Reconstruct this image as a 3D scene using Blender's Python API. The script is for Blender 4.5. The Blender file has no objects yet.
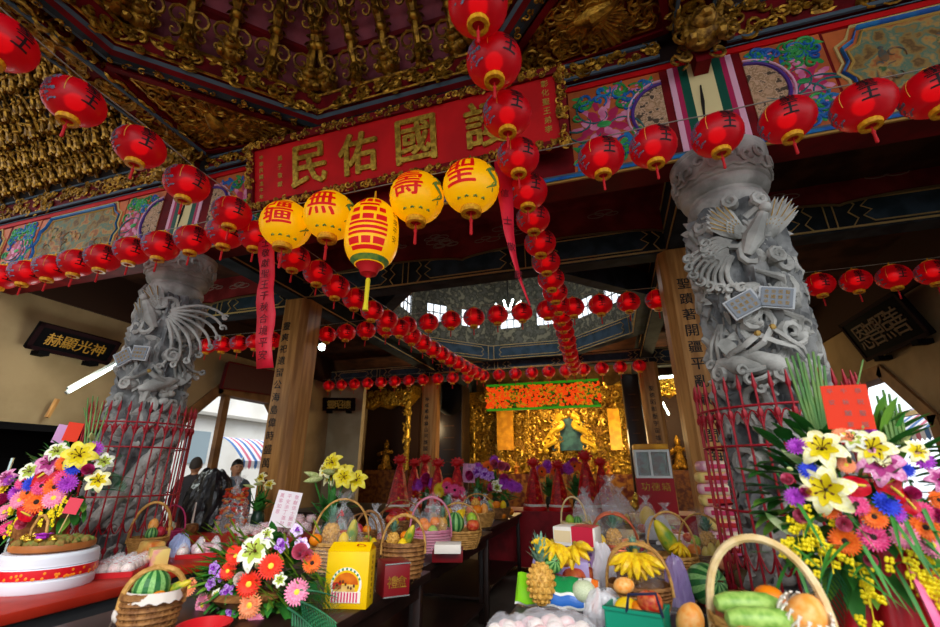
import bpy, bmesh, math, random
from math import sin, cos, pi, radians, sqrt, atan2
from mathutils import Vector as V, Matrix, noise, Quaternion
SC = bpy.context.scene
COL = SC.collection
RND = random.Random(7)
# ---------------------------------------------------------------- camera
EYE = V((0, 0, 1.5)); PITCH = radians(20.0); YAW = radians(17.3); F = 430.0
cd = bpy.data.cameras.new('camera'); cam = bpy.data.objects.new('camera', cd); COL.objects.link(cam)
cd.sensor_width = 36; cd.lens = F / 940 * 36; cd.clip_start = .05; cd.clip_end = 200
cam.location = EYE; cam.rotation_euler = (pi / 2 + PITCH, 0, YAW); SC.camera = cam
cd.dof.use_dof = True; cd.dof.focus_distance = 3.4; cd.dof.aperture_fstop = 1.6

def P(px, py, X=None, Y=None, Z=None):
    """world point seen at a photograph pixel, on one measured plane"""
    r, u, f = px - 470, 313.5 - py, F
    fw = f * cos(PITCH) - u * sin(PITCH); up = f * sin(PITCH) + u * cos(PITCH)
    d = V((-sin(YAW) * fw + cos(YAW) * r, cos(YAW) * fw + sin(YAW) * r, up))
    s = (X - EYE.x) / d.x if X is not None else (Y - EYE.y) / d.y if Y is not None else (Z - EYE.z) / d.z
    return EYE + d * s

# ---------------------------------------------------------------- materials
def lin(h):
    h = h.lstrip('#'); c = [int(h[i:i + 2], 16) / 255 for i in (0, 2, 4)]
    return tuple(x / 12.92 if x <= .04045 else ((x + .055) / 1.055) ** 2.4 for x in c) + (1,)
MC = {}
def M(name, col, rough=.55, metal=0, col2=None, scale=8, bump=0, emit=0, spec=.3, alpha=1, trans=0, kind='noise', sss=0, bscale=None, ramp=(.4, .6), stretch=None, detail=4):
    if name in MC: return MC[name]
    m = bpy.data.materials.new(name); m.use_nodes = True; nt = m.node_tree; N = nt.nodes; L = nt.links
    b = N['Principled BSDF']; c = lin(col)
    b.inputs['Base Color'].default_value = c; b.inputs['Roughness'].default_value = rough
    b.inputs['Metallic'].default_value = metal; b.inputs['Specular IOR Level'].default_value = spec
    b.inputs['Alpha'].default_value = alpha; b.inputs['Transmission Weight'].default_value = trans
    if sss: b.inputs['Subsurface Weight'].default_value = sss; b.inputs['Subsurface Radius'].default_value = (.02, .01, .01)
    tc = None
    def coord():
        nonlocal tc
        if tc is None:
            tc = N.new('ShaderNodeTexCoord')
            if stretch:
                mp = N.new('ShaderNodeMapping'); mp.inputs['Scale'].default_value = stretch; L.new(tc.outputs['Object'], mp.inputs[0]); tc = mp
        return tc.outputs['Vector'] if stretch else tc.outputs['Object']
    def tex(s):
        if kind == 'voronoi':
            t = N.new('ShaderNodeTexVoronoi'); t.inputs['Scale'].default_value = s; L.new(coord(), t.inputs['Vector']); return t.outputs['Distance']
        if kind == 'wave':
            t = N.new('ShaderNodeTexWave'); t.inputs['Scale'].default_value = s; t.inputs['Distortion'].default_value = 6; t.inputs['Detail'].default_value = 3; L.new(coord(), t.inputs['Vector']); return t.outputs['Fac']
        t = N.new('ShaderNodeTexNoise'); t.inputs['Scale'].default_value = s; t.inputs['Detail'].default_value = detail; L.new(coord(), t.inputs['Vector']); return t.outputs['Fac']
    if col2:
        r = N.new('ShaderNodeValToRGB'); cols = [col] + (col2 if isinstance(col2, list) else [col2])
        n = len(cols); r.color_ramp.elements[0].position = ramp[0]; r.color_ramp.elements[1].position = ramp[1]
        r.color_ramp.elements[0].color = lin(cols[0]); r.color_ramp.elements[1].color = lin(cols[-1])
        for i in range(1, n - 1):
            e = r.color_ramp.elements.new(ramp[0] + (ramp[1] - ramp[0]) * i / (n - 1)); e.color = lin(cols[i])
        L.new(tex(scale), r.inputs[0]); L.new(r.outputs[0], b.inputs['Base Color'])
        if emit: L.new(r.outputs[0], b.inputs['Emission Color'])
    if emit:
        b.inputs['Emission Strength'].default_value = emit
        if not col2: b.inputs['Emission Color'].default_value = c
    if bump:
        bp = N.new('ShaderNodeBump'); bp.inputs['Strength'].default_value = min(bump, 1); bp.inputs['Distance'].default_value = .01 * max(1, bump)
        L.new(tex(bscale or scale * 3), bp.inputs['Height']); L.new(bp.outputs[0], b.inputs['Normal'])
    MC[name] = m; return m
def film(name, col, clear=.7, rough=.15):
    """thin plastic: mostly see-through with a glossy skin"""
    if name in MC: return MC[name]
    m = bpy.data.materials.new(name); m.use_nodes = True; nt = m.node_tree; N = nt.nodes; L = nt.links
    b = N['Principled BSDF']; b.inputs['Base Color'].default_value = lin(col); b.inputs['Roughness'].default_value = rough
    b.inputs['Specular IOR Level'].default_value = .8
    t = N.new('ShaderNodeBsdfTransparent'); mx = N.new('ShaderNodeMixShader'); mx.inputs[0].default_value = 1 - clear
    L.new(t.outputs[0], mx.inputs[1]); L.new(b.outputs[0], mx.inputs[2]); L.new(mx.outputs[0], N['Material Output'].inputs[0])
    MC[name] = m; return m
def paper_lamp(name, col, glow, clear=.12):
    """thin lantern paper: diffuse + translucent + slightly see-through, lit from its bulb"""
    m = bpy.data.materials.new(name); m.use_nodes = True; nt = m.node_tree; N = nt.nodes; L = nt.links
    b = N['Principled BSDF']; b.inputs['Base Color'].default_value = lin(col); b.inputs['Roughness'].default_value = .38; b.inputs['Specular IOR Level'].default_value = .45
    b.inputs['Emission Color'].default_value = lin(col); b.inputs['Emission Strength'].default_value = glow
    tl = N.new('ShaderNodeBsdfTranslucent'); tl.inputs[0].default_value = lin(col)
    t = N.new('ShaderNodeBsdfTransparent'); t.inputs[0].default_value = (1, .35, .25, 1)
    m1 = N.new('ShaderNodeMixShader'); m1.inputs[0].default_value = .25; L.new(b.outputs[0], m1.inputs[1]); L.new(tl.outputs[0], m1.inputs[2])
    m2 = N.new('ShaderNodeMixShader'); m2.inputs[0].default_value = clear; L.new(m1.outputs[0], m2.inputs[1]); L.new(t.outputs[0], m2.inputs[2])
    L.new(m2.outputs[0], N['Material Output'].inputs[0]); MC[name] = m; return m

# ---------------------------------------------------------------- mesh builder
GL = {}
def glyph(ch):
    if ch not in GL:
        c = bpy.data.curves.new('glyph', 'FONT'); c.body = ch; c.align_x = 'CENTER'; c.align_y = 'CENTER'; c.resolution_u = 2
        o = bpy.data.objects.new('glyph', c); COL.objects.link(o); bpy.context.view_layer.update()
        d = bpy.context.evaluated_depsgraph_get(); me = bpy.data.meshes.new_from_object(o.evaluated_get(d))
        bm = bmesh.new(); bm.from_mesh(me); bmesh.ops.triangulate(bm, faces=bm.faces[:])
        xs = [v.co.x for v in bm.verts]; ys = [v.co.y for v in bm.verts]
        cx, cy = (min(xs) + max(xs)) / 2, (min(ys) + max(ys)) / 2; s = max(max(xs) - min(xs), max(ys) - min(ys)) or 1
        bm.verts.ensure_lookup_table()
        for v in bm.verts: v.co = V(((v.co.x - cx) / s, (v.co.y - cy) / s, 0))
        GL[ch] = bm
        bpy.data.objects.remove(o); bpy.data.curves.remove(c); bpy.data.meshes.remove(me)
    return GL[ch]

class MB:
    def __init__(s): s.v = []; s.f = []; s.mi = []; s.m = Matrix(); s.k = 0
    def at(s, x=0, y=0, z=0, rx=0, ry=0, rz=0, sc=1):
        s.m = Matrix.Translation((x, y, z)) @ Matrix.Rotation(rz, 4, 'Z') @ Matrix.Rotation(ry, 4, 'Y') @ Matrix.Rotation(rx, 4, 'X')
        if sc != 1: s.m = s.m @ (Matrix.Scale(sc, 4) if not isinstance(sc, tuple) else Matrix.Diagonal((*sc, 1)))
        return s
    def mat(s, k): s.k = k; return s
    def add(s, vs, fs):
        n = len(s.v); m = s.m
        s.v.extend(m @ V(v) for v in vs); s.f.extend(tuple(i + n for i in f) for f in fs); s.mi.extend([s.k] * len(fs)); return s
    def box(s, x0, y0, z0, x1, y1, z1):
        return s.add([(x0, y0, z0), (x1, y0, z0), (x1, y1, z0), (x0, y1, z0), (x0, y0, z1), (x1, y0, z1), (x1, y1, z1), (x0, y1, z1)],
                     [(0, 3, 2, 1), (4, 5, 6, 7), (0, 1, 5, 4), (1, 2, 6, 5), (2, 3, 7, 6), (3, 0, 4, 7)])
    def cbox(s, x0, y0, z0, x1, y1, z1, b=.01, seg=2):
        bm = bmesh.new(); bmesh.ops.create_cube(bm, size=1)
        for v in bm.verts: v.co = V(((x0 + x1) / 2 + v.co.x * (x1 - x0), (y0 + y1) / 2 + v.co.y * (y1 - y0), (z0 + z1) / 2 + v.co.z * (z1 - z0)))
        bmesh.ops.bevel(bm, geom=bm.edges[:], offset=b, segments=seg, affect='EDGES', profile=.5)
        return s.bm(bm)
    def bm(s, bm, free=True):
        bm.verts.index_update()
        s.add([v.co for v in bm.verts], [tuple(v.index for v in f.verts) for f in bm.faces])
        if free: bm.free()
        return s
    def tube(s, pts, r, n=6, cap=True, closed=False, flat=1):
        pts = [V(p) for p in pts]; k = len(pts); vs = []; fs = []; up = None
        for i, p in enumerate(pts):
            a = pts[(i - 1) % k] if closed or i else p; c = pts[(i + 1) % k] if closed or i < k - 1 else p
            t = (c - a); t = t.normalized() if t.length > 1e-9 else V((0, 0, 1))
            if up is None: up = t.orthogonal().normalized()
            up = up - t * up.dot(t); up = up.normalized() if up.length > 1e-6 else t.orthogonal().normalized()
            w = t.cross(up); rr = r[i] if isinstance(r, (list, tuple)) else r
            for j in range(n):
                q = 2 * pi * j / n; vs.append(p + up * (cos(q) * rr) + w * (sin(q) * rr * flat))
        for i in range(k if closed else k - 1):
            for j in range(n):
                a = i * n + j; b = i * n + (j + 1) % n; i2 = (i + 1) % k
                fs.append((a, b, i2 * n + (j + 1) % n, i2 * n + j))
        if cap and not closed: fs.append(tuple(range(n - 1, -1, -1))); fs.append(tuple((k - 1) * n + j for j in range(n)))
        return s.add(vs, fs)
    def lathe(s, prof, n=20, cap=True):
        vs = []; fs = []
        for r, z in prof:
            for j in range(n): vs.append((r * cos(2 * pi * j / n), r * sin(2 * pi * j / n), z))
        for i in range(len(prof) - 1):
            for j in range(n): fs.append((i * n + j, i * n + (j + 1) % n, (i + 1) * n + (j + 1) % n, (i + 1) * n + j))
        if cap: fs.append(tuple(range(n - 1, -1, -1))); fs.append(tuple((len(prof) - 1) * n + j for j in range(n)))
        return s.add(vs, fs)
    def ball(s, c, r, nu=10, nv=6, fn=None):
        rx, ry, rz = r if isinstance(r, tuple) else (r, r, r); vs = []; fs = []
        for i in range(nv + 1):
            t = pi * i / nv; m = 1 if i in (0, nv) else nu
            for j in range(m):
                d = V((sin(t) * cos(2 * pi * j / nu), sin(t) * sin(2 * pi * j / nu), cos(t))); k = fn(d) if fn else 1
                vs.append((c[0] + d.x * rx * k, c[1] + d.y * ry * k, c[2] + d.z * rz * k))
        for j in range(nu): fs.append((0, 1 + j, 1 + (j + 1) % nu))
        for i in range(nv - 2):
            for j in range(nu): a = 1 + i * nu; fs.append((a + j, a + nu + j, a + nu + (j + 1) % nu, a + (j + 1) % nu))
        a = 1 + (nv - 2) * nu; e = len(vs) - 1
        for j in range(nu): fs.append((a + j, e, a + (j + 1) % nu))
        return s.add(vs, fs)
    def grid(s, fn, nu, nv, cu=False):
        vs = [fn(i / nu, j / nv) for j in range(nv + 1) for i in range(nu + (0 if cu else 1))]; w = nu + (0 if cu else 1)
        fs = [(j * w + i, j * w + (i + 1) % w, (j + 1) * w + (i + 1) % w, (j + 1) * w + i) for j in range(nv) for i in range(nu)]
        return s.add(vs, fs)
    def prism(s, pts, h):
        """polygon in the xz plane, pushed back along +y by h"""
        n = len(pts); vs = [(x, 0, z) for x, z in pts] + [(x, h, z) for x, z in pts]
        return s.add(vs, [tuple(range(n)), tuple(range(2 * n - 1, n - 1, -1))] + [(i, i + n, (i + 1) % n + n, (i + 1) % n) for i in range(n)])
    def text(s, ch, x, z, size, depth=.01, w=1.0, bold=0):
        if bold:
            for i, (dx, dz) in enumerate(((-1, 0), (1, 0), (0, 1), (0, -1))): s.text(ch, x + dx * bold, z + dz * bold * .7, size, depth * (1 + .04 * i), w)
            return s
        """raised character in the xz plane facing -y (reads from -y), front at y=-depth"""
        bm = glyph(ch).copy(); r = bmesh.ops.extrude_face_region(bm, geom=bm.faces[:])
        for g in r['geom']:
            if isinstance(g, bmesh.types.BMVert): g.co.z = 1
        for v in bm.verts: v.co = V((x + v.co.x * size * w, -v.co.z * depth, z + v.co.y * size))
        return s.bm(bm)
    def leaf(s, base, tip, w, sag=0, n=5, side=None, cup=.25):
        """a blade with a fold: base to tip, widest before the middle"""
        b, t = V(base), V(tip); d = t - b; sd = V(side) if side else d.cross(V((0, 0, 1)))
        sd = sd.normalized() if sd.length > 1e-6 else V((1, 0, 0)); nn = sd.cross(d).normalized(); vs = []; fs = []
        for i in range(n + 1):
            u = i / n; c = b + d * u + V((0, 0, -sag * u * u)); ww = w * sin(pi * min(1, .12 + u * .88)) ** .8
            vs += [c - sd * ww + nn * ww * cup, c, c + sd * ww + nn * ww * cup]
        for i in range(n):
            a = i * 3; fs += [(a, a + 1, a + 4, a + 3), (a + 1, a + 2, a + 5, a + 4)]
        return s.add(vs, fs)
    def build(s, name, mats, parent=None, smooth=True, loc=None, label=None):
        me = bpy.data.meshes.new(name); me.from_pydata([tuple(v) for v in s.v], [], s.f)
        for m in (mats if isinstance(mats, (list, tuple)) else [mats]): me.materials.append(m)
        if isinstance(mats, (list, tuple)): me.polygons.foreach_set('material_index', s.mi)
        if smooth:
            me.polygons.foreach_set('use_smooth', [True] * len(me.polygons))
            try: me.set_sharp_from_angle(angle=radians(42))
            except Exception: pass
        me.update(); o = bpy.data.objects.new(name, me); COL.objects.link(o)
        if parent: o.parent = parent
        if loc: o.location = loc
        if label: o['label'] = label
        return o

def tag(o, label=None, cat=None, group=None, kind=None):
    if label: o['label'] = label
    if cat: o['category'] = cat
    if group: o['group'] = group
    if kind: o['kind'] = kind
    return o
def thing(name, label, cat, loc=(0, 0, 0), rz=0, group=None, kind=None):
    o = bpy.data.objects.new(name, None); COL.objects.link(o); o.location = loc; o.rotation_euler = (0, 0, rz); o.empty_display_size = .05
    return tag(o, label, cat, group, kind)
KIDS = {}
def dup(root, loc, rz=0, label=None, group=None, sc=None, rot=None):
    r = root.copy(); COL.objects.link(r); r.location = loc; r.rotation_euler = rot or (0, 0, rz)
    if label: r['label'] = label
    if group: r['group'] = group
    if sc: r.scale = (sc, sc, sc) if not isinstance(sc, tuple) else sc
    for ch in root.children:
        c = ch.copy(); COL.objects.link(c); c.parent = r
        for g in ch.children:
            d = g.copy(); COL.objects.link(d); d.parent = c
    return r
class Kit:
    """first call places the prototype, later calls copy it"""
    def __init__(s, make): s.make = make; s.p = None
    def __call__(s, loc, rz=0, label=None, group=None, sc=None, rot=None):
        if s.p is None:
            s.p = o = s.make(); o.location = loc; o.rotation_euler = rot or (0, 0, rz)
            if label: o['label'] = label
            if group: o['group'] = group
            s.sc = o.scale.copy()
            if sc: o.scale = (sc, sc, sc) if not isinstance(sc, tuple) else sc
            return o
        return dup(s.p, loc, rz, label, group, sc or (1, 1, 1), rot)
ORD = ['first', 'second', 'third', 'fourth', 'fifth', 'sixth', 'seventh', 'eighth', 'ninth', 'tenth', 'eleventh', 'twelfth', 'thirteenth', 'fourteenth', 'fifteenth', 'sixteenth',
       'seventeenth', 'eighteenth', 'nineteenth', 'twentieth'] + ['twenty-' + x for x in ('first', 'second', 'third', 'fourth', 'fifth', 'sixth', 'seventh', 'eighth', 'ninth')] + ['thirtieth'] + ['thirty-' + x for x in ('first', 'second', 'third', 'fourth', 'fifth', 'sixth')]

# shared materials
GOLD = M('old_gold_leaf', '#B8862B', .34, .65, col2='#6E4A12', scale=14, bump=.5, bscale=60)
GOLDD = M('dark_gilt', '#A87A2A', .4, .5, col2='#5A3A10', scale=18, bump=.6, bscale=70)
GOLDB = M('bright_gilt_lettering', '#C9A13A', .3, .6, col2='#8F6A1E', scale=30)
RED = M('red_lacquer', '#C40E12', .55, col2='#AE0A0E', scale=3, spec=.15)
DRED = M('dark_red_paint', '#6E0C12', .65, col2='#52080C', scale=4, spec=.12)
MAROON = M('maroon_ceiling_paint', '#8E3030', .8, col2='#6A2020', scale=3, spec=.1)
GREYB = M('grey_blue_trim', '#4A5660', .6, spec=.15)
BLACKISH = M('dark_beam_paint', '#343B40', .8, col2='#242A2E', scale=4, spec=.08)
NAVY = M('navy_beam_panel', '#3A4A58', .75, col2='#2A3A44', scale=5, spec=.1)
TAN = M('tan_outline_paint', '#C0A468', .7, spec=.15)
STONE = M('carved_grey_stone', '#B4B2AC', .8, col2='#85847F', scale=5, bump=.5, bscale=45)
STONED = M('grey_stone_core', '#8C8C8A', .85, col2='#5E5F60', scale=7, bump=.6, bscale=40)
WOOD = M('brown_timber', '#BE8748', .5, col2='#9A6832', scale=3, bump=.15, bscale=20, stretch=(6, 6, .5))
WOODD = M('dark_timber', '#4A3020', .55, col2='#35210F', scale=3, bump=.15, bscale=18, stretch=(5, 5, .6))
PLASTER = M('beige_wall_plaster', '#A08660', .85, col2='#8C7450', scale=1.6, bump=.08, bscale=60)
BLACKINK = M('black_ink', '#15110F', .6)
GUARD = M('crimson_painted_iron', '#9A1022', .4, .1)
# ================================================================ SETTING
XL, XR, XC = -4.06, .94, -1.56            # grid lines of the two carved columns and the middle of the bay
Y1, Y2, Y3 = 2.97, 4.88, 9.9              # rows of columns
WL, WR = -7.0, 3.88                       # side walls
def st(o, label=None): return tag(o, label, None, None, 'structure')
st(MB().box(-12, -6, -.05, 9, 16, 0).build('floor', M('grey_floor_tiles', '#5A524A', .6, col2='#48413A', scale=2), smooth=False))
# side walls with octagonal openings
def side_wall(name, X, th, y0, y1, top, oy0, oy1, oz1, cut):
    mb = MB(); a, b = (X - th, X) if X < 0 else (X, X + th)
    mb.box(a, y0, 0, b, oy0, top); mb.box(a, oy1, 0, b, y1, top); mb.box(a, oy0, oz1, b, oy1, top)
    for s, yy in ((1, oy0), (-1, oy1)):       # clipped upper corners
        n = len(mb.v)
        for xx in (a, b): mb.v += [V((xx, yy, oz1)), V((xx, yy + s * cut, oz1)), V((xx, yy, oz1 - cut))]
        mb.f += [(n, n + 1, n + 2), (n + 3, n + 5, n + 4), (n + 1, n + 4, n + 5, n + 2)]; mb.mi += [0, 0, 0]
    return st(mb.build(name, PLASTER, smooth=False))
side_wall('wall_left', WL, .2, .6, 13.5, 3.66, 5.55, 8.75, 2.95, .85)
side_wall('wall_right', WR, .2, 3.2, 13.5, 3.66, 6.9, 9.4, 2.85, .75)
def opening_frame(name, X, oy0, oy1, oz1, cut, s):
    mb = MB(); r = .07; x = X - .1 * s
    pts = [(oy0, 0), (oy0, oz1 - cut), (oy0 + cut, oz1), (oy1 - cut, oz1), (oy1, oz1 - cut), (oy1, 0)]
    for (ya, za), (yb, zb) in zip(pts, pts[1:]):
        d = V((0, yb - ya, zb - za)); L = d.length; ang = atan2(zb - za, yb - ya)
        mb.at(x, ya, za, rx=ang).box(-.14, -.04, -.09, .14, L + .04, .09)
    mb.at()
    return st(mb.build(name, M('opening_frame_timber', '#8A6038', .6, col2='#6A4628', scale=3, spec=.15), smooth=False))
st(MB().box(WL - .2, -5, 0, WL, .55, 5.2).build('wall_left_light_blocker', PLASTER, smooth=False))  # added wall out of view, keeps daylight off the left side
opening_frame('trim_1', WL, 5.55, 8.75, 2.95, .85, 1); opening_frame('trim_2', WR, 6.9, 9.4, 2.85, .75, -1)
mb = MB().box(WL - .16, 6.62, 0, WL - .06, 6.76, 2.9)
st(mb.build('trim_3', M('opening_frame_timber', '#6E4B2C'), smooth=False))
st(MB().box(WR + .06, 6.9, 2.2, WR + .14, 9.4, 2.26).build('trim_4', M('pale_metal_rail', '#8D8A84', .4, .5), smooth=False))
# back wall, beige behind the left bay
st(MB().box(WL - .2, 13.5, 0, WR + .2, 13.7, 5).build('wall_back', M('dim_ochre_wall', '#7A5A2A', .8, col2='#5A3E18', scale=4), smooth=False))
st(MB().box(-7.0, 9.95, 0, -6.02, 10.1, 3.6).build('wall_inner', M('pale_back_plaster', '#A8987A', .85, col2='#978566', scale=2), smooth=False))
# ceilings: side bays and inner aisles (low), hall behind
mb = MB(); z = 4.5
mb.box(XL, Y1 + .12, z, XR, Y2 + .1, z + .1)
st(mb.build('ceiling_front_aisle', MAROON, smooth=False))
mb = MB(); mb.box(WL - .2, Y1 + .12, 4.3, XL, 13.6, 4.4); mb.box(XR, Y1 + .12, 4.3, WR + .2, 13.6, 4.4); mb.box(XL, 9.9, 4.5, XR, 13.6, 4.6)
st(mb.build('ceiling_aisles', M('dark_aisle_ceiling', '#4E3022', .85, col2='#34201A', scale=3, spec=.1), smooth=False))
# the dark boards that close the triangular corners between the side walls and the aisle ceilings
mb = MB(); mb.box(WL - .2, Y1 + .1, 3.66, WL + .05, 13.6, 4.4); mb.box(WR - .05, Y1 + .1, 3.66, WR + .2, 13.6, 4.4)
st(mb.build('wall_upper', M('dark_upper_boards', '#3A261C', .85, spec=.1), smooth=False))
# ---------------------------------------------------------------- octagonal lantern tower over the hall
cx, cy, ap = XC, 7.4, 2.32
def octp(cx, cy, ap, z): R = ap / cos(pi / 8); return [V((cx + R * sin(pi / 8 + k * pi / 4), cy + R * cos(pi / 8 + k * pi / 4), z)) for k in range(8)]
def ring_wall(mb, ap0, z0, ap1, z1, cx=cx, cy=cy, sides=range(8)):
    a, b = octp(cx, cy, ap0, z0), octp(cx, cy, ap1, z1)
    for k in sides: mb.add([a[k], a[(k + 1) % 8], b[(k + 1) % 8], b[k]], [(0, 1, 2, 3)])
CARVG = M('carved_grey_green_wall', '#5E5C50', .8, col2=['#3A382E', '#807A64'], scale=9, bump=1, bscale=30)
mb = MB(); ring_wall(mb, ap, 4.28, ap, 4.72); ring_wall(mb, ap, 5.15, ap, 5.9); ring_wall(mb, ap, 5.9, .3, 6.6)
# piers between the clerestory windows
A, B = octp(cx, cy, ap, 4.72), octp(cx, cy, ap, 5.15)
for k in range(8):
    for u0, u1 in ((0, .14), (.40, .60), (.86, 1)):
        a, b = A[k].lerp(A[(k + 1) % 8], u0), A[k].lerp(A[(k + 1) % 8], u1)
        mb.add([a, b, b + V((0, 0, .43)), a + V((0, 0, .43))], [(0, 1, 2, 3)])
st(mb.build('wall_tower', CARVG, smooth=False))
mb = MB()
for k in range(8):                                   # ring beam, blue painted, with tan zigzag ends
    a, b = octp(cx, cy, ap + .06, 3.92)[k], octp(cx, cy, ap + .06, 3.92)[(k + 1) % 8]
    c, d = octp(cx, cy, ap - .12, 3.92)[k], octp(cx, cy, ap - .12, 3.92)[(k + 1) % 8]; h = V((0, 0, .38))
    mb.add([a, b, d, c, a + h, b + h, d + h, c + h], [(0, 1, 2, 3), (7, 6, 5, 4), (3, 2, 6, 7), (0, 4, 5, 1)])
rb = st(mb.build('beam_tower_ring', NAVY, smooth=False))
mb = MB()
for k in range(8):
    c, d = octp(cx, cy, ap - .125, 3.92)[k], octp(cx, cy, ap - .125, 3.92)[(k + 1) % 8]; t = (d - c).normalized(); L = (d - c).length; n = (V((cx, cy, 3.92)) - (c + d) / 2).normalized() * .006
    def q(u, z): return c + t * (u * L) + V((0, 0, z)) + n
    for loop in ([(.14, .08), (.86, .08), (.89, .13), (.86, .18), (.89, .24), (.86, .30), (.14, .30), (.11, .24), (.14, .18), (.11, .13)],):
        mb.tube([q(*p) for p in loop], .008, 4, closed=True)
    for ue in (.04, .96):
        mb.tube([q(ue, .02), q(ue, .36)], .008, 4)
    mb.tube([q(.0, .355), q(1, .355)], .01, 4); mb.tube([q(.0, .02), q(1, .02)], .01, 4)
mb.build('outline', TAN, rb)
# clerestory panes with lattice bars: daylight comes through them
pane = MB(); bars = MB()
for k in range(8):
    a, b = octp(cx, cy, ap + .02, 4.72)[k], octp(cx, cy, ap + .02, 4.72)[(k + 1) % 8]; t = b - a
    for u0, u1 in ((.14, .40), (.60, .86)):
        for i in range(4):
            p = a + t * (u0 + (u1 - u0) * (i / 3)); bars.tube([p, p + V((0, 0, .43))], .014, 4)
        for z in (.0, .22, .43): bars.tube([a + t * u0 + V((0, 0, z)), a + t * u1 + V((0, 0, z))], .014, 4)
st(bars.build('window_1', M('dark_window_bars', '#2A2620', .6), smooth=False))
mb = MB(); Q = octp(cx, cy, ap, 4.3); rc = [(XR, 9.9), (XR, Y2), (XL, Y2), (XL, 9.9)]
mb.add([*Q, *[V((x, y, 4.3)) for x, y in rc]], [(0, 1, 8), (1, 2, 9, 8), (2, 3, 9), (3, 4, 10, 9), (4, 5, 10), (5, 6, 11, 10), (6, 7, 11), (7, 0, 8, 11)])
st(mb.build('ceiling_tower_corners', M('dark_aisle_ceiling', '#1D120E'), smooth=False))
# ---------------------------------------------------------------- cross beams on the timber column row (Y2)
def painted_beam(name, x0, x1, y, z0, z1, th=.22, divs=3):
    o = st(MB().box(x0, y - th / 2, z0, x1, y + th / 2, z1).build(name, BLACKISH, smooth=False))
    p = MB(); l = MB(); yy = y - th / 2 - .004; h = z1 - z0; n = divs; w = (x1 - x0) / n
    for i in range(n):
        a, b = x0 + i * w + .06, x0 + (i + 1) * w - .06; m = (z0 + z1) / 2; e = h * .18
        zig = [(a + .30, z0 + e), (b - .30, z0 + e), (b - .22, m - h * .14), (b - .30, m), (b - .22, m + h * .14), (b - .30, z1 - e), (a + .30, z1 - e), (a + .22, m + h * .14), (a + .30, m), (a + .22, m - h * .14)]
        p.at(0, yy, 0).prism(zig, .004); l.at(0, yy, 0).tube([(x, -.004, z) for x, z in zig], .008, 4, closed=True)
        for s, xx in ((1, a + .1), (-1, b - .1)):
            l.tube([(xx, -.004, z0 + .02), (xx + s * .07, -.004, m - h * .2), (xx, -.004, m), (xx + s * .07, -.004, m + h * .2), (xx, -.004, z1 - .02)], .008, 4)
            l.tube([(xx - s * .12, -.004, z0 + .02), (xx - s * .12, -.004, z1 - .02)], .007, 4)
    l.at(0, yy, 0); l.tube([(x0, -.004, z0 + .03), (x1, -.004, z0 + .03)], .012, 4); l.tube([(x0, -.004, z1 - .03), (x1, -.004, z1 - .03)], .012, 4)
    p.build('panel', NAVY, o); l.build('outline', TAN, o); return o
painted_beam('beam_middle_row', XL, XR, Y2, 3.80, 4.20)
painted_beam('beam_middle_row_west', WL, XL, Y2, 3.70, 4.1, divs=2)
painted_beam('beam_middle_row_east', XR, WR, Y2, 3.78, 4.18, divs=2)
painted_beam('beam_rear_row', XL, XR, Y3, 3.72, 4.0, divs=3)
painted_beam('beam_rear_row_west', WL, XL, Y3, 3.6, 4.0, divs=2)
painted_beam('beam_rear_row_east', XR, WR, Y3, 3.6, 4.0, divs=2)
for nm, X in (('beam_west_line', XL), ('beam_east_line', XR)):
    mb = MB(); mb.box(X - .11, Y1 + .2, 3.78, X + .11, 13.4, 4.35)
    o = st(mb.build(nm, BLACKISH, smooth=False)); l = MB()
    for s in (-1, 1):
        for z in (3.82, 4.05, 4.3): l.tube([(X + s * .115, Y1 + .3, z), (X + s * .115, 9.8, z)], .01, 4)
    l.build('outline', TAN, o)
# maroon board with cloud-cut lower edge in front of the middle row beam, painted clouds
def cloud_board(name, x0, x1, y, zb, zt, amp, n):
    pts = [(x0, zt), (x0, zb)]
    for i in range(1, 60):
        u = i / 60; pts.append((x0 + (x1 - x0) * u, zb + amp * (abs(sin(u * pi * n)) ** .6)))
    pts += [(x1, zb), (x1, zt)]
    o = st(MB().at(0, y, 0).prism(pts[::-1], .03).build(name, MAROON, smooth=False))
    e = MB().at(0, y - .012, 0); e.tube([(x, 0, z - .03) for x, z in pts[1:-1]], .034, 4, flat=.4)
    e.build('wave_border', M('tan_wave_border', '#8E7850', .7), o)
    r = random.Random(len(name)); c = MB().at(0, y - .006, 0)
    for k in range(int((x1 - x0) * 2.2)):
        X = x0 + .2 + r.random() * (x1 - x0 - .4); Z = zb + amp + .1 + r.random() * max(.05, zt - zb - amp - .2)
        for j in range(3):
            L = .12 + .1 * r.random(); ox = X + (j - 1) * .09; oz = Z + (j % 2) * .03
            c.tube([(ox + L * .5 * cos(a), 0, oz + L * .16 * sin(a)) for a in [i * .7 for i in range(10)]], .006, 4)
    c.build('painted_cloud', M('dull_grey_cloud_paint', '#94766A', .7), o)
    return o
cloud_board('ceiling_board_middle', XL + .12, XR - .12, Y2 - .2, 4.05, 4.5, .1, 2)
cloud_board('ceiling_board_east', XR + .12, WR, Y2 - .2, 4.05, 4.6, .06, 2)
cloud_board('ceiling_board_west', WL, XL - .12, Y2 - .2, 3.9, 4.35, .06, 2)
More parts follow.
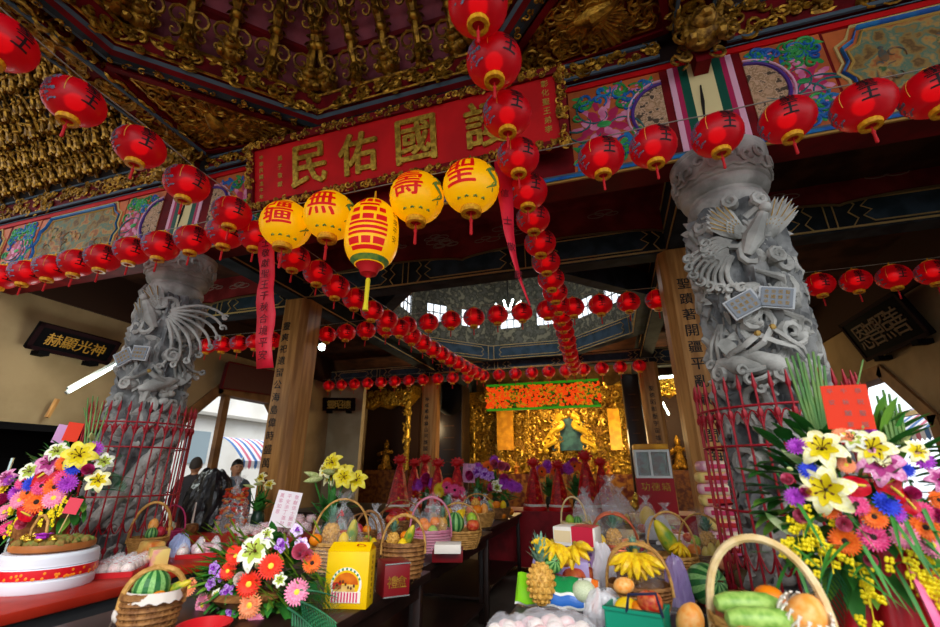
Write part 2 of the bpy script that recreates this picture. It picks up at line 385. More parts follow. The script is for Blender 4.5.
# ---------------------------------------------------------------- timber columns with couplets
def timber_column(name, X, Y, w, h, label, txt=None, side=0, tsize=.12, ztop=3.3, dark=False):
    t = thing(name, label, 'column', (X, Y, 0), kind='thing'); c = w * .3
    prof = [(-w / 2 + c * .6, -w / 2), (w / 2 - c * .6, -w / 2), (w / 2, -w / 2 + c * .6), (w / 2, w / 2 - c * .6), (w / 2 - c * .6, w / 2), (-w / 2 + c * .6, w / 2), (-w / 2, w / 2 - c * .6), (-w / 2, -w / 2 + c * .6)]
    mb = MB(); n = 8; vs = [(x, y, 0) for x, y in prof] + [(x, y, h) for x, y in prof]
    mb.add(vs, [tuple(range(7, -1, -1)), tuple(range(8, 16))] + [(i, (i + 1) % n, (i + 1) % n + n, i + n) for i in range(n)])
    mb.build('shaft', WOOD, t, smooth=False)
    b = MB(); b.lathe([(w * .78, 0), (w * .8, .1), (w * .66, .2), (w * .62, .25)], 20); b.build('base', STONED, t)
    if txt:
        g = MB(); z = ztop
        for ch in txt: g.at(0, -w / 2 - .001, 0).text(ch, side, z, tsize, .003, 1, tsize * .012); z -= tsize * 1.42
        g.build('couplet_lettering', BLACKINK, t, smooth=False)
    return t
timber_column('timber_column', XL, Y2, .43, 3.78, 'thick brown timber column with black couplet writing, beside the left side opening', '靈爽祀遺留公海島偉時盛萬代人', -.06, .115, 3.38)
timber_column('timber_column', XR, Y2, .43, 3.78, 'thick brown timber column with black couplet writing, beside the large right carved pillar', '聖蹟著開疆平亂氣傳閩海安民', -.02, .122, 3.36)
timber_column('timber_column', XL, Y3 - .05, .38, 3.66, 'slimmer far timber column in front of the left side shrine', '神威顯赫鎮山河護國佑民', -.03, .1, 3.1)
timber_column('timber_column', XR, Y3 - .05, .38, 3.66, 'far timber column standing right of the golden altar', '聖德昭彰垂宇宙福生萬物', .0, .1, 3.1)
# ---------------------------------------------------------------- scrollwork carving
def spiral(mb, c, ex, ey, r0, turns, a0, tr, hand=1, lift=None, steps=12):
    pts = []; rr = []
    for i in range(steps + 1):
        u = i / steps; a = a0 + hand * turns * 2 * pi * u; r = r0 * (1 - u) ** .8 + r0 * .06
        p = c + ex * (r * cos(a)) + ey * (r * sin(a))
        if lift is not None: p = p + lift * (tr * .8 * sin(pi * u))
        pts.append(p); rr.append(tr * (.45 + .75 * sin(pi * min(1, u * .9 + .1))))
    mb.tube(pts, rr, 5)
def scrolls(mb, o, ex, ey, w, h, n, size, tr, seed=0, inside=None):
    """n carved curls and leaves spread over the w x h panel at o spanned by unit vectors ex, ey"""
    r = random.Random(seed); nn = ex.cross(ey).normalized(); k = 0; tries = 0
    while k < n and tries < n * 6:
        tries += 1; u, v = r.random() * w, r.random() * h
        if inside and not inside(u, v): continue
        k += 1; c = o + ex * u + ey * v; sz = size * (.6 + .8 * r.random())
        if k % 3 == 0:
            a = r.random() * 2 * pi; d = ex * cos(a) + ey * sin(a); mb.leaf(c - d * sz * .7, c + d * sz * .7, sz * .28, side=nn.cross(d), cup=.5)
            mb.ball(c + nn * tr * .3, tr * 1.4, 6, 4)
        else: spiral(mb, c, ex, ey, sz * .55, .8 + .7 * r.random(), r.random() * 6.28, tr, r.choice((-1, 1)), nn)
def lump_figure(mb, h, seed):
    """a small carved gilded figure: pedestal of curls, robed body, arms, head with headdress (stands along +z)"""
    r = random.Random(seed)
    mb_m = mb.m.copy()
    for i in range(5): a = i * 1.26 + r.random(); mb.ball((cos(a) * h * .17, sin(a) * h * .14, h * .08), h * .1 * (.8 + .5 * r.random()), 6, 4)
    mb.lathe([(h * .19, h * .1), (h * .15, h * .3), (h * .11, h * .5), (h * .15, h * .62), (h * .06, h * .72)], 8)
    mb.ball((0, -h * .02, h * .8), (h * .085, h * .09, h * .105), 8, 5); mb.lathe([(h * .1, h * .86), (h * .06, h * .93), (h * .02, h * 1.02)], 6)
    for s in (-1, 1):
        e = (s * h * (.22 + .08 * r.random()), -h * .08, h * (.45 + .2 * r.random()))
        mb.tube([(s * h * .12, 0, h * .6), e, (s * h * .1, -h * .2, h * (.42 + .25 * r.random()))], [h * .06, h * .07, h * .035], 6)
        mb.leaf((s * h * .15, 0, h * .35), (s * h * .36, h * .02, h * (.1 + .2 * r.random())), h * .07)
    mb.m = mb_m
def lump_beast(mb, h, seed):
    """a carved gilded lion head and paws seen from below"""
    r = random.Random(seed)
    mb.ball((0, 0, h * .4), (h * .38, h * .3, h * .36), 10, 6)
    mb.ball((0, -h * .28, h * .48), (h * .26, h * .2, h * .24), 8, 5); mb.ball((0, -h * .46, h * .4), (h * .13, h * .1, h * .09), 6, 4)
    for s in (-1, 1):
        mb.ball((s * h * .12, -h * .42, h * .56), h * .06, 6, 4); mb.ball((s * h * .26, -h * .2, h * .1), (h * .12, h * .16, h * .12), 6, 4)
        for k in range(4): a = .4 + k * .5; mb.ball((s * h * .34 * cos(a * .5), -h * .12, h * (.3 + .14 * k)), h * .1, 6, 4)
# ================================================================ PAINTED FRONT BEAM
BF = 2.85; BZ0, BZ1 = 3.57, 4.50
ORANGE = M('orange_ground_paint', '#C0602E', .5, col2='#A34E24', scale=5); PBLUE = M('blue_vine_paint', '#1E4E9A', .45, col2='#1A6FA8', scale=9)
PGREEN = M('green_vine_paint', '#1F7A3C', .45, col2='#3F9A4A', scale=9); PTEAL = M('teal_stem_paint', '#1E5F62', .5); PPINK = M('pink_petal_paint', '#D486A2', .45, col2='#C45C84', scale=12)
PMAG = M('magenta_petal_paint', '#A8204C', .45); PURP = M('purple_ring_paint', '#4A2A78', .45); CREAM = M('cream_paper_paint', '#D8C48E', .6); PINKS = M('pink_stripe_paint', '#D8A0B4', .5)
DGREEN = M('deep_green_stripe', '#0F4A3A', .45); OCHRE = M('ochre_border_paint', '#A8803A', .5)
LAND = M('painted_landscape', '#7A5A2E', .6, col2=['#5A3E1C', '#8A6A34', '#4A6A58', '#A07C40', '#9A5428', '#6A5028'], scale=7, ramp=(.32, .7), detail=8)
beam = st(MB().box(WL - 2.5, BF, BZ0, WR + .8, BF + .22, BZ1 + .02).build('beam_painted_front', DRED, smooth=False))
BODY_R = random.Random(3)
def floral(x0, x1, med=0):
    """orange field with peony, blue and green vines; med = -1/+1 puts a half medallion at the left/right end"""
    z0, z1 = BZ0 + .07, BZ1 - .07; y = BF - .004; w = x1 - x0; h = z1 - z0; ex, ez = V((1, 0, 0)), V((0, 0, 1)); r = random.Random(int(x0 * 100))
    MB().box(x0, y, z0, x1, BF, z1).build('floral_ground', ORANGE, beam, False)
    cxm = x0 + w * (.5 - .14 * med); czm = (z0 + z1) / 2; R = min(h * .25, w * .3)
    pk = MB(); mg = MB()
    for ring, (n, rr, sz) in enumerate(((14, 1.0, .30), (10, .66, .30), (7, .34, .26))):
        for k in range(n):
            a = 2 * pi * k / n + ring * .3; c = V((cxm + cos(a) * R * rr, y - .003 - .003 * ring, czm + sin(a) * R * rr))
            d = V((cos(a), 0, sin(a)))
            (pk if (k + ring) % 2 else mg).leaf(c - d * R * sz * .7, c + d * R * sz * .9, R * sz * .62, side=(0 - d.z, 0, d.x), cup=.15)
    pk.build('peony', PPINK, beam); mg.build('peony', PMAG, beam)
    MB().ball((cxm, y - .01, czm), (R * .28, .008, R * .16), 10, 5).build('peony_heart', PGREEN, beam)
    for mt, nm, n, seed in ((PGREEN, 'green_vine', 64, 1), (PBLUE, 'blue_vine', 52, 2), (PTEAL, 'teal_stem', 4, 3), (PPINK, 'pink_bud', 14, 4)):
        mb = MB(); k = 0; rr = random.Random(seed + int(x0 * 50))
        while k < n:
            u, v = x0 + .05 + rr.random() * (w - .1), z0 + .05 + rr.random() * (h - .1)
            if sqrt((u - cxm) ** 2 + (v - czm) ** 2) < R * 1.15 and nm != 'teal_stem': k += .3; continue
            if med and abs(u - (x1 if med > 0 else x0)) < h * .28 and abs(v - czm) < h * .34: k += .3; continue
            k += 1; c = V((u, y - .004, v)); s = h * (.045 + .05 * rr.random())
            if nm == 'pink_bud':
                for j in range(7): mb.ball(c + V((rr.uniform(-1, 1) * s * .6, 0, rr.uniform(-1, 1) * s * .6)), (s * .22, .004, s * .22), 6, 4)
            elif nm == 'teal_stem': spiral(mb, V((cxm, y - .003, czm)) + V((rr.uniform(-1, 1) * w * .2, 0, rr.uniform(-1, 1) * h * .2)), ex, ez, h * .3, .5, rr.random() * 6, h * .009, 1)
            elif rr.random() < .5: spiral(mb, c, ex, ez, s, .9, rr.random() * 6.28, h * .013, rr.choice((-1, 1)))
            else:
                a = rr.random() * 6.28; d = V((cos(a), 0, sin(a))); mb.leaf(c - d * s, c + d * s, s * .36, side=(-d.z, 0, d.x), cup=.12, sag=rr.uniform(-.03, .03))
        mb.build(nm, mt, beam)
    if med:
        xe = x1 if med > 0 else x0; rx, rz = h * .30, h * .34
        arc = [(xe - med * rx * sin(t), czm + rz * cos(t)) for t in [pi * i / 16 for i in range(17)]]
        MB().at(0, y - .006, 0).prism(arc if med > 0 else arc[::-1], .004).build('medallion', M('medallion_tan', '#B89070', .6, col2=['#8A6A48', '#C8A080', '#4A3A2C'], scale=22), beam, False)
        MB().tube([(x, y - .008, z) for x, z in arc], .014, 6).build('medallion_ring', PURP, beam)
        MB().tube([(xe - med * (abs(x - xe) * 1.14), y - .006, czm + (z - czm) * 1.12) for x, z in arc], .009, 6).build('medallion_ring', PINKS, beam)
def landscape(x0, x1):
    z0, z1 = BZ0 + .08, BZ1 - .08; y = BF - .003; h = z1 - z0; c = .16
    def outline(g):
        a, b, lo, hi = x0 + g, x1 - g, z0 + g, z1 - g; m = (lo + hi) / 2
        return [(a + c, lo), (b - c, lo), (b - c * .7, lo + h * .14), (b - c * .25, lo + h * .2), (b - c * .3, m - h * .1), (b, m), (b - c * .3, m + h * .1), (b - c * .25, hi - h * .2), (b - c * .7, hi - h * .14), (b - c, hi),
                (a + c, hi), (a + c * .7, hi - h * .14), (a + c * .25, hi - h * .2), (a + c * .3, m + h * .1), (a, m), (a + c * .3, m - h * .1), (a + c * .25, lo + h * .2), (a + c * .7, lo + h * .14)]
    MB().box(x0, y, z0, x1, BF, z1).build('landscape_surround', ORANGE, beam, False)
    MB().at(0, y - .004, 0).prism(outline(.05), .004).build('landscape_panel', LAND, beam, False)
    MB().tube([(x, y - .006, z) for x, z in outline(.06)], .011, 5, closed=True).build('landscape_border', OCHRE, beam)
    MB().tube([(x, y - .005, z) for x, z in outline(.03)], .026, 6, closed=True, flat=.4).build('landscape_border', PBLUE, beam)
    MB().tube([(x, y - .004, z) for x, z in outline(0)], .012, 5, closed=True).build('landscape_border', TAN, beam)
    fig = MB(); r = random.Random(int(x0 * 10))
    for i in range(int((x1 - x0) * 9)):
        X = x0 + .2 + r.random() * (x1 - x0 - .4); Z = z0 + .14 + r.random() * h * .55; s = .04 + .05 * r.random()
        fig.ball((X, y - .006, Z), (s * .5, .004, s), 6, 4); fig.ball((X, y - .006, Z + s * 1.2), (s * .3, .004, s * .3), 6, 4)
        spiral(fig, V((X + s, y - .006, Z)), V((1, 0, 0)), V((0, 0, 1)), s * 1.1, .8, r.random() * 6, .006)
    fig.build('landscape_figures', M('painted_figures', '#6A4A2A', .6, col2=['#3A4A48', '#8A5A34', '#A8844A', '#3E5A34'], scale=10, ramp=(.35, .65)), beam)
floral(-.04, .66, 1); floral(1.22, 1.72, -1); landscape(1.74, 3.6); floral(-3.72, -3.02, -1); floral(-4.98, -4.42, 1); landscape(-6.45, -5.0); floral(-7, -6.47); landscape(-9, -7.05)
for X in (XL, XR):
    for dx, w_, m_ in ((-.22, .04, PINKS), (-.18, .035, PMAG), (-.145, .06, DGREEN), (-.085, .17, CREAM), (.085, .06, DGREEN), (.145, .035, PMAG), (.18, .04, PINKS)):
        MB().box(X + dx, BF - .008, BZ0 + .02, X + dx + w_, BF, BZ1 - .03).build('upright_stripe', m_, beam, False)
    g = MB()
    g.tube([(X - .02, BF - .012, 4.2), (X - .03, BF - .012, 4.05), (X - .045, BF - .012, 3.88)], [.006, .014, .004], 5)
    g.build('ink_stroke', BLACKINK, beam)
for z, r_, m_ in ((BZ1 - .035, .03, RED), (BZ1 - .005, .012, GREYB), (BZ0 + .035, .018, PBLUE), (BZ0 + .012, .012, OCHRE), (BZ0 + .06, .008, GREYB)):
    MB().box(WL - 2.5, BF - .016, z - r_, WR + .8, BF, z + r_).build('long_border', m_, beam, False)
# carved gilt frieze above the beam, and the dark wall over it
st(MB().box(WL - 2.5, BF + .05, BZ1 + .02, WR + .9, BF + .25, 6.7).build('wall_over_beam', M('dark_red_brown_boards', '#2A120C', .7, col2='#1C0C08', scale=5), smooth=False))
EX, EY, EZ = V((1, 0, 0)), V((0, 1, 0)), V((0, 0, 1))
def frieze(name, label, x0, x1, z0, z1, y, n, size=.09):
    t = thing(name, label, 'carved frieze', (x0, y, z0), kind='thing')
    MB().box(0, 0, 0, x1 - x0, .05, z1 - z0).build('backing_board', DRED, t, False)
    mb = MB(); scrolls(mb, V((0, -.012, .01)), EX, EZ, x1 - x0, z1 - z0 - .02, n, size, .011, int(x0 * 7) + 3); mb.build('carving', GOLD, t)
    f = MB(); f.box(0, -.02, -.02, x1 - x0, .0, .012); f.box(0, -.02, z1 - z0 - .012, x1 - x0, 0, z1 - z0 + .015); f.build('frame', GREYB, t, False)
    return t
frieze('carved_frieze', 'long gilded openwork frieze above the painted landscape on the right', 1.15, 4.6, 4.54, 4.86, BF - .03, 210)
frieze('carved_frieze', 'gilded openwork frieze above the painted landscape on the left', -9.3, -4.3, 4.54, 4.80, BF - .03, 230)
frieze('carved_frieze', 'narrow gilded frieze in a grey-blue frame, between red signboard and right pillar', -.1, .68, 4.54, 4.68, BF - .04, 44, .06)
frieze('carved_frieze', 'narrow gilded frieze above the left end of the red signboard', -3.84, -.12, 4.54, 4.68, BF - .04, 150, .06)
# ================================================================ RED SIGNBOARD
t = thing('temple_signboard', 'large red signboard with four big gold characters in a carved gold frame', 'signboard', (0, 2.70, 3.77))
SBX0, SBX1, SBH = -3.02, -.05, .67
tilt_m = Matrix.Rotation(radians(13), 4, 'X')
mb = MB(); mb.m = tilt_m.copy(); mb.box(SBX0 + .05, .0, .05, SBX1 - .05, .03, SBH - .05); mb.build('board', RED, t, False)
mb = MB(); mb.m = tilt_m.copy()
for q in ((SBX0, 0, SBX1, .07), (SBX0, SBH - .07, SBX1, SBH), (SBX0, .07, SBX0 + .07, SBH - .07), (SBX1 - .07, .07, SBX1, SBH - .07)): mb.cbox(q[0], -.03, q[1], q[2], .04, q[3], .008)
mb.build('frame', DRED, t, False)
mb = MB(); mb.m = tilt_m.copy(); W = SBX1 - SBX0
for o_, w_, h_ in (((SBX0, -.03, .005), W, .06), ((SBX0, -.03, SBH - .065), W, .06)): scrolls(mb, V(o_), EX, EZ, w_, h_, 170, .04, .008, 5); mb.build('carved_frame', GOLD, t); mb = MB(); mb.m = tilt_m.copy()
for o_ in ((SBX0 + .005, -.03, 0), (SBX1 - .065, -.03, 0)): scrolls(mb, V(o_), EX, EZ, .06, SBH, 60, .04, .008, 6); mb.build('carved_frame', GOLD, t); mb = MB(); mb.m = tilt_m.copy()
mb = MB(); mb.m = tilt_m.copy(); sv = mb.m.copy()
for ch, x in zip('民佑國護', (-2.34, -1.84, -1.29, -.67)):
    mb = MB(); mb.m = sv.copy(); mb.text(ch, x, .335, .385, .018, .95, .010); mb.build('gold_character', GOLDB, t, False)
mb = MB(); mb.m = sv.copy()
for i, ch in enumerate('弟子敬獻'): mb.text(ch, -2.66, .47 - i * .085, .05, .006)
for i, ch in enumerate('中華民國戊午年'): mb.text(ch, -2.87, .52 - i * .065, .042, .006)
for i, ch in enumerate('彰化聖王弟李'): mb.text(ch, -.2, .55 - i * .075, .055, .006)
mb.build('small_lettering', M('dull_gilt_small_lettering', '#B8923A', .4, .4), t, False)
# ================================================================ CAISSON OVER THE PORCH
CX, CY, CZ = -1.62, .78, 4.72
cs = thing('caisson_ceiling', 'octagonal gilded caisson ceiling with figures over the porch', 'caisson ceiling', (CX, CY, 0), kind='structure')
def ringband(apA, zA, apB, zB, name, m):
    mb = MB(); ring_wall(mb, apA, zA, apB, zB, 0, 0); return mb.build(name, m, cs, False)
ringband(2.14, CZ + .1, 2.10, CZ + .02, 'outer_moulding', DRED); ringband(2.10, CZ + .02, 2.05, CZ, 'rim_trim', GREYB); ringband(2.05, CZ, 2.0, CZ + .01, 'rim_trim', BLACKISH)
ringband(2.0, CZ + .01, 1.955, CZ + .03, 'rim_moulding', DRED); ringband(1.955, CZ + .03, 1.93, CZ + .055, 'rim_trim', GREYB)
ringband(1.93, CZ + .055, 1.90, CZ + .25, 'rim_board', DRED); ringband(1.90, CZ + .25, 2.02, CZ + .26, 'ledge', DRED)
mb = MB(); PA = octp(0, 0, 1.91, CZ + .06)
for k in range(8):
    a, b = PA[k], PA[(k + 1) % 8]; d = (b - a).normalized(); L = (b - a).length; inn = -((a + b) / 2); inn.z = 0; inn.normalize()
    scrolls(mb, a + inn * .015, d, EZ, L, .19, 52, .09, .014, k + 11); mb.tube([a + inn * .02, b + inn * .02], .012, 5); mb.tube([a + inn * .02 + EZ * .2, b + inn * .02 + EZ * .2], .016, 5)
    a2, b2 = octp(0, 0, 2.03, CZ - .008)[k], octp(0, 0, 2.03, CZ - .008)[(k + 1) % 8]; scrolls(mb, a2 - inn * .04, d, inn, L, .06, 34, .045, .007, k + 31)
mb.build('carved_rim', GOLD, cs)
DOME = M('rose_dome_boards', '#9A4652', .7, col2='#7A323E', scale=4)
ringband(2.02, CZ + .26, 1.78, CZ + .62, 'dome_board', DOME); ringband(1.78, CZ + .62, 1.45, CZ + 1.02, 'dome_board', DOME); ringband(1.45, CZ + 1.02, .95, CZ + 1.4, 'dome_board', DOME); ringband(.95, CZ + 1.4, .0, CZ + 1.7, 'dome_board', DRED)
for a_, z_ in ((1.77, .62), (1.44, 1.02), (.94, 1.4)):
    mb = MB(); A_ = octp(0, 0, a_, CZ + z_)
    for k in range(8): mb.tube([A_[k], A_[(k + 1) % 8]], .045, 5, flat=.7)
    mb.build('dome_purlin', DRED if z_ != 1.02 else DGREEN, cs)
# bracket posts, scroll brackets and figures on every side
pm = MB(); prof = [(1.93, .26), (1.70, .62), (1.38, 1.0), (.95, 1.38)]
def post_mesh(seed):
    mb = MB(); r = random.Random(seed)
    for (a_, z_), (a2, z2) in zip(prof, prof[1:]):
        p, q = V((0, 1.93 - a_, z_ - .26)), V((0, 1.93 - a2, z2 - .26)); p.y *= -1; q.y *= -1
        mb.tube([p, p.lerp(q, .25), p.lerp(q, .5), p.lerp(q, .75), q], [.03, .055, .035, .05, .02], 7)
        mb.ball(q, (.055, .06, .05), 7, 5); mb.ball(p.lerp(q, .25) + V((0, -.03, -.02)), .04, 6, 4); mb.leaf(p.lerp(q, .6), p.lerp(q, .3) + V((.0, -.07, -.05)), .035, side=(1, 0, 0))
    mb.at(0, -.2, .34); lump_figure(mb, .24, seed); mb.at(0, -.5, .72); lump_figure(mb, .22, seed + 1); mb.at()
    return mb
def scroll_mesh():
    mb = MB()
    for (a_, z_), (a2, z2) in zip(prof, prof[1:]):
        m_ = V((0, -(1.93 - (a_ + a2) / 2) - .04, (z_ + z2) / 2 - .26)); up = V((0, -(a_ - a2), z2 - z_)).normalized()
        for s in (-1, 1): spiral(mb, m_ + EX * (s * .085), EX * s, up, .085, 1.25, .3, .013, 1); spiral(mb, m_ + EX * (s * .06) - up * .12, EX * s, up, .06, 1.1, 2, .011, -1)
    return mb
pA, pB, sM = post_mesh(1), post_mesh(5), scroll_mesh()
beast = MB(); lump_beast(beast, .29, 2); fg = MB(); lump_figure(fg, .32, 9)
protos = {}
for k in range(8):
    th = pi / 8 + k * pi / 4 + pi / 8; d = V((sin(th), cos(th), 0)); e = V((cos(th), -sin(th), 0)); rz = -th
    for j in range(5):
        u = (j - 2) * .33; loc = d * 1.90 + e * u + EZ * (CZ + .26)
        if abs(u) < .7:
            for key, mb_, nm, mt in ((('A', 'B')[j % 2], (pA, pB)[j % 2], 'bracket_post', GOLD), ('S', sM, 'bracket_scroll', GOLDD)):
                if key == 'S' and j == 4: continue
                if key not in protos: protos[key] = o = mb_.build(nm, mt, cs)
                else: o = protos[key].copy(); COL.objects.link(o)
                o.location = loc + (e * .165 if key == 'S' else V()); o.rotation_euler = (0, 0, rz)
        key = 'L' if j % 2 == 0 else 'F'
        if key not in protos: protos[key] = o = (beast if key == 'L' else fg).build('gilded_lion' if key == 'L' else 'gilded_figure', GOLD, cs)
        else: o = protos[key].copy(); COL.objects.link(o)
        o.location = d * 1.86 + e * (u * 1.02) + EZ * (CZ + .25); o.rotation_euler = (0, 0, rz)
# ---------------------------------------------------------------- flat red corner panels with gilded birds
def corner_panel(label, pts, seed):
    c = sum((V(p) for p in pts), V()) / 3; t = thing('corner_panel', label, 'carved panel', (c.x, c.y, 4.74))
    loc = [V(p) - c for p in pts]; mb = MB(); n = 3; z = 0
    vs = [(p.x, p.y, .0) for p in loc] + [(p.x, p.y, .06) for p in loc]; mb.add(vs, [(0, 1, 2), (5, 4, 3), (0, 3, 4, 1), (1, 4, 5, 2), (2, 5, 3, 0)]); mb.build('board', DRED, t, False)
    f = MB(); f2 = MB()
    for i in range(3): f.tube([loc[i] * .98 + EZ * -.01, loc[(i + 1) % 3] * .98 + EZ * -.01], .05, 4, flat=.6); f2.tube([loc[i] * .8 + EZ * -.012, loc[(i + 1) % 3] * .8 + EZ * -.012], .012, 4)
    f.build('frame', DRED, t, False); f2.build('inner_frame', GOLD, t, False)
    g = MB(); r = random.Random(seed); A_, B_, C_ = [p * .78 for p in loc]
    def inside(u, v): return True
    for i in range(150):
        u, v = r.random(), r.random()
        if u + v > 1: u, v = 1 - u, 1 - v
        c_ = A_ + (B_ - A_) * u + (C_ - A_) * v + EZ * -.012
        if i % 3: spiral(g, c_, EX, EY, .05 + .04 * r.random(), 1.1, r.random() * 6, .012, r.choice((-1, 1)), -EZ)
        else:
            a = r.random() * 6.28; dd = V((cos(a), sin(a), 0)); g.leaf(c_ - dd * .07, c_ + dd * .09, .03, side=EZ.cross(dd), cup=-.4)
    g.build('carving', GOLD, t)
    b = MB(); h = (A_ + B_ + C_) / 3; ax = (B_ - C_).normalized(); up = EZ.cross(ax); zz = EZ * -.03
    b.tube([h + zz - up * .12, h + zz * 1.6, h + zz + up * .16, h + zz + up * .22 + ax * .05], [.03, .075, .04, .03], 8)
    for s in (-1, 1):
        for k in range(9):
            a = .1 + k * .14; dd = ax * (s * cos(a)) + up * sin(a); b.leaf(h + zz + dd * .06, h + zz + dd * (.50 - .03 * k), .034, side=EZ.cross(dd), cup=-.5)
    for k in range(5): dd = ax * (.25 * (k - 2)) - up; b.leaf(h + zz, h + zz + dd.normalized() * .34, .028, side=EZ.cross(dd), cup=-.5)
    b.build('gilded_bird', GOLD, t); return t
OA = octp(CX, CY, 2.14, 0)
corner_panel('triangular red ceiling panel with gilded bird left above the signboard', [(OA[6].x, OA[6].y, 0), (OA[7].x, OA[7].y - .02, 0), (XL + .18, BF - .1, 0)], 3)
corner_panel('triangular red ceiling panel with gilded bird right above the signboard', [(OA[0].x, OA[0].y - .02, 0), (OA[1].x, OA[1].y, 0), (XR - .16, BF - .1, 0)], 4)
# the rest of the porch ceiling around the octagon
mb = MB(); z = 4.82
A0 = octp(CX, CY, 2.12, z); rect = [(XR - .16, BF), (XR - .16, -1.5), (XL + .26, -1.5), (XL + .26, BF)]
mb.add([*A0, *[V((x, y, z)) for x, y in rect]], [(0, 1, 8), (1, 2, 9, 8), (2, 3, 9), (3, 4, 10, 9), (4, 5, 10), (5, 6, 11, 10), (6, 7, 11), (7, 0, 8, 11)])
st(mb.build('ceiling_porch', DRED, smooth=False))
st(MB().box(XR + .12, -1.6, 5.2, 6, BF, 5.3).build('ceiling_east_porch', DRED, smooth=False)); st(MB().box(-9.5, -1.6, 6.75, 6, 3.2, 6.85).build('roof_porch', DRED, smooth=False))
# ---------------------------------------------------------------- long carved gilt beams over the porch, left and right
def long_beam(label, X, seed):
    t = thing('carved_beam', label, 'carved beam', (X, 0, 4.66), kind='thing'); y0, y1 = -1.4, BF - .12
    MB().box(-.12, y0, .03, .12, y1, .4).build('core', DRED, t, False)
    mb = MB()
    for s in (-1, 1): scrolls(mb, V((s * .125, y0, .04)), EY, EZ, y1 - y0, .34, 230, .12, .016, seed + s)
    scrolls(mb, V((-.12, y0, .02)), EX, EY, .24, y1 - y0, 210, .12, .016, seed + 5); mb.build('carving', GOLD, t)
    f = MB()
    for s in (-1, 1): f.box(s * .125 - .012, y0, .0, s * .125 + .012, y1, .03); f.box(s * .125 - .012, y0, .38, s * .125 + .012, y1, .42)
    f.build('edge_trim', GREYB, t, False); return t
long_beam('gilded carved beam running towards the viewer left of the caisson', XL + .12, 20); long_beam('gilded carved beam running towards the viewer right of the caisson', XR - .02, 30)
# left bay: leaning rows of gilded bracket figures
bw = thing('bracket_frieze', 'dark wall of leaning gilded bracket figures in the upper left bay', 'bracket frieze', (0, 0, 0))
mb = MB(); mb.add([(WL - 2.4, BF - .02, 4.8), (XL - .12, BF - .02, 4.8), (XL - .12, 1.55, 6.4), (WL - 2.4, 1.55, 6.4)], [(0, 1, 2, 3)]); mb.build('backing', M('near_black_boards', '#1A0F0A', .8), bw, False)
def chain(seed):
    m = MB(); r = random.Random(seed); d = V((0, -.62, .78))
    m.tube([d * (i * .1) + V((.02 * sin(i), 0, 0)) for i in range(19)], [.022 + .012 * (i % 2) for i in range(19)], 6)
    for i in range(7):
        c = d * (.06 + i * .255); m.at(c.x, c.y - .05, c.z - .05, rx=.5, rz=r.uniform(-.5, .5)); lump_figure(m, .23 + .05 * r.random(), seed + i)
        for s in (-1, 1): m.at(); spiral(m, c + V((s * .06, -.02, .02)), EX * s, d, .05, 1.1, r.random() * 6, .011)
    m.at(); return m
pro = {}
for i in range(28):
    k = i % 3
    if k not in pro: pro[k] = o = chain(21 + k * 9).build('bracket_post', GOLD, bw)
    else: o = pro[k].copy(); COL.objects.link(o)
    o.location = (WL - 1.25 + i * .148, BF - .06, 4.82 + .05 * (i % 2))
# gilded carved beasts at the heads of the two pillars, hanging under the beams
def head_beast(label, X, seed):
    t = thing('carved_bracket_beast', label, 'carving', (X, BF - .16, 4.3))
    mb = MB(); r = random.Random(seed)
    mb.at(0, -.06, .02, sc=1.5); lump_beast(mb, .24, seed); mb.at(0, -.05, .4, sc=1.0); lump_figure(mb, .36, seed)
    mb.at(-.1, -.06, .28, ry=-.4); lump_figure(mb, .24, seed + 2); mb.at(.1, -.06, .28, ry=.5); lump_figure(mb, .24, seed + 3); mb.at()
    for i in range(26): spiral(mb, V((r.uniform(-.2, .2), -.06 + r.uniform(-.08, .1), r.uniform(0, .62))), V((1, .3, 0)).normalized(), EZ, .05 + .03 * r.random(), 1.1, r.random() * 6, .013)
    mb.build('body', GOLDD, t)
    b = MB().box(-.05, .02, .0, .05, .15, .5); b.build('hanger', DRED, t, False)
    return t
head_beast('gilded lion and rider carving at the head of the right carved pillar', XR, 41); head_beast('gilded lion and rider carving at the head of the left carved pillar', XL, 42)
# ================================================================ LANTERNS
PAPER_R = paper_lamp('red_lantern_paper', '#C2041C', .05, .13); PAPER_Y = paper_lamp('yellow_lantern_paper', '#FFD200', .15, .01)
BULB = M('lantern_bulb_glow', '#FF1414', .5, emit=1.7); BULB.cycles.emission_sampling = 'NONE'
BULBY = M('yellow_lantern_bulb_glow', '#FFD040', .5, emit=1.2); BULBY.cycles.emission_sampling = 'NONE'
CAP = M('gold_lantern_cap', '#F2B41E', .5, 0, col2='#D88A10', scale=60); TASS = M('red_tassel_thread', '#C8101A', .6); INKY = M('lantern_print_black', '#1C0A10', .6)
BLUEP = M('lantern_print_blue_grey', '#6A7C98', .55, col2=['#8A5A8A', '#4E7A78', '#7A88B0'], scale=40, ramp=(.35, .65)); STRIPE = M('lantern_gold_line', '#E8B040', .5); REDINK = M('lantern_print_red', '#E60C08', .5, emit=.12); GREENP = M('lantern_print_green', '#4E8A4A', .5, col2='#8AA03A', scale=30)  # the red print has a faint glow added to its colour
def wrap(mb, ch, az, zc, size, prof, w=1.0, off=1.012):
    """character wrapped on a surface of revolution, az=0 faces -y; prof(z)->radius"""
    bm = glyph(ch).copy()
    for _ in range(3):
        e = [e for e in bm.edges if e.calc_length() > .16]
        if not e: break
        bmesh.ops.subdivide_edges(bm, edges=e, cuts=1); bmesh.ops.triangulate(bm, faces=bm.faces[:])
    r0 = prof(zc)
    for v in bm.verts:
        z = zc + v.co.y * size; r = prof(z) * off; a = az + v.co.x * size * w / r0; v.co = V((r * sin(a), -r * cos(a), z))
    mb.bm(bm)
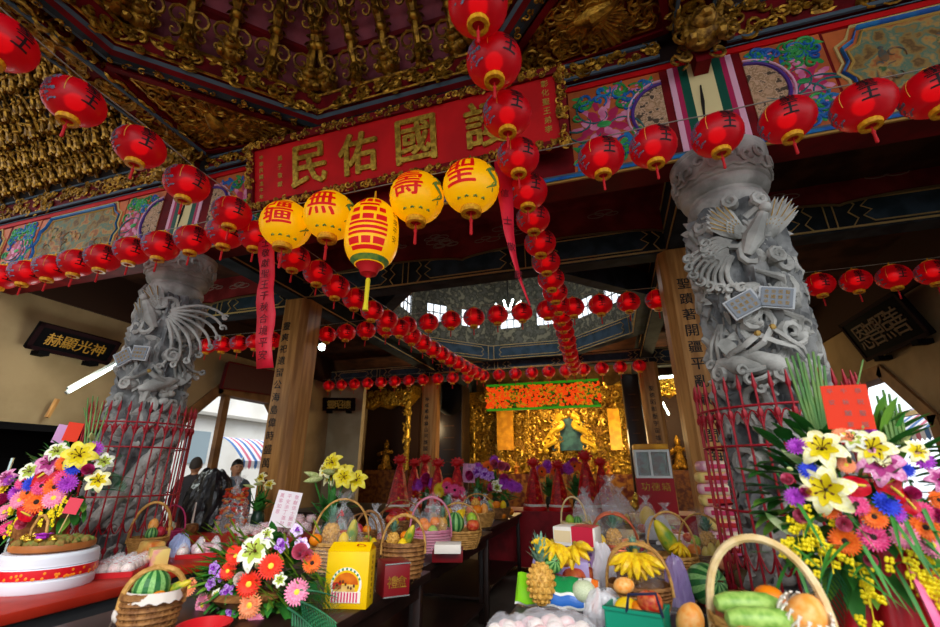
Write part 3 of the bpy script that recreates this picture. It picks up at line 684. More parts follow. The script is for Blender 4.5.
def round_lantern(name, R, H, ribs, paper, bulb, cat):
    t = thing(name, '', cat); n = 22
    pf = lambda z: R * sqrt(max(.0, 1 - (z / H) ** 2)) if abs(z) < H else 0
    pr = []
    for i in range(ribs + 1):
        z = H * .955 * (-1 + 2 * i / ribs); z = H * .955 * sin(pi / 2 * (z / (H * .955)))
        pr.append((pf(z) * (1 + (.011 if i % 2 else -.011)), z))
    sh = MB().lathe(pr, n, cap=False).build('shade', paper, t)
    MB().ball((0, 0, 0), (R * .34, R * .34, H * .4), 10, 7).build('bulb', bulb, t)
    rc = R * .36
    mb = MB(); mb.lathe([(rc, -H * .9), (rc * 1.06, -H * 1.0), (rc * 1.0, -H * 1.15), (rc * .62, -H * 1.16), (rc * .55, -H * 1.0)], 14, cap=False); mb.build('bottom_cap', CAP, t)
    mb = MB(); mb.lathe([(rc, H * .93), (rc * 1.05, H), (rc * .8, H * 1.05), (.012, H * 1.07), (.006, H * 1.3)], 12); mb.build('top_cap', CAP, t)
    k = R / .145
    mb = MB(); mb.lathe([(rc * .56, -H * 1.06), (rc * .56, -H * 1.0)], 10); mb.tube([(0, 0, -H * 1.0), (0, 0, -H * 1.38)], .004 * k, 5); mb.lathe([(.004 * k, -H * 2.0), (.009 * k, -H * 1.95), (.007 * k, -H * 1.5), (.011 * k, -H * 1.42), (.004 * k, -H * 1.34)], 7); mb.build('tassel', TASS, t)
    return t, pf, sh
def make_red():
    t, pf, sh = round_lantern('hanging_lantern', .145, .125, 26, PAPER_R, BULB, 'lantern')
    mb = MB()
    for i, ch in enumerate('聖王'): [wrap(mb, ch, .40 + dx, .048 - i * .074 + dz, .072, pf, 1.05) for dx, dz in ((-.02, 0), (.02, 0), (0, .003))]
    mb.build('lettering', INKY, sh, False)
    mb = MB(); r = random.Random(5)
    for k in range(46):
        a = -1.15 + r.gauss(0, .16); z = r.uniform(-.085, .07); rr = pf(z); s = r.uniform(.006, .013)
        mb.at(rr * sin(a), -rr * cos(a), z, rz=a).ball((0, 0, 0), (s, .0035, s * .8), 6, 4)
    mb.at().build('printed_flowers', BLUEP, sh)
    mb = MB(); mb.tube([(pf(z) * 1.008 * sin(-.45), -pf(z) * 1.008 * cos(-.45), z) for z in (.08, .06, .04, .02, 0, -.02, -.035)], .0022, 4); mb.build('gold_line', STRIPE, sh)
    return t
red = Kit(make_red)
def hang_red(p, label, group=None, sc=1, spin=0):
    face = atan2(p.x, p.y); red(p, -face + spin + RND.uniform(-.25, .25), label, group, sc * RND.uniform(.97, 1.03))
def wire(label, pts, r=.004):
    t = MB().tube(pts, r, 4).build('lantern_wire_hanging', M('pale_wire', '#8A8478', .5), None); tag(t, label, 'wire'); return t
H = .1625                                          # wire sits this far above a lantern's centre
# A/C: along the front beam
front = [P(x, y, Y=2.42) for x, y in ((2, 277), (26, 273), (51, 268), (77, 263), (103, 258), (132, 251), (161, 246), (193, 240))] + [P(226, 233, Y=2.42)]
for i, p in enumerate(front): hang_red(p, 'red paper lantern on the front beam string, %s outward from the red hanging cloth banner' % ORD[len(front) - 1 - i])
right = [P(x, y, Y=2.42) for x, y in ((601, 158), (653, 147), (717, 135), (787, 120), (863, 106), (934, 92))]
for i, p in enumerate(right): hang_red(p, 'large red paper lantern under the painted beam, %s to the right of the signboard' % ORD[i])
allp = front + [P(286, 225, Y=2.36), P(471, 187, Y=2.36)] + right
wire('wire of the lantern string along the painted front beam', [V((WL + .05, 2.42, allp[0].z + H))] + [p + V((0, 0, H)) for p in front] + [V((p.x, 2.42, p.z + .225)) for p in allp[9:11]] + [p + V((0, 0, H)) for p in right] + [V((WR, 2.42, right[-1].z + H))])
# L: left string running to the back;  B: right one
Lp = [P(x, y, X=-2.66) for x, y in ((0, 42), (75, 102), (140, 147), (187, 184))] + [P(232, 213, X=-2.68), P(256, 236, X=-2.7), P(294, 258, X=-2.66), P(318, 273, X=-2.66)]
y = Lp[-1].y; x0 = Lp[-1]
px = [(336, 287), (355, 299), (372, 311), (387, 320), (400, 328), (412, 336), (423, 343), (433, 349), (442, 354), (450, 359), (458, 363), (465, 367), (471, 370), (477, 373)]
for i, (a, b) in enumerate(px): Lp.append(P(a, b, X=-2.66))
for i, p in enumerate(Lp): hang_red(p, 'red paper lantern on the left string running to the back, %s from its near end' % ORD[i])
wire('wire of the left lantern string running to the back of the hall', [Lp[0] + V((.0, -.6, H + .12))] + [p + V((0, 0, H)) for p in Lp] + [V((Lp[-1].x, Lp[-1].y + .3, Lp[-1].z + H))])
Bp = [P(478, 6, Z=3.6), P(494, 62, Z=3.54), P(507, 115, Z=3.5), P(518, 158, Z=3.46), P(527, 192, Z=3.4), P(533, 219, Z=3.5), P(540, 243, Z=3.5), P(546, 262, Z=3.5), P(551, 279, Z=3.5), P(555, 292, Z=3.5)]
for a, b in ((558, 304), (561, 315), (563, 324), (565, 332), (567, 340), (568, 347), (570, 353), (571, 358), (573, 363), (574, 368)): Bp.append(P(a, b, Z=3.5))
for i, p in enumerate(Bp): hang_red(p, 'red paper lantern on the right string running to the back, %s from its near end' % ORD[i], spin=.3)
wire('wire of the right lantern string running to the back of the hall', [Bp[0] + V((.0, -.6, H + .12))] + [p + V((0, 0, H)) for p in Bp] + [V((Bp[-1].x, Bp[-1].y + .4, Bp[-1].z + H))])
# E: across the hall behind the middle columns;  F: at the rear row
ex = [-6.3 + .335 * i for i in range(31)]; E_ = [V((x, 5.35, 3.46 - .02 * sin((x + 6.3) * .9))) for x in ex if not (-4.35 < x < -3.8 and False)]
for i, p in enumerate(E_): hang_red(p, 'small red lantern on the string across the hall middle, %s from the left wall' % ORD[i])
wire('wire of the lantern string across the middle of the hall', [V((WL + .02, 5.35, 3.62))] + [p + V((0, 0, H)) for p in E_] + [V((WR - .02, 5.35, 3.62))])
F_ = [V((-6.75 + .375 * i, 9.45, 3.54)) for i in range(21)]
for i, p in enumerate(F_): hang_red(p, 'tiny far red lantern in the rearmost row before the altar, %s from the left' % ORD[i])
wire('wire of the rearmost lantern row before the altar', [V((WL + .02, 9.45, 3.54 + H))] + [p + V((0, 0, H)) for p in F_] + [V((XR + .6, 9.45, 3.54 + H))])
# the four yellow ones with their characters and the barrel lantern in their middle
def yellow(px, py, ch, label):
    t, pf, sh = round_lantern('hanging_yellow_lantern', .192, .187, 30, PAPER_Y, BULBY, 'lantern'); t['label'] = label
    mb = MB(); [wrap(mb, ch, -.42 + dx, .022 + dz, .22, pf, 1.0, 1.009 + q * .0015) for q, (dx, dz) in enumerate(((-.022, 0), (.022, 0), (0, .003)))]; mb.build('lettering', REDINK, sh, False)
    g = MB()                                            # green serpent-like scroll printed on the right flank
    def on(a, z): r = pf(z) * 1.008; return (r * sin(a), -r * cos(a), z)
    g.tube([on(.85 + .2 * sin(i * .62), .112 - i * .0125) for i in range(18)], [.004 + .008 * sin(pi * i / 17) for i in range(18)], 5)
    for i in range(6): g.tube([on(.85 + .2 * sin(i * 1.9) + (.11 + .04 * j) * (1 if i % 2 else -1), .10 - i * .036 - .012 * j) for j in range(3)], .004, 4)
    for i in range(4): a = -.75 + i * .5; g.tube([on(a - .1, -.152), on(a, -.146), on(a + .1, -.152)], .007, 4)
    g.build('printed_scroll', GREENP, sh)
    o = P(px, py, Y=2.36); t.location = o; t.rotation_euler = (0, 0, -atan2(o.x, o.y)); return t
yellow(286, 225, '疆', 'round yellow lantern with a red character, leftmost, beside the red cloth banner')
yellow(330, 216, '無', 'round yellow lantern with a red character, between the leftmost one and the barrel lantern')
yellow(417, 198, '壽', 'round yellow lantern with a red character, just right of the barrel lantern')
yellow(471, 187, '聖', 'round yellow lantern with a red character, nearest the right string of red lanterns')
t = thing('hanging_barrel_lantern', 'larger barrel-shaped yellow lantern with red block characters and long yellow tassel', 'lantern')
bf = lambda z: .182 * (1 - abs(z / .245) ** 3.2 * .52)
MB().lathe([(bf(z) * (1 + .006 * (i % 2)), z) for i, z in enumerate([-.24 + .48 * k / 32 for k in range(33)])], 24, cap=False).build('shade', PAPER_Y, t)
MB().ball((0, 0, 0), (.07, .07, .1), 10, 6).build('bulb', BULBY, t)
mb = MB()
def bar(z0, z1, a0, a1):
    n = max(2, int((a1 - a0) / .12)); mb.grid(lambda u, v: (bf(z0 + (z1 - z0) * v) * 1.012 * sin(a0 + (a1 - a0) * u), -bf(z0 + (z1 - z0) * v) * 1.012 * cos(a0 + (a1 - a0) * u), z0 + (z1 - z0) * v), n, 3)
for z0, z1, segs in ((.17, .215, ((-.75, -.45), (-.35, -.1), (.0, .3))), (.135, .155, ((-.6, .2),)), (.085, .12, ((-.85, -.55), (-.42, .1), (.2, .45))), (.02, .06, ((-.9, -.5), (-.4, .0), (.1, .5))),
                     (-.01, .008, ((-.95, .55),)), (-.05, -.028, ((-.98, .55),)), (-.085, -.066, ((-.98, .55),)), (-.15, -.105, ((-.98, -.5), (-.4, -.05), (.05, .5))), (-.185, -.16, ((-.9, .5),))):
    for a, b in segs: bar(z0, z1, a, b)
mb.build('block_lettering', REDINK, t)
mb = MB()
for i, ch in enumerate('合境平安'): wrap(mb, ch, .95, .12 - i * .065, .05, bf, 1, 1.01)
mb.build('small_lettering', INKY, t, False)
mb = MB().lathe([(bf(-.235) * 1.02, -.235), (bf(-.205) * 1.012, -.205)], 24, cap=False); mb.build('green_band', GREENP, t)
mb = MB().lathe([(bf(-.24), -.238), (.07, -.262), (.055, -.3), (.02, -.315), (.012, -.33)], 16); mb.build('bottom_cap', TASS, t)
mb = MB().lathe([(bf(.24), .238), (.07, .258), (.012, .265), (.006, .36)], 16); mb.build('top_cap', CAP, t)
mb = MB().lathe([(.006, -.32), (.016, -.34), (.014, -.5), (.02, -.56)], 8); mb.build('tassel', M('yellow_tassel', '#E8D020', .6), t)
o = P(372, 235, Y=2.3); t.location = o; t.rotation_euler = (0, 0, -atan2(o.x, o.y))
# long cloth banners with ink writing
CLOTH = M('red_satin_cloth', '#E02038', .45, col2='#D01830', scale=6, bump=.2, bscale=25)
def banner(label, pts, widths, txt, tw, twist=None):
    t = thing('hanging_banner', label, 'banner', pts[0]); n = len(pts)
    mb = MB(); vs = []; fs = []
    for i, p in enumerate(pts):
        a = twist[i] if twist else 0; d = V((cos(a), sin(a), 0)) * widths[i] / 2; q = p - pts[0] + V((0, .012 * sin(i * 1.7), 0)); vs += [q - d, q + V((0, .006 * cos(i * 2.3), 0)), q + d]
    for i in range(n - 1):
        b = i * 3; fs += [(b, b + 1, b + 4, b + 3), (b + 1, b + 2, b + 5, b + 4)]
    mb.add(vs, fs); o = mb.build('cloth', CLOTH, t)
    sol = o.modifiers.new('thick', 'SOLIDIFY'); sol.thickness = .003
    g = MB(); L = len(txt)
    for i, ch in enumerate(txt):
        u = (i + 1.2) / (L + 1.2) * (n - 1); k = min(n - 2, int(u)); p = pts[k].lerp(pts[k + 1], u - k) - pts[0]; a = twist[k] if twist else 0
        g.at(p.x, p.y - .018, p.z, rz=a).text(ch, 0, 0, tw, .002)
    g.build('ink_writing', M('faded_dark_ink', '#5A0A18', .7), t, False); return t
a, b = P(268, 222, Y=2.5), P(264, 368, Y=2.5)
banner('long red cloth banner with faded writing hanging beside the leftmost yellow lantern', [a.lerp(b, i / 12) for i in range(13)], [.16 + .015 * sin(i) for i in range(13)], '信士敬獻聖王千秋合境平安', .075)
pp = [P(x, y, Y=2.5 - .0 * i) for i, (x, y) in enumerate(((503, 160), (504, 185), (507, 210), (509, 232), (513, 255), (520, 280), (530, 306)))]
banner('narrow twisted red ribbon with writing hanging under the right lantern string', pp, [.13, .12, .095, .075, .05, .03, .02], '信士敬獻', .06, [.3, .35, .5, .6, .8, 1, 1.2])
# ================================================================ CARVED STONE PILLARS
STGOLD = M('pillar_gold_touches', '#9A7A3A', .5, .3); PLAQ = M('slate_plaque', '#7E848C', .7)
def pillar(label, X, Y, seed, feats):
    t = thing('carved_pillar', label, 'pillar', (X, Y, 0), kind='thing'); base = V((X, Y, 0)); r_ = random.Random(seed)
    nz = V((seed * 3.1, seed * 1.7, 0))
    def rad(a, z):
        p = V((cos(a) * 1.1, sin(a) * 1.1, z * 1.15)) * 2.6 + nz; v = 1 - abs(noise.noise(p)) * 2; w = 1 - abs(noise.noise(p * 2.3)) * 2; x = noise.noise(p * 5.5)
        return .185 + .085 * max(0, v) + .04 * max(0, w) + .016 * x
    MB().grid(lambda u, v: (rad(u * 2 * pi, v * 3.1) * cos(u * 2 * pi), rad(u * 2 * pi, v * 3.1) * sin(u * 2 * pi), v * 3.1), 110, 230, True).build('shaft', STONED, t)
    face = atan2(-Y, -X)                                   # towards the forecourt
    def fr(a, z, R=.255):                                  # frame on the shaft: a = angle from the front, to the right
        th = face + a; n = V((cos(th), sin(th), 0)); e = V((-sin(th), cos(th), 0)); return n * R + V((0, 0, z)), e, n
    def px(x, y):                                          # photograph pixel -> (angle, height) on the shaft
        d = (P(x, y, Y=2) - EYE).normalized(); o = EYE - base; A = d.x * d.x + d.y * d.y; B = o.x * d.x + o.y * d.y; C = o.x * o.x + o.y * o.y - .28 ** 2
        s = (-B - sqrt(max(0, B * B - A * C))) / A; q = o + d * s; a = atan2(q.y, q.x) - face
        return (a + pi) % (2 * pi) - pi, q.z
    cap = MB(); cap.lathe([(.20, 3.04), (.21, 3.1), (.235, 3.13), (.25, 3.17), (.24, 3.21), (.222, 3.23), (.228, 3.25), (.265, 3.27), (.275, 3.295), (.27, 3.32), (.285, 3.33), (.295, 3.42), (.29, 3.47), (.305, 3.5), (.31, 3.53), (.30, 3.545), (.31, 3.57)], 40)
    cap.build('capital', STONE, t)
    cc = MB()
    for k in range(20):
        th = face + (k - 10) * .314; n = V((cos(th), sin(th), 0)); e = V((-sin(th), cos(th), 0)); z = 3.42 + .03 * (k % 2)
        spiral(cc, n * .295 + EZ * z, e, EZ, .05, 1.2, .5 * k, .012, 1 if k % 2 else -1, n); cc.tube([n * .29 + e * -.05 + EZ * 3.35, n * .297 + EZ * 3.37, n * .29 + e * .05 + EZ * 3.35], .012, 5)
    cc.build('capital_carving', STONE, t)
    # clouds, rocks and curls over the whole shaft
    cl = MB()
    for k in range(330):
        a = r_.uniform(-pi, pi); z = r_.uniform(.1, 3.02); p, e, n = fr(a, z, .245)
        m = k % 4
        if m == 0:
            for j in range(4): cl.ball(p + e * r_.uniform(-.07, .07) + EZ * r_.uniform(-.05, .05), (.05, .05, .038), 8, 5)
            spiral(cl, p + n * .03, e, EZ, .06, 1.2, r_.random() * 6, .013, r_.choice((-1, 1)), n)
        elif m == 1: spiral(cl, p + n * .02, e, EZ, .085, 1.3, r_.random() * 6, .019, r_.choice((-1, 1)), n)
        elif m == 2:
            q = p + e * r_.uniform(-.16, .16) + EZ * r_.uniform(.08, .2); cl.tube([p, (p + q) / 2 + n * .05 + e * .03, q], [.028, .024, .012], 6)
        else:
            for j in range(3): a_ = r_.random() * 6.28; dd = e * cos(a_) + EZ * sin(a_); cl.leaf(p, p + dd * .13 + n * .045, .03, side=n.cross(dd), cup=.4)
    cl.build('cloud_and_rock_carving', STONE, t)
    dr = MB(); pts = []; rr = []                            # a dragon's body winding up the shaft
    for i in range(46):
        u = i / 45; p, e, n = fr(-2.4 + u * 5.2, .5 + u * 1.9 + .08 * sin(u * 14), .285 + .025 * sin(u * 22)); pts.append(p); rr.append(.055 * (.4 + .6 * sin(pi * min(1, u * 1.1))))
    dr.tube(pts, rr, 9)
    for i in range(2, 44): d = (pts[i + 1] - pts[i - 1]).normalized(); n = V((pts[i].x, pts[i].y, 0)).normalized(); dr.leaf(pts[i] + n * rr[i] * .7, pts[i] + n * (rr[i] + .035) - d * .03, .018, side=n.cross(d))
    dr.build('dragon', STONE, t)
    ph = MB(); go = MB(); pq = MB(); pl = MB()
    for f in feats:
        k = f[0]; a, z = px(f[1], f[2]); p, e, n = fr(a, z, .275)
        if k == 'wing':                                    # fan of long feathers
            _, _, _, ang, L, nf, spread = f
            for i in range(nf):
                q = ang + (i - nf / 2) * spread / nf; dd = e * cos(q) + EZ * sin(q); LL = L * (1 - .45 * abs(i / nf - .35)); a1 = p + dd * .02 + n * .012 * (i % 2); tip = a1 + dd * LL + n * .03
                ph.leaf(a1, tip, .024, side=n.cross(dd), cup=.5); 
                for j in range(3): ph.leaf(a1 + dd * LL * .1, a1 + dd * LL * (.3 + .1 * j) + n * (.035), .018, side=n.cross(dd), cup=.4)
                if i % 2: go.tube([a1 + dd * LL * .25 + n * .022, a1 + dd * LL * .9 + n * .036], .004, 4)
        elif k == 'body':
            ang = f[3]; dd = e * cos(ang) + EZ * sin(ang); ph.tube([p - dd * .1, p + n * .03, p + dd * .1 + n * .03, p + dd * .17 + n * .05], [.03, .06, .04, .028], 8); h = p + dd * .2 + n * .06; ph.ball(h, .035, 8, 5); ph.leaf(h, h + dd * .07 - EZ * .02, .014); ph.leaf(h, h - dd * .06 + EZ * .06, .02)
        elif k == 'plume':                                 # long curling tail feathers
            _, _, _, ang, L, nf, bend = f
            for i in range(nf):
                pts = []; 
                for j in range(10):
                    u = j / 9; q = ang + (i - nf / 2) * .22 + bend * u * u * (1 + .3 * i / nf); pts.append((pts[-1] if pts else p) + (e * cos(q) + EZ * sin(q)) * (L / 9) + (n * .004 if u < .5 else n * -.003))
                ph.tube(pts, [.017 * (1 - .3 * u / 9) for u in range(10)], 6); spiral(ph, pts[-1] + n * .01, e, EZ, .03, 1.1, i, .011, 1, n)
        elif k == 'plaque':                                # folded tablet with rows of gold characters
            _, _, _, rot, w, h = f
            for s in (-1, 1):
                m = Matrix.Translation(p + n * .07) @ Matrix((( e.x, -n.x, 0, 0), (e.y, -n.y, 0, 0), (0, 0, 1, 0), (0, 0, 0, 1))) @ Matrix.Rotation(-rot, 4, 'Y')
                tilt_ = m @ Matrix.Rotation(s * .34, 4, 'Y')
                for B, sz, y in ((pq, 1, .0), (pl, .86, -.008)):
                    B.m = tilt_.copy(); B.box(s * w * .25 - w * .25 * sz, y, -h / 2 * sz, s * w * .25 + w * .25 * sz, y + .02, h / 2 * sz)
                go.m = tilt_.copy()
                for c_ in range(4):
                    for r2 in range(3): go.text('合境平安國泰民護佑聖王宮'[(c_ * 3 + r2) % 12], s * w * .25 + (c_ - 1.5) * w * .095, (1 - r2) * h * .25, h * .17, .010)
                go.m = Matrix(); 
        elif k == 'ribbon':
            _, _, _, dx, dz = f
            for s in (-1, 1): ph.tube([p + n * .05, p + e * s * dx * .5 + EZ * dz * .7 + n * .08, p + e * s * dx + EZ * dz + n * .04, p + e * s * dx * 1.2 + EZ * dz * 1.6], [.022, .02, .018, .01], 6, flat=.5)
            go.ball(p + n * .06, .02, 6, 4)
        elif k == 'blob':
            R = f[3]; ph.ball(p, (R, R, R * .8), 10, 6); spiral(ph, p + n * R * .8, e, EZ, R * .9, 1.6, 1, .016, 1, n)
        elif k == 'fish':
            ang = f[3]; dd = e * cos(ang) + EZ * sin(ang); ph.tube([p - dd * .16, p - dd * .05 + n * .03, p + dd * .07 + n * .02, p + dd * .15], [.02, .06, .045, .012], 8); ph.leaf(p + dd * .12, p + dd * .25 + n * .03, .06, side=EZ)
    ph.build('phoenix_and_figures', STONE, t); pq.build('plaque', M('pale_plaque_rim', '#B8BABC', .7), t, False); pl.build('plaque_face', PLAQ, t, False); go.build('gold_touches', STGOLD, t)
    MB().lathe([(.42, 0), (.44, .1), (.36, .2), (.3, .3), (.34, .36), (.28, .42)], 28).build('base', STONE, t)
    return t
pillar('near carved grey stone pillar with phoenix and plaque, right of the hall entrance', XR, Y1, 3, [
    ('wing', 748, 238, 2.35, .28, 12, .9), ('wing', 764, 242, 1.1, .34, 11, .8), ('body', 752, 240, 1.1), ('plume', 734, 252, 3.5, .25, 8, 1.25), ('plume', 734, 244, 2.9, .16, 5, 1.5), ('blob', 772, 258, .055),
    ('plaque', 757, 300, .08, .34, .125), ('ribbon', 758, 336, .15, -.09), ('ribbon', 770, 330, .12, -.12), ('fish', 748, 366, -.3), ('blob', 728, 374, .06), ('blob', 782, 374, .06), ('plume', 722, 320, 4.4, .26, 3, .6), ('plume', 790, 345, 4.2, .3, 3, -.8), ('fish', 765, 362, 2.6), ('blob', 730, 205, .05), ('blob', 755, 203, .05)])
pillar('carved grey stone pillar with phoenix and plaque beside the left side bay', XL, Y1, 8, [
    ('plume', 164, 312, -.2, .5, 8, -1.0), ('wing', 160, 310, 2.2, .26, 8, 1.0), ('body', 152, 318, 2.0), ('plaque', 137, 354, .25, .30, .13), ('ribbon', 150, 372, .13, -.08), ('wing', 143, 322, 1.9, .24, 7, .8), ('blob', 170, 356, .07), ('blob', 182, 376, .06), ('fish', 160, 384, .4), ('blob', 130, 384, .06), ('plume', 178, 350, -1.2, .3, 4, 1.0)])
def guard(label, X, Y, R, h, n=34):
    t = thing('iron_guard', label, 'iron guard', (X, Y, 0))
    rod = MB().tube([(0, 0, 0), (0, 0, h)], .006, 6); rod.lathe([(.006, h - .02), (.013, h), (.003, h + .07)], 6); rod.lathe([(.012, h - .16), (.016, h - .14), (.012, h - .12)], 6); rod.lathe([(.012, .9), (.016, .92), (.012, .94)], 6)
    p0 = None
    for k in range(n):
        a = 2 * pi * k / n
        o = rod.build('rod', GUARD, t) if p0 is None else p0.copy()
        if p0 is None: p0 = o
        else: COL.objects.link(o)
        o.location = (R * cos(a), R * sin(a), 0)
    for z in (.15, .75, 1.3, h - .30, h - .10): MB().tube([(R * cos(2 * pi * k / 40), R * sin(2 * pi * k / 40), z) for k in range(40)], .007, 5, closed=True).build('ring', GUARD, t)
    for z, s in ((h - .21, 1), (1.12, -1), (.55, -1)):
        a_ = MB()
        for k in range(n):
            pts = [(R * cos(2 * pi * (k + u) / n), R * sin(2 * pi * (k + u) / n), z + s * .085 * sin(pi * u)) for u in [i / 8 for i in range(9)]]; a_.tube(pts, .0045, 4)
        a_.build('arch_bars', GUARD, t)
    return t
guard('red iron rod guard around the near right stone pillar', XR, Y1, .40, 1.92)
guard('red iron rod guard around the left stone pillar', XL, Y1, .40, 1.98)
# ================================================================ HALL BEYOND, OUTSIDE, WALL THINGS
def obox(mb, pts, depth):
    """slab from four world corners (tl, tr, br, bl), pushed back along its normal"""
    a, b, c, d = pts; n = (b - a).cross(d - a).normalized() * depth
    return mb.add([a, b, c, d, a + n, b + n, c + n, d + n], [(0, 3, 2, 1), (4, 5, 6, 7), (0, 1, 5, 4), (1, 2, 6, 5), (2, 3, 7, 6), (3, 0, 4, 7)])
BLKL = M('black_lacquer_board', '#0A0809', .85, spec=.06); DGOLD = M('dim_gold_characters', '#B8862E', .4, .3); DOCH = M('dim_ochre_characters', '#4E3016', .7, 0)
def wall_sign(name, label, loc, rz, w, h, txt, mat_txt, lean=.25, size=.3):
    t = thing(name, label, 'hanging sign', loc, rz); m = Matrix.Rotation(lean, 4, 'X')
    mb = MB(); mb.m = m.copy(); mb.cbox(-w / 2, -.03, 0, w / 2, .03, h, .01); mb.build('board', BLKL, t)
    mb = MB(); mb.m = m.copy()
    for a in ((-w / 2, 0, w / 2, .05), (-w / 2, h - .05, w / 2, h), (-w / 2, 0, -w / 2 + .05, h), (w / 2 - .05, 0, w / 2, h)): mb.box(a[0], -.045, a[1], a[2], -.028, a[3])
    mb.build('frame', M('dark_red_black_frame', '#1C0A0C', .85, spec=.08), t, False)
    g = MB(); g.m = Matrix.Translation((0, 0, 0)) @ m; n = len(txt); k = g.m.copy()
    for i, ch in enumerate(txt): g.m = k @ Matrix.Translation((0, -.031, 0)); g.text(ch, (i - (n - 1) / 2) * w * .72 / n, h / 2, size, .01)
    g.build('lettering', mat_txt, t, False)
    b = MB()
    for s in (-1, 1): b.box(s * w * .3 - .06, -.06, -.06, s * w * .3 + .06, .1, -.003)
    b.build('bracket', BLKL, t, False); return t
a, b = P(24, 345, X=-6.9), P(106, 366, X=-6.9)
wall_sign('hanging_sign', 'black lacquer sign with four gold characters high on the left beige wall', ((a + b) / 2), pi / 2, (b - a).length, .36, '赫顯光神', DGOLD, .45, .17)
a, b = P(868, 360, X=3.76), P(938, 334, X=3.76)
wall_sign('hanging_sign', 'black lacquer sign with four dim characters above the right side opening', ((a + b) / 2), -pi / 2, (b - a).length * .95, .62, '恩普照善', DOCH, .35, .36)
a, b = P(322, 401, X=-6.0), P(357, 408, X=-6.0)
wall_sign('hanging_sign', 'small black sign with gold characters far back, left of the side shrine', (-6.4, 9.5, 2.9), .35, .8, .32, '靈昭德', DGOLD, .3, .2)
t = thing('lintel_board', 'dark maroon board fixed above the left side opening', 'board', (0, 0, 0))
obox(MB(), [P(229, 362, X=-6.85), P(282, 373, X=-6.85), P(278, 396, X=-6.85), P(222, 388, X=-6.85)], .08).build('board', M('maroon_board', '#4A1214', .5), t, False)
mb = MB(); q = [P(229, 362, X=-6.84), P(282, 373, X=-6.84), P(278, 396, X=-6.84), P(222, 388, X=-6.84)]; mb.tube(q, .02, 4, closed=True); mb.build('frame', DRED, t, False)
TUBE = M('fluorescent_tube_light', '#E6FFF8', .5, emit=5)
def tube_lamp(label, a, b, r=.02):
    t = thing('fluorescent_lamp_hanging', label, 'lamp', a); d = b - a
    MB().tube([d * .03, d * .97], r, 8).build('tube', TUBE, t)
    mb = MB(); n = V((0, 0, .05)); mb.tube([n, d + n], .03, 4, flat=.6); mb.tube([V(), d * .03], r * 1.1, 8); mb.tube([d * .97, d], r * 1.1, 8); mb.build('housing', M('lamp_housing_grey', '#7A7A74', .5), t, False); return t
tube_lamp('slanting white fluorescent tube lamp on the left beige wall', P(66, 393, X=-6.1), P(118, 364, X=-6.1), .02)
t = thing('wall_bracket_arm', 'short pale wooden arm on the left wall below the tube lamp', 'bracket', P(50, 408, X=-6.85))
MB().tube([(0, 0, -.12), (.0, .05, .12)], .03, 5).build('arm', WOOD, t)
t = thing('hanging_bulb', 'round white bulb lamp beside the left timber column', 'lamp', P(322, 347, Y=6.6))
MB().ball((0, 0, 0), .07, 12, 8).build('globe', TUBE, t); MB().lathe([(.03, .06), (.035, .11), (.008, .13), (.006, .5)], 8).build('holder', BLKL, t)
t = thing('hanging_tube_cluster', 'cluster of white light tubes fanning out under the tower windows', 'lamp', P(508, 306, Y=8.4))
for k, (dx, dz) in enumerate(((-.28, .1), (-.1, .16), (.1, .16), (.28, .1))): MB().tube([(dx * .35, 0, -.08), (dx, .05, dz)], .022, 6).build('tube', TUBE, t)
MB().ball((0, 0, -.12), (.12, .1, .05), 10, 5).build('holder', M('lamp_housing_grey', '#7A7A74'), t); MB().tube([(0, 0, -.1), (0, 0, 1.6)], .01, 5).build('stem', BLKL, t)
# shadowed doorway in the left wall, its shade built as a black box; railing
y0, y1 = 2.3, P(88, 428, X=-6.8).y
t = thing('shadowed_doorway_box', 'shadowed doorway in the left wall, its shade a black box with bronze figures', 'cabinet', (-6.6, (y0 + y1) / 2, 0)); L = (y1 - y0) / 2; zt = P(40, 425, X=-6.6).z
mb = MB(); mb.box(-.38, -L, 0, -.3, L, zt); mb.box(-.3, -L, zt - .08, .1, L, zt); mb.box(-.3, -L, 0, .1, -L + .05, zt - .08); mb.box(-.3, L - .05, 0, .1, L, zt - .08); mb.box(-.3, -L + .05, 0, .1, L - .05, .85); mb.build('body', BLKL, t, False)
for i in range(3):
    f = MB(); lump_figure(f, .5, 50 + i); o = f.build('bronze_figure', M('dull_bronze', '#4A3018', .4, .6), t); o.location = (-.1, -L + .5 + i * (2 * L - .9) / 2, .85); o.rotation_euler = (0, 0, pi / 2)
t = thing('chrome_railing', 'row of bright metal rails in front of the shadowed doorway', 'railing', (-6.1, (y0 + y1) / 2, 0)); CHR = M('chrome_rail', '#B8C4C0', .25, .8)
for i in range(9): MB().tube([(0, -L + .05 + i * (2 * L - .3) / 8, 0), (0, -L + .05 + i * (2 * L - .3) / 8, 1.62)], .016, 6).build('upright', CHR, t)
for z in (.3, 1.4): MB().tube([(0, -L, z), (0, L - .2, z)], .014, 6).build('crossbar', CHR, t)
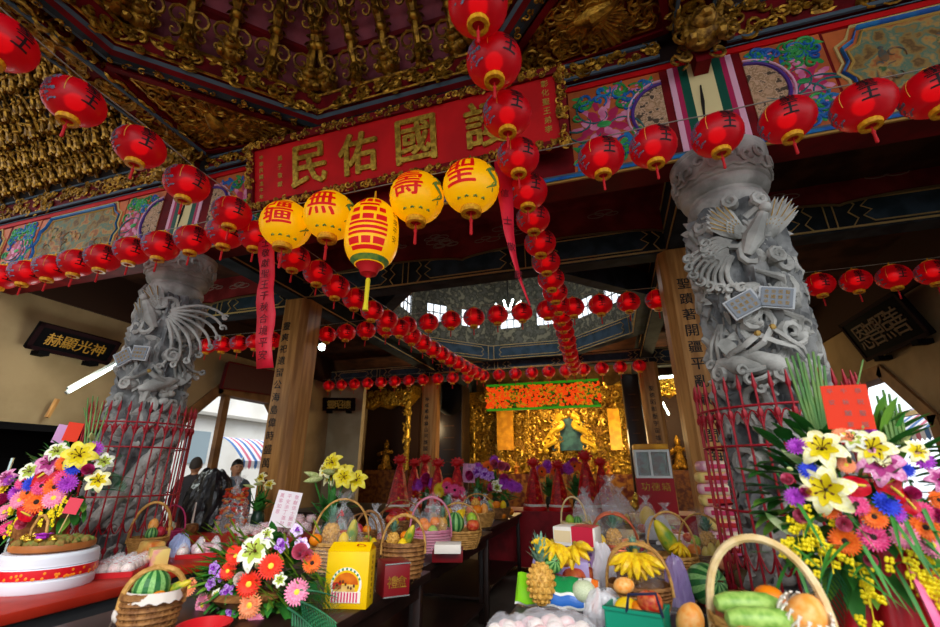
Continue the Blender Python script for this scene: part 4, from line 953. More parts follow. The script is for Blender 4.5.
# ---------------------------------------------------------------- outside, left and right
WHITEW = M('white_house_wall', '#E6E4DE', .8, col2='#D8D4CC', scale=1)
def house(label, x, y0, y1, s):
    t = thing('white_house', label, 'building', (x, (y0 + y1) / 2, 0)); h = (y1 - y0) / 2
    MB().box(-.2, -h, 0, .2, h, 6).build('wall', WHITEW, t, False)
    for k in range(3): 
        yy = -h + 1.6 + k * 2.6; MB().box(s * .2, yy, 1.7, s * .24, yy + .9, 2.7).build('window', M('grey_window_glass', '#8FA0A8', .3), t, False)
    MB().box(s * .2, -h, 3.2, s * .5, h, 3.3).build('ledge', M('grey_ledge', '#A8A49C', .8), t, False); return t
house('overexposed white house outside the left side opening', -13, 4, 17, 1); house('pale house outside the right side opening', 11, 4, 17, -1)
st(MB().box(-30, -10, -.12, 30, 30, -.06).build('ground', M('pale_concrete_ground', '#8E8A82', .9), smooth=False))
def awning(label, loc, rz, w, d, h):
    t = thing('striped_awning', label, 'awning', loc, rz)
    cols = [M('awning_blue', '#3A6AA8', .6), M('awning_white', '#E2E2EA', .6), M('awning_pink', '#C86078', .6)]
    mb = MB(); n = 24
    for i in range(n):
        mb.mat((0, 1, 2, 1)[i % 4]); x0, x1 = -w / 2 + w * i / n, -w / 2 + w * (i + 1) / n
        for j in range(6):
            q = lambda u: (-d * u, h * cos(u * pi / 2 * .9)); a, b = q(j / 6), q((j + 1) / 6)
            mb.add([(x0, a[0], a[1]), (x1, a[0], a[1]), (x1, b[0], b[1]), (x0, b[0], b[1])], [(0, 1, 2, 3)])
        b = q(1); mb.add([(x0, b[0], b[1]), (x1, b[0], b[1]), (x1, b[0], b[1] - .16), ((x0 + x1) / 2, b[0], b[1] - .22), (x0, b[0], b[1] - .16)], [(0, 1, 2, 3, 4)])
    mb.build('canopy', cols, t, False)
    for s in (-1, 1): MB().tube([(s * w / 2, -d, -loc[2]), (s * w / 2, -d, .2)], .03, 6).build('post', CHR, t)
    return t
p = P(258, 462, X=-9.6); awning('blue, white and pink striped awning outside the left opening', (p.x - .6, p.y + .3, p.z - .1), pi / 2, 2.6, 1.0, .75)
p = P(925, 425, X=6.2); awning('striped blue and pink awning outside the right opening', (p.x + .6, p.y + .1, p.z - .25), -pi / 2, 3.4, 1.2, .7)
# ---------------------------------------------------------------- altars
AG = M('altar_gold_carving', '#B88420', .4, .5, col2=['#2E1804', '#B88420', '#5A3808', '#C8942A'], scale=13, bump=1, bscale=50, ramp=(.3, .7)); AGY = M('altar_yellow_panel', '#E8A828', .45, .1, col2='#C8861A', scale=6)
def px_rect(x0, y0, x1, y1, Y):
    a, b, c = P((x0 + x1) / 2, y0, Y=Y), P(x0, (y0 + y1) / 2, Y=Y), P(x1, (y0 + y1) / 2, Y=Y); d = P((x0 + x1) / 2, y1, Y=Y); return b.x, d.z, c.x, a.z
AY = 12.2
al = thing('golden_altar', 'golden carved main altar glowing at the back of the hall', 'altar', (-1.1, AY + .4, 0)); O = al.location
X0, Z0, X1, Z1 = px_rect(468, 384, 628, 476, AY + .5)
MB().box(X0 - O.x, .1, 0, X1 - O.x, .3, 3.74).build('backing', AG, al, False)
g = MB(); scrolls(g, V((X0 - O.x, .06, 1.2)), EX, EZ, X1 - X0, 2.7, 330, .2, .03, 71); g.build('carving', GOLDB, al)
for x0, x1 in ((496, 512), (609, 621)):
    a0_, b0_, a1_, b1_ = px_rect(x0, 408, x1, 450, AY); MB().box(a0_ - O.x, -.3, b0_, a1_ - O.x, -.2, b1_).build('yellow_pillar_panel', AGY, al, False)
TEALP = M('teal_painted_panel', '#3E7078', .5, col2='#2A4A58', scale=6)
a0_, b0_, a1_, b1_ = px_rect(550, 416, 586, 450, AY); MB().box(a0_ - O.x, -.06, b0_, a1_ - O.x, 0.02, b1_).build('teal_panel', TEALP, al, False)
for k, s in enumerate((-1, 1)):
    mb = MB(); xm = (a0_ + a1_) / 2 - O.x; mb.tube([(xm + s * (.12 + .5 * u + .1 * sin(u * 16)), -.16 - .04 * cos(u * 16), b1_ + .05 - u * (b1_ - b0_) * 1.1) for u in [i / 22 for i in range(23)]], [.10 * (1 - .4 * i / 22) for i in range(23)], 7)
    for i in range(8): spiral(mb, V((xm + s * (.2 + .06 * i), -.2, b1_ - .1 * i)), EX, EZ, .1, 1.2, i, .025)
    mb.build('gold_dragon', M('bright_dragon_gold', '#F0C438', .35, .4), al)
for k in range(9):
    f = MB(); lump_figure(f, .42, 80 + k); o = f.build('gilded_figure', GOLDB, al); o.location = (X0 - O.x + .4 + k * (X1 - X0 - .8) / 8, -.3, 1.42)
MB().box(X0 - O.x, -.6, 0, X1 - O.x, .1, 1.4).build('altar_step', M('altar_dark_red_front', '#4A100C', .6, col2='#8A5A1C', scale=9), al, False)
for k in range(6):
    xx = X0 - O.x + .25 + k * (X1 - X0 - .5) / 5; m = MB(); m.at(xx, -.12, 0).lathe([(.07, 1.4), (.05, 1.5), (.05, 3.0), (.08, 3.1), (.06, 3.2)], 10); m.at(); scrolls(m, V((xx - .1, -.2, 1.4)), EX, EZ, .2, 1.8, 34, .12, .02, 200 + k); m.build('gilt_post', GOLDB, al)
for k in range(8):
    f = MB(); lump_figure(f, .3, 130 + k); o = f.build('red_robed_figure', M('altar_red_robe', '#8A1C14', .5, .1, col2='#C8922A', scale=16), al); o.location = (X0 - O.x + .6 + k * (X1 - X0 - 1.2) / 7, -.45, 1.4)
m = MB(); scrolls(m, V((X0 - O.x, -.05, 2.75)), EX, EZ, X1 - X0, .3, 110, .16, .03, 77); m.build('carved_valance', GOLDB, al)
# lit flower marquee
x0, z0, x1, z1 = px_rect(487, 382, 600, 409, 11.0)
t = thing('lit_marquee_hanging', 'glowing orange flower marquee with green edges hanging before the golden altar', 'lit sign', ((x0 + x1) / 2, 11.0, z0)); W_, H_ = x1 - x0, z1 - z0
MB().box(-W_ / 2, 0, 0, W_ / 2, .08, H_).build('panel', M('marquee_dark_amber', '#4A2004', .6, emit=.1), t, False)
FL = [M('marquee_orange_blossom', '#F2480A', .6, emit=.5), M('marquee_gold_blossom', '#D88A10', .6, emit=.35), M('marquee_green_leaf', '#3E7A14', .6, emit=.25)]
mb = MB(); r = random.Random(4)
for i in range(900):
    u, v = r.random(), r.random(); cl = sin(u * 19) * .5 + .5; mb.mat(0 if r.random() < .35 + .45 * cl else (1 if r.random() < .6 else 2)); s = .02 + .03 * r.random(); mb.ball((-W_ / 2 + u * W_, -.02, .07 + v * (H_ - .14)), (s, .02, s), 6, 4)
tag(mb.build('blossoms', FL, t), kind='stuff')
mb = MB(); mb.box(-W_ / 2, -.05, 0, W_ / 2, .0, .05); mb.box(-W_ / 2, -.05, H_ - .05, W_ / 2, 0, H_); mb.build('green_edge', M('marquee_green_neon', '#2E9014', .6, emit=.4), t, False)
mb = MB(); mb.tube([(-W_ * .4, .04, H_), (-W_ * .4, .04, H_ + .4)], .012, 5); mb.tube([(W_ * .4, .04, H_), (W_ * .4, .04, H_ + .4)], .012, 5); mb.build('hanger', BLKL, t, False)
def shrine(label, x0, y0, x1, y1, Y, seed, name='side_shrine'):
    a, z0, b, z1 = px_rect(x0, y0, x1, y1, Y); t = thing(name, label, 'shrine', ((a + b) / 2, Y, 0)); w = (b - a) / 2
    MB().box(-w, .3, 0, w, .5, z1).build('backing', M('shrine_dark_niche', '#2A1408', .7), t, False)
    MB().box(-w, -.3, 0, w, .3, max(.9, z0)).build('table_base', M('shrine_red_brown_base', '#4A2010', .5, col2='#7A4A18', scale=10), t, False)
    for s in (-1, 1):
        m = MB(); m.at(s * (w - .1), -.2, 0).lathe([(.09, z0), (.07, z0 + .1), (.07, z1 - .5), (.1, z1 - .4), (.08, z1 - .3)], 10); m.at(); scrolls(m, V((s * (w - .1) - .1, -.28, z0)), EX, EZ, .2, z1 - z0 - .3, 26, .12, .02, seed); m.build('gilt_post', GOLDB, t)
    m = MB(); pts = [(-w * 1.1, z1 - .15)] + [(w * 1.1 * (-1 + 2 * i / 12), z1 + .14 * (abs(-1 + i / 6) ** 2) - .05) for i in range(13)] + [(w * 1.1, z1 - .15), (w * .7, z1 - .5), (w * .4, z1 - .36), (0, z1 - .5), (-w * .4, z1 - .36), (-w * .7, z1 - .5)]
    m.at(0, -.32, 0).prism(pts, .5); m.build('canopy', AG, t, False); m = MB(); scrolls(m, V((-w, -.35, z1 - .42)), EX, EZ, 2 * w, .4, 70, .13, .02, seed + 2); m.build('canopy_carving', GOLDB, t)
    f = MB(); lump_figure(f, .8, seed); o = f.build('seated_figure', AG, t); o.location = (0, .05, max(.9, z0)); return t
shrine('dim gilded side shrine with carved canopy at the back left', 361, 392, 414, 470, 11.6, 91)
shrine('gilded side shrine lit by tubes behind the large right timber column', 650, 378, 700, 470, 12.2, 93)
tube_lamp('white tube lamp over the right side shrine', P(655, 378, Y=11.6), P(676, 376, Y=11.6), .035)
t = thing('hanging_light_fan', 'fan of bright tubes hanging before the right side shrine', 'lamp', P(662, 410, Y=11.4))
for k in range(3): MB().tube([(-.08 + .06 * k, 0, .18), (-.14 + .14 * k, 0, -.12)], .02, 6).build('tube', TUBE, t)
MB().tube([(0, 0, .15), (0, 0, 1.6)], .01, 4).build('stem', BLKL, t)
t = thing('hanging_drum', 'large round dark temple drum hanging right of the left shrine', 'drum', P(450, 398, Y=10.4))
mb = MB(); mb.at(ry=pi / 2, rz=.5).lathe([(.33, -.25), (.42, -.1), (.44, 0), (.42, .1), (.33, .25)], 22); mb.build('barrel', BLKL, t)
mb = MB(); mb.at(ry=pi / 2, rz=.5).lathe([(.32, .251), (.33, .256), (.0, .262)], 22, cap=False); mb.build('drum_skin', M('dark_drum_skin', '#3A2E2C', .6), t); MB().tube([(0, 0, .4), (0, 0, 1.4)], .02, 5).build('hanger', BLKL, t)
for nm, x0, x1, Y in (('dark lacquered post left of the golden altar', 441, 466, 11.4), ('dark lacquered post right of the golden altar', 627, 645, 11.2)):
    a, _, b, _ = px_rect(x0, 380, x1, 480, Y); t = thing('lacquered_post', nm, 'post', ((a + b) / 2, Y, 0)); w_ = (b - a) / 2
    MB().cbox(-w_, -w_, 0, w_, w_, 3.7, .04).build('shaft', M('black_brown_post', '#1C120E', .4), t); m = MB()
    for i in range(8): m.tube([(-w_ * .4, -w_ - .004, 3.2 - i * .3), (w_ * .4, -w_ - .004, 3.2 - i * .3)], .012, 4)
    m.build('dull_gold_band', DOCH, t)
# warm lamps of the altars
def lamp(name, loc, power, col, r=.25):
    l = bpy.data.lights.new(name, 'POINT'); l.energy = power; l.color = col; l.shadow_soft_size = r; o = bpy.data.objects.new(name, l); COL.objects.link(o); o.location = loc
lamp('altar_lamp', (-1.1, 11.5, 3.35), 70, (1, .66, .28)); lamp('altar_lamp', (-2.2, 11.3, 2.2), 34, (1, .68, .3)); lamp('altar_lamp', (.2, 11.3, 2.2), 34, (1, .72, .34))
lamp('tower_tube_lamp', (-1.6, 8.2, 4.75), 38, (.9, .96, 1), .3); lamp('shrine_lamp', (-4.6, 10.8, 2.6), 35, (1, .75, .4)); lamp('shrine_lamp', (1.6, 11.2, 2.8), 70, (1, .75, .36)); lamp('wall_tube_lamp', tuple(P(92, 380, X=-5.9)), 25, (.9, 1, .95))
# ---------------------------------------------------------------- two people beyond the offerings on the left
def person(label, x, y, face, h, shirt, hair, bun):
    t = thing('person', label, 'person', (x, y, 0), face)
    V_ = [(0, 0, .93), (0, 0, 1.1), (0, .0, 1.28), (0, 0, 1.40), (0, -.01, 1.47), (.17, 0, 1.36), (.24, .02, 1.1), (.22, -.1, .88), (.21, -.15, .8), (-.17, 0, 1.36), (-.24, .02, 1.1), (-.22, -.1, .88), (-.21, -.15, .8), (.09, 0, .86), (.1, -.02, .48), (.1, .02, .08), (.1, -.12, .03), (-.09, 0, .86), (-.1, -.02, .48), (-.1, .02, .08), (-.1, -.12, .03)]
    R_ = [.15, .135, .15, .09, .052, .062, .046, .034, .03, .062, .046, .034, .03, .09, .06, .042, .035, .09, .06, .042, .035]
    E_ = [(0, 1), (1, 2), (2, 3), (3, 4), (3, 5), (5, 6), (6, 7), (7, 8), (3, 9), (9, 10), (10, 11), (11, 12), (0, 13), (13, 14), (14, 15), (15, 16), (0, 17), (17, 18), (18, 19), (19, 20)]
    k = h / 1.7; me = bpy.data.meshes.new('body'); me.from_pydata([V(v) * k for v in V_], E_, []); o = bpy.data.objects.new('body', me); COL.objects.link(o); o.parent = t
    sk = o.modifiers.new('skin', 'SKIN'); 
    for i, r in enumerate(R_): me.skin_vertices[0].data[i].radius = (r * k, r * k * (.75 if i < 4 else 1))
    me.skin_vertices[0].data[0].use_root = True; o.modifiers.new('sub', 'SUBSURF').levels = 1; o.modifiers['sub'].render_levels = 2
    me.materials.append(shirt)
    SKIN = M('skin_tone', '#B98462', .55, sss=.1)
    hd = MB(); hz = 1.585 * k
    def shape(d): return 1 + (.06 if d.y < -.6 and d.z < -.2 else 0) - (.08 * max(0, -d.z) if abs(d.x) > .4 else 0)
    hd.ball((0, 0, hz), (.076, .098, .118), 18, 14, shape); hd.ball((0, -.1, hz - .012), (.014, .02, .02), 8, 5); hd.ball((0, -.088, hz - .058), (.026, .012, .008), 8, 5)
    for s in (-1, 1): hd.ball((s * .077, .005, hz - .01), (.012, .022, .032), 8, 5)
    hd.tube([(0, .01, hz - .17), (0, 0, hz - .08)], .05, 10); hd.build('head', SKIN, t)
    ey = MB()
    for s in (-1, 1): ey.ball((s * .03, -.088, hz + .012), (.013, .008, .007), 8, 5)
    ey.build('eyes', BLACKINK, t)
    for s in (-1, 1):
        hn = MB(); w = V((s * .21, -.15, .8)) * k; hn.ball(w + V((0, -.02, -.03)), (.022, .035, .045), 8, 6)
        for q in range(4): hn.tube([w + V((s * .0, -.045 + q * .018, -.06)), w + V((-s * .008, -.05 + q * .018, -.10 - .008 * (q in (1, 2)))), w + V((-s * .025, -.05 + q * .018, -.125 - .008 * (q in (1, 2))))], [.009, .008, .006], 6)
        hn.tube([w + V((0, -.05, -.02)), w + V((-s * .012, -.075, -.055)), w + V((-s * .02, -.08, -.08))], [.011, .009, .007], 6); hn.build('hand', SKIN, t)
    hr = MB(); th = lambda u, v: v * (1.62 + .42 * sin(u * 2 * pi)); hr.grid(lambda u, v: (.082 * sin(th(u, v)) * cos(u * 2 * pi), .006 + .104 * sin(th(u, v)) * sin(u * 2 * pi), hz + .004 + .122 * cos(th(u, v))), 26, 9, True)
    if bun: hr.ball((0, .12, hz + .01), (.035, .03, .035), 10, 6); hr.tube([(0, .12, hz), (.0, .17, hz - .06), (0, .15, hz - .2)], [.03, .035, .012], 8)
    hr.build('hair', hair, t); return t
HAIRB = M('black_hair', '#14100F', .4); HAIRG = M('short_dark_grey_hair', '#3A322C', .7)
p = P(196, 466, Y=5.3); person('person with short cropped hair in a dark shirt, seen from behind near the left opening', p.x, 5.3, pi + .5, p.z + .12, M('dark_shirt', '#2E2A2C', .8), HAIRG, False)
p = P(237, 469, Y=5.4); person('person with black tied-back hair in a grey top, face turned aside, near the left opening', p.x, 5.4, 1.0, p.z + .13, M('grey_top', '#5A6670', .8), HAIRB, True)
# ================================================================ TABLES AND OFFERINGS
TZ = .88
TW = M('dark_table_wood', '#2A1814', .4, col2='#1C100C', scale=4); TR_ = M('red_table_top', '#B8301C', .4, col2='#A02414', scale=4); TMET = M('grey_table_leg_metal', '#5A5C60', .35, .6)
def table(label, x0, x1, y0, y1, top, leg, cloth=None):
    t = thing('offering_table', label, 'table', ((x0 + x1) / 2, (y0 + y1) / 2, 0)); a, b = (x1 - x0) / 2, (y1 - y0) / 2
    MB().cbox(-a, -b, TZ - .05, a, b, TZ, .008).build('tabletop', top, t)
    for sx in (-1, 1):
        for sy in (-1, 1): MB().cbox(sx * (a - .06) - .025, sy * (b - .06) - .025, 0, sx * (a - .06) + .025, sy * (b - .06) + .025, TZ - .05, .005).build('leg', leg, t)
    for sx in (-1, 1): MB().box(sx * (a - .06) - .015, -b + .08, TZ - .14, sx * (a - .06) + .015, b - .08, TZ - .05).build('apron', leg, t, False)
    MB().box(-a + .08, -b + .08, .2, a - .08, b - .08, .225).build('shelf', leg, t, False)
    if cloth: 
        m = MB(); m.grid(lambda u, v: (-a - .004 + 2 * (a + .004) * u, -b - .012 - .008 * sin(u * 40), TZ - v * .78), 60, 2); m.build('front_cloth', cloth, t)
    return t
table('near left table with a bright red top under the white banded drum', -4.4, -2.72, .9, 2.42, TR_, TMET)
table('narrow red-topped table alongside the guard of the left pillar', -3.62, -2.84, 2.46, 3.56, TR_, TMET)
table('wide red-topped table behind the left pillar, holding buns and bags', -5.9, -2.92, 3.62, 4.62, TR_, TMET)
table('dark wooden middle table, its near section with flowers and the yellow box', -2.32, -1.2, 1.0, 3.0, TW, TW)
table('dark wooden middle table, its second section with fruit baskets', -2.32, -1.3, 3.04, 5.0, TW, TW)
table('dark wooden middle table, its far section near the red paper towers', -2.32, -1.4, 5.04, 7.2, TW, TW)
REDCL = M('red_cloth', '#9A0E1C', .6, col2='#7A0814', scale=5, bump=.2)
table('near right table piled with bananas, apples and bags', -.52, .56, 1.3, 2.5, TW, TW)
table('right table section beside the guard of the right pillar', -.52, .5, 2.54, 3.42, TW, TW)
table('far right table section with papaya, boxes and cellophane', -.52, .98, 3.46, 4.6, TW, TW)
table('right table section beside the large timber column', -.52, .66, 4.64, 5.6, TW, TW)
table('farthest right table section with shining cellophane bundles', -.52, .46, 5.64, 7.3, TW, TW)
table('red-draped table across the far end of the aisle', -2.1, 1.6, 7.45, 8.3, REDCL, TW, REDCL)

# ---------------------------------------------------------------- fruit makers (origin at the middle of the fruit)
def shaded(n, c, c2, sc=6, r=.4, **k): return M(n, c, r, col2=c2, scale=sc, **k)
STEM = M('fruit_stem', '#5A4020', .7); LEAFG = shaded('leaf_green', '#2E7A2C', '#1E5A20', 8); LEAFD = shaded('dark_leaf_green', '#1E5428', '#143C1C', 8)
def round_fruit(name, cat, mat, dim=.12, sx=1, sz=1, nu=16):
    def mk():
        t = thing(name, '', cat); MB().ball((0, 0, 0), (sx, sx, sz), nu, 12, lambda d: 1 - dim * max(0, d.z) ** 8 - dim * .5 * max(0, -d.z) ** 8).build('flesh', mat, t)
        m = MB(); m.tube([(0, 0, sz * (1 - dim) - .04), (.03, 0, sz * (1 - dim) + .22)], [.05, .035], 5); m.build('stem', STEM, t); return t
    return mk
FR = {
 'apple': Kit(round_fruit('apple', 'apple', shaded('red_apple_skin', '#C0281E', '#D8703A', 2), .2, 1, .92)),
 'peach': Kit(round_fruit('peach', 'peach', shaded('peach_skin', '#F0A070', '#E07858', 2), .1, 1, .95)),
 'orange': Kit(round_fruit('orange', 'orange', shaded('orange_peel', '#F08A14', '#E87808', 30, bump=.15, bscale=90), .05, 1, .95)),
 'lemon': Kit(round_fruit('lemon', 'lemon', shaded('lemon_peel', '#F2CC1E', '#E8BC10', 30), -.2, .85, 1.05)),
 'guava': Kit(round_fruit('guava', 'guava', shaded('lime_green_skin', '#A8C83C', '#88B030', 5), -.1, .95, 1.05)),
 'kiwi': Kit(round_fruit('kiwi_fruit', 'kiwi fruit', shaded('kiwi_brown_skin', '#7A6440', '#6A5434', 40), .05, .85, 1.05)),
 'mango': Kit(round_fruit('mango', 'mango', shaded('mango_skin', '#F2B468', '#F0983C', 2), -.05, .9, 1.2)),
 'pear': Kit(round_fruit('pear', 'pear', shaded('pear_skin', '#D8B84A', '#E0C858', 8), -.3, .8, 1.0)),
 'melon': Kit(round_fruit('pale_melon', 'melon', shaded('pale_melon_rind', '#D8E0C0', '#C4D0A8', 12, bump=.2), .05, 1, .9)),
 'pomegranate': Kit(round_fruit('pomegranate', 'pomegranate', shaded('crimson_skin', '#A81C30', '#C03848', 3), -.15, 1, .95)),
}
def mk_watermelon():
    t = thing('watermelon', '', 'watermelon'); m = MB(); n = 40
    for j in range(20):
        m.mat(j % 2)
        for i in range(14):
            q = lambda a, b: (sin(pi * b / 14) * cos(2 * pi * a / 20), sin(pi * b / 14) * sin(2 * pi * a / 20), 1.05 * cos(pi * b / 14))
            w = .16 * sin(i * 2.7 + j); w2 = .16 * sin((i + 1) * 2.7 + j)
            m.add([q(j + w * (j % 2 * 2 - 1) * 0, i), q(j + 1, i), q(j + 1, i + 1), q(j, i + 1)], [(0, 1, 2, 3)])
    m.build('rind', [shaded('watermelon_light_stripe', '#8EBE70', '#6AA254', 14), shaded('watermelon_dark_stripe', '#1E5A2A', '#2C6E34', 14)], t); MB().tube([(0, 0, 1.0), (.04, 0, 1.2), (.14, 0, 1.28)], .05, 5).build('stem', STEM, t); return t
FR['watermelon'] = Kit(mk_watermelon)
def mk_pineapple():
    t = thing('pineapple', '', 'pineapple'); m = MB()
    m.ball((0, 0, 0), (.8, .8, 1.15), 22, 18)
    for j in range(9):
        for i in range(12):
            th = pi * (j + 1) / 10; a = 2 * pi * (i + .5 * (j % 2)) / 12; d = V((sin(th) * cos(a), sin(th) * sin(a), cos(th))); m.ball((d.x * .8, d.y * .8, d.z * 1.15), .15 * (sin(th) ** .5), 5, 4)
    m.build('fruit_body', shaded('pineapple_skin', '#E8B458', '#B88430', 4, bump=.4), t); c = MB(); r = random.Random(2)
    for k in range(34):
        a = k * 2.4; u = k / 34; d = V((cos(a), sin(a), 0)); b = d * .25 * (1 - u) + V((0, 0, 1.05 + u * .45)); c.leaf(b, b + d * (.75 - .4 * u) + V((0, 0, .7 + .8 * u)), .13, sag=.18 * (1 - u), n=4)
    c.build('leaf_crown', shaded('pineapple_leaf', '#86AE98', '#4E7E64', 3), t); return t
FR['pineapple'] = Kit(mk_pineapple)
def mk_papaya():
    t = thing('papaya', '', 'papaya'); MB().lathe([(.02, -1.5), (.25, -1.4), (.5, -1.0), (.62, -.4), (.6, .2), (.42, .9), (.22, 1.3), (.08, 1.45), (.02, 1.48)], 18).build('flesh', shaded('papaya_skin', '#C8B428', '#5E8A2C', 1.1, ramp=(.38, .62)), t)
    MB().tube([(0, 0, 1.42), (.02, 0, 1.62)], [.09, .07], 6).build('stem', STEM, t); return t
FR['papaya'] = Kit(mk_papaya)
def mk_gourd():
    t = thing('green_melon', '', 'melon'); MB().lathe([(.02, -1.5), (.3, -1.38), (.48, -.9), (.52, 0), (.48, .9), (.3, 1.35), (.02, 1.5)], 16).build('flesh', shaded('pale_green_skin', '#9EC060', '#6E9A3C', 2), t)
    MB().tube([(0, 0, 1.45), (.03, 0, 1.7)], [.08, .06], 6).build('stem', STEM, t); return t
FR['gourd'] = Kit(mk_gourd)
BANY = shaded('banana_peel', '#F0CC20', '#D8A818', 5); BANT = M('banana_tip', '#6A5220', .7)
def mk_banana(nf, spread):
    def mk():
        t = thing('banana_hand', '', 'bananas')
        for k in range(nf):
            q = (k - (nf - 1) / 2) * spread / max(1, nf - 1); row = k % 2
            pts = [V((0, 0, .05)) + V((sin(q) * (.12 + 1.15 * u), -.15 - .55 * sin(u * pi * .6) + .25 * row, .1 - 1.05 * u * cos(q) * .9 - .1 * u * u)) for u in [i / 8 for i in range(9)]]
            m = MB(); m.tube(pts, [.09, .12, .18, .205, .21, .2, .175, .11, .05], 7); m.build('banana', BANY, t)
        MB().tube([(0, .0, .0), (0, .05, .22), (0, .08, .4)], [.17, .13, .11], 7).build('stalk', shaded('banana_stalk', '#A8902C', '#6A5A20', 5), t); return t
    return mk
FR['bananas'] = Kit(mk_banana(9, 2.1)); FR['few_bananas'] = Kit(mk_banana(5, 1.5))
def fr(kind, p, r, label, group=None, rot=None): return FR[kind](V(p), RND.random() * 6 if rot is None else 0, label, group, r, rot)
def spx(px, py, Z=TZ): p = P(px, py, Z=Z); d = p - EYE; return (d.x * -sin(YAW) + d.y * cos(YAW)) * cos(PITCH) / F + d.z * sin(PITCH) / F
# ---------------------------------------------------------------- baskets
WICK = shaded('tan_wicker', '#CC9A52', '#A87838', 30, .6, bump=.5, bscale=80); WICKD = shaded('dark_wicker', '#9A6A38', '#744822', 30, .6, bump=.5, bscale=80); WICKP = shaded('pale_wicker', '#E8CFA0', '#D4B478', 14, .5); MAGB = M('magenta_basket_cane', '#A8285A', .45); PINKB = M('pink_basket_cane', '#C87890', .5); COPB = M('copper_basket_wire', '#B85838', .35, .5)
def basket(label, loc, rx, ry, h, top, mat=WICK, hmat=None, rz=0, hr=.008, handles=1, bowed=1.0):
    t = thing('wicker_basket', label, 'basket', loc, rz); hmat = hmat or mat
    m = MB(); N = 22; rows = 8
    R = lambda v: .78 + .22 * sin(v * pi / 2)
    m.grid(lambda u, v: (rx * R(v) * .97 * cos(u * 2 * pi), ry * R(v) * .97 * sin(u * 2 * pi), .004 + h * v), N, 4, True); m.lathe([(0.01, .004), (.76 * min(rx, ry), .004)], 12, cap=False)
    for i in range(rows):
        v = (i + .5) / rows; m.tube([(rx * R(v) * (1 + .02 * (-1) ** k) * cos(2 * pi * k / 44), ry * R(v) * (1 + .02 * (-1) ** k) * sin(2 * pi * k / 44), h * v) for k in range(44)], h / rows * .34, 5, closed=True)
    for k in range(N): a = 2 * pi * k / N; m.tube([(rx * R(v) * 1.01 * cos(a), ry * R(v) * 1.01 * sin(a), h * v) for v in (0, .5, 1)], .004, 4)
    m.build('woven_body', mat, t)
    m = MB()
    for s in (0, pi): m.tube([(rx * 1.02 * cos(2 * pi * k / 36), ry * 1.02 * sin(2 * pi * k / 36), h + .004 * sin(k * 1.4 + s)) for k in range(36)], .006, 5, closed=True)
    m.build('rim', mat, t)
    for j in range(handles):
        oy = (j - (handles - 1) / 2) * ry * .7; m = MB(); pts = []
        for k in range(19):
            a = pi * k / 18; pts.append((rx * bowed * 1.0 * cos(a), oy, h * .7 + (top - h * .7) * sin(a) ** .75))
        m.tube(pts, hr, 7)
        if hr < .012: m.tube([(p[0], p[1] + hr * .8 * sin(i * 1.3), p[2] + hr * .8 * cos(i * 1.3)) for i, p in enumerate(pts)], hr * .55, 5)
        m.build('handle', hmat, t)
    return t
def at_table(px, py, Z=TZ): return P(px, py, Z=Z)
def pbasket(label, px, py, wpx, toppy, hpx, mat=WICK, hmat=None, rz=None, fill=(), desc='', handles=1, hr=.007, depth=.8):
    p = at_table(px, py); s = spx(px, py)
    if p.y > 6.85: s *= 6.85 / p.y; p = P(px, py, Y=6.85); p.z = TZ
    if 470 < px < 515: p.x = min(p.x, -1.57)
    if 300 < px < 470: p.x = max(p.x, -2.12)
    rx = wpx / 2 * s; h = hpx * s; top = P(px, toppy, Y=p.y).z - TZ; face = -atan2(p.x, p.y)
    rz = face if rz is None else rz; basket(label, p, rx, rx * depth, h, top, mat, hmat, rz, hr, handles)
    m = Matrix.Rotation(rz, 3, 'Z')
    for f in fill:
        kind, ux, uy, uz, rr = f[:5]; n = {'orange': 'orange', 'apple': 'red apple', 'few_bananas': 'small hand of bananas', 'bananas': 'hand of bananas'}.get(kind, kind)
        fr(kind, p + m @ V((ux * rx, uy * rx * depth, h * .8 + uz * rx)), rr * rx, ('%s in the %s' % (n, desc))[:110] if len(f) < 6 else f[5] + ' in the ' + desc, 'fruit in the ' + desc if sum(1 for g in fill if g[0] == kind) > 1 else None, f[6] if len(f) > 6 else None)
    return p
UPR = (.15, .1, 0)
# middle table, near to far
pbasket('tan wicker basket with a tall arched handle behind the yellow box', 338, 570, 56, 499, 26, WICK, fill=(('pineapple', -.35, .1, .4, .36, 'pineapple', UPR), ('papaya', .38, -.2, .45, .34, 'upright orange papaya', (.2, .25, 0)), ('orange', -.85, -.5, .3, .22), ('lemon', .1, -.5, .25, .22, 'lemon'), ('apple', .05, .5, .3, .26)), desc='tall-handled basket behind the yellow box')
pbasket('small brown basket with thin double handle beside the tall one behind the yellow box', 366, 562, 30, 511, 18, WICKD, fill=(('guava', 0, 0, .2, .4, 'pale guava'), ('lemon', .4, -.3, .15, .3, 'lemon')), desc='small thin-handled basket behind the yellow box', handles=2)
pbasket('orange-brown basket with arched handle above the dark red box on the middle table', 402, 578, 44, 515, 32, WICKD, WICK, fill=(('pineapple', -.5, .1, .35, .34, 'pineapple', UPR), ('papaya', .25, .1, .55, .36, 'tilted orange papaya', (.1, .45, 0)), ('lemon', -.05, -.6, .15, .3, 'yellow lemon'), ('orange', .05, .4, .5, .24), ), desc='basket above the dark red box', handles=2)
pbasket('basket with twin pink cane handles and oranges on the middle table', 430, 552, 42, 497, 20, PINKB, PINKB, fill=(('orange', -.2, -.3, .35, .24), ('orange', .2, -.1, .55, .24), ('orange', -.35, .1, .5, .24), ('guava', .1, -.6, .15, .26, 'guava'), ('pineapple', .55, .2, .4, .3, 'pineapple', UPR), ('pomegranate', -.5, -.5, .1, .24, 'pomegranate')), desc='twin pink handled basket', handles=2)
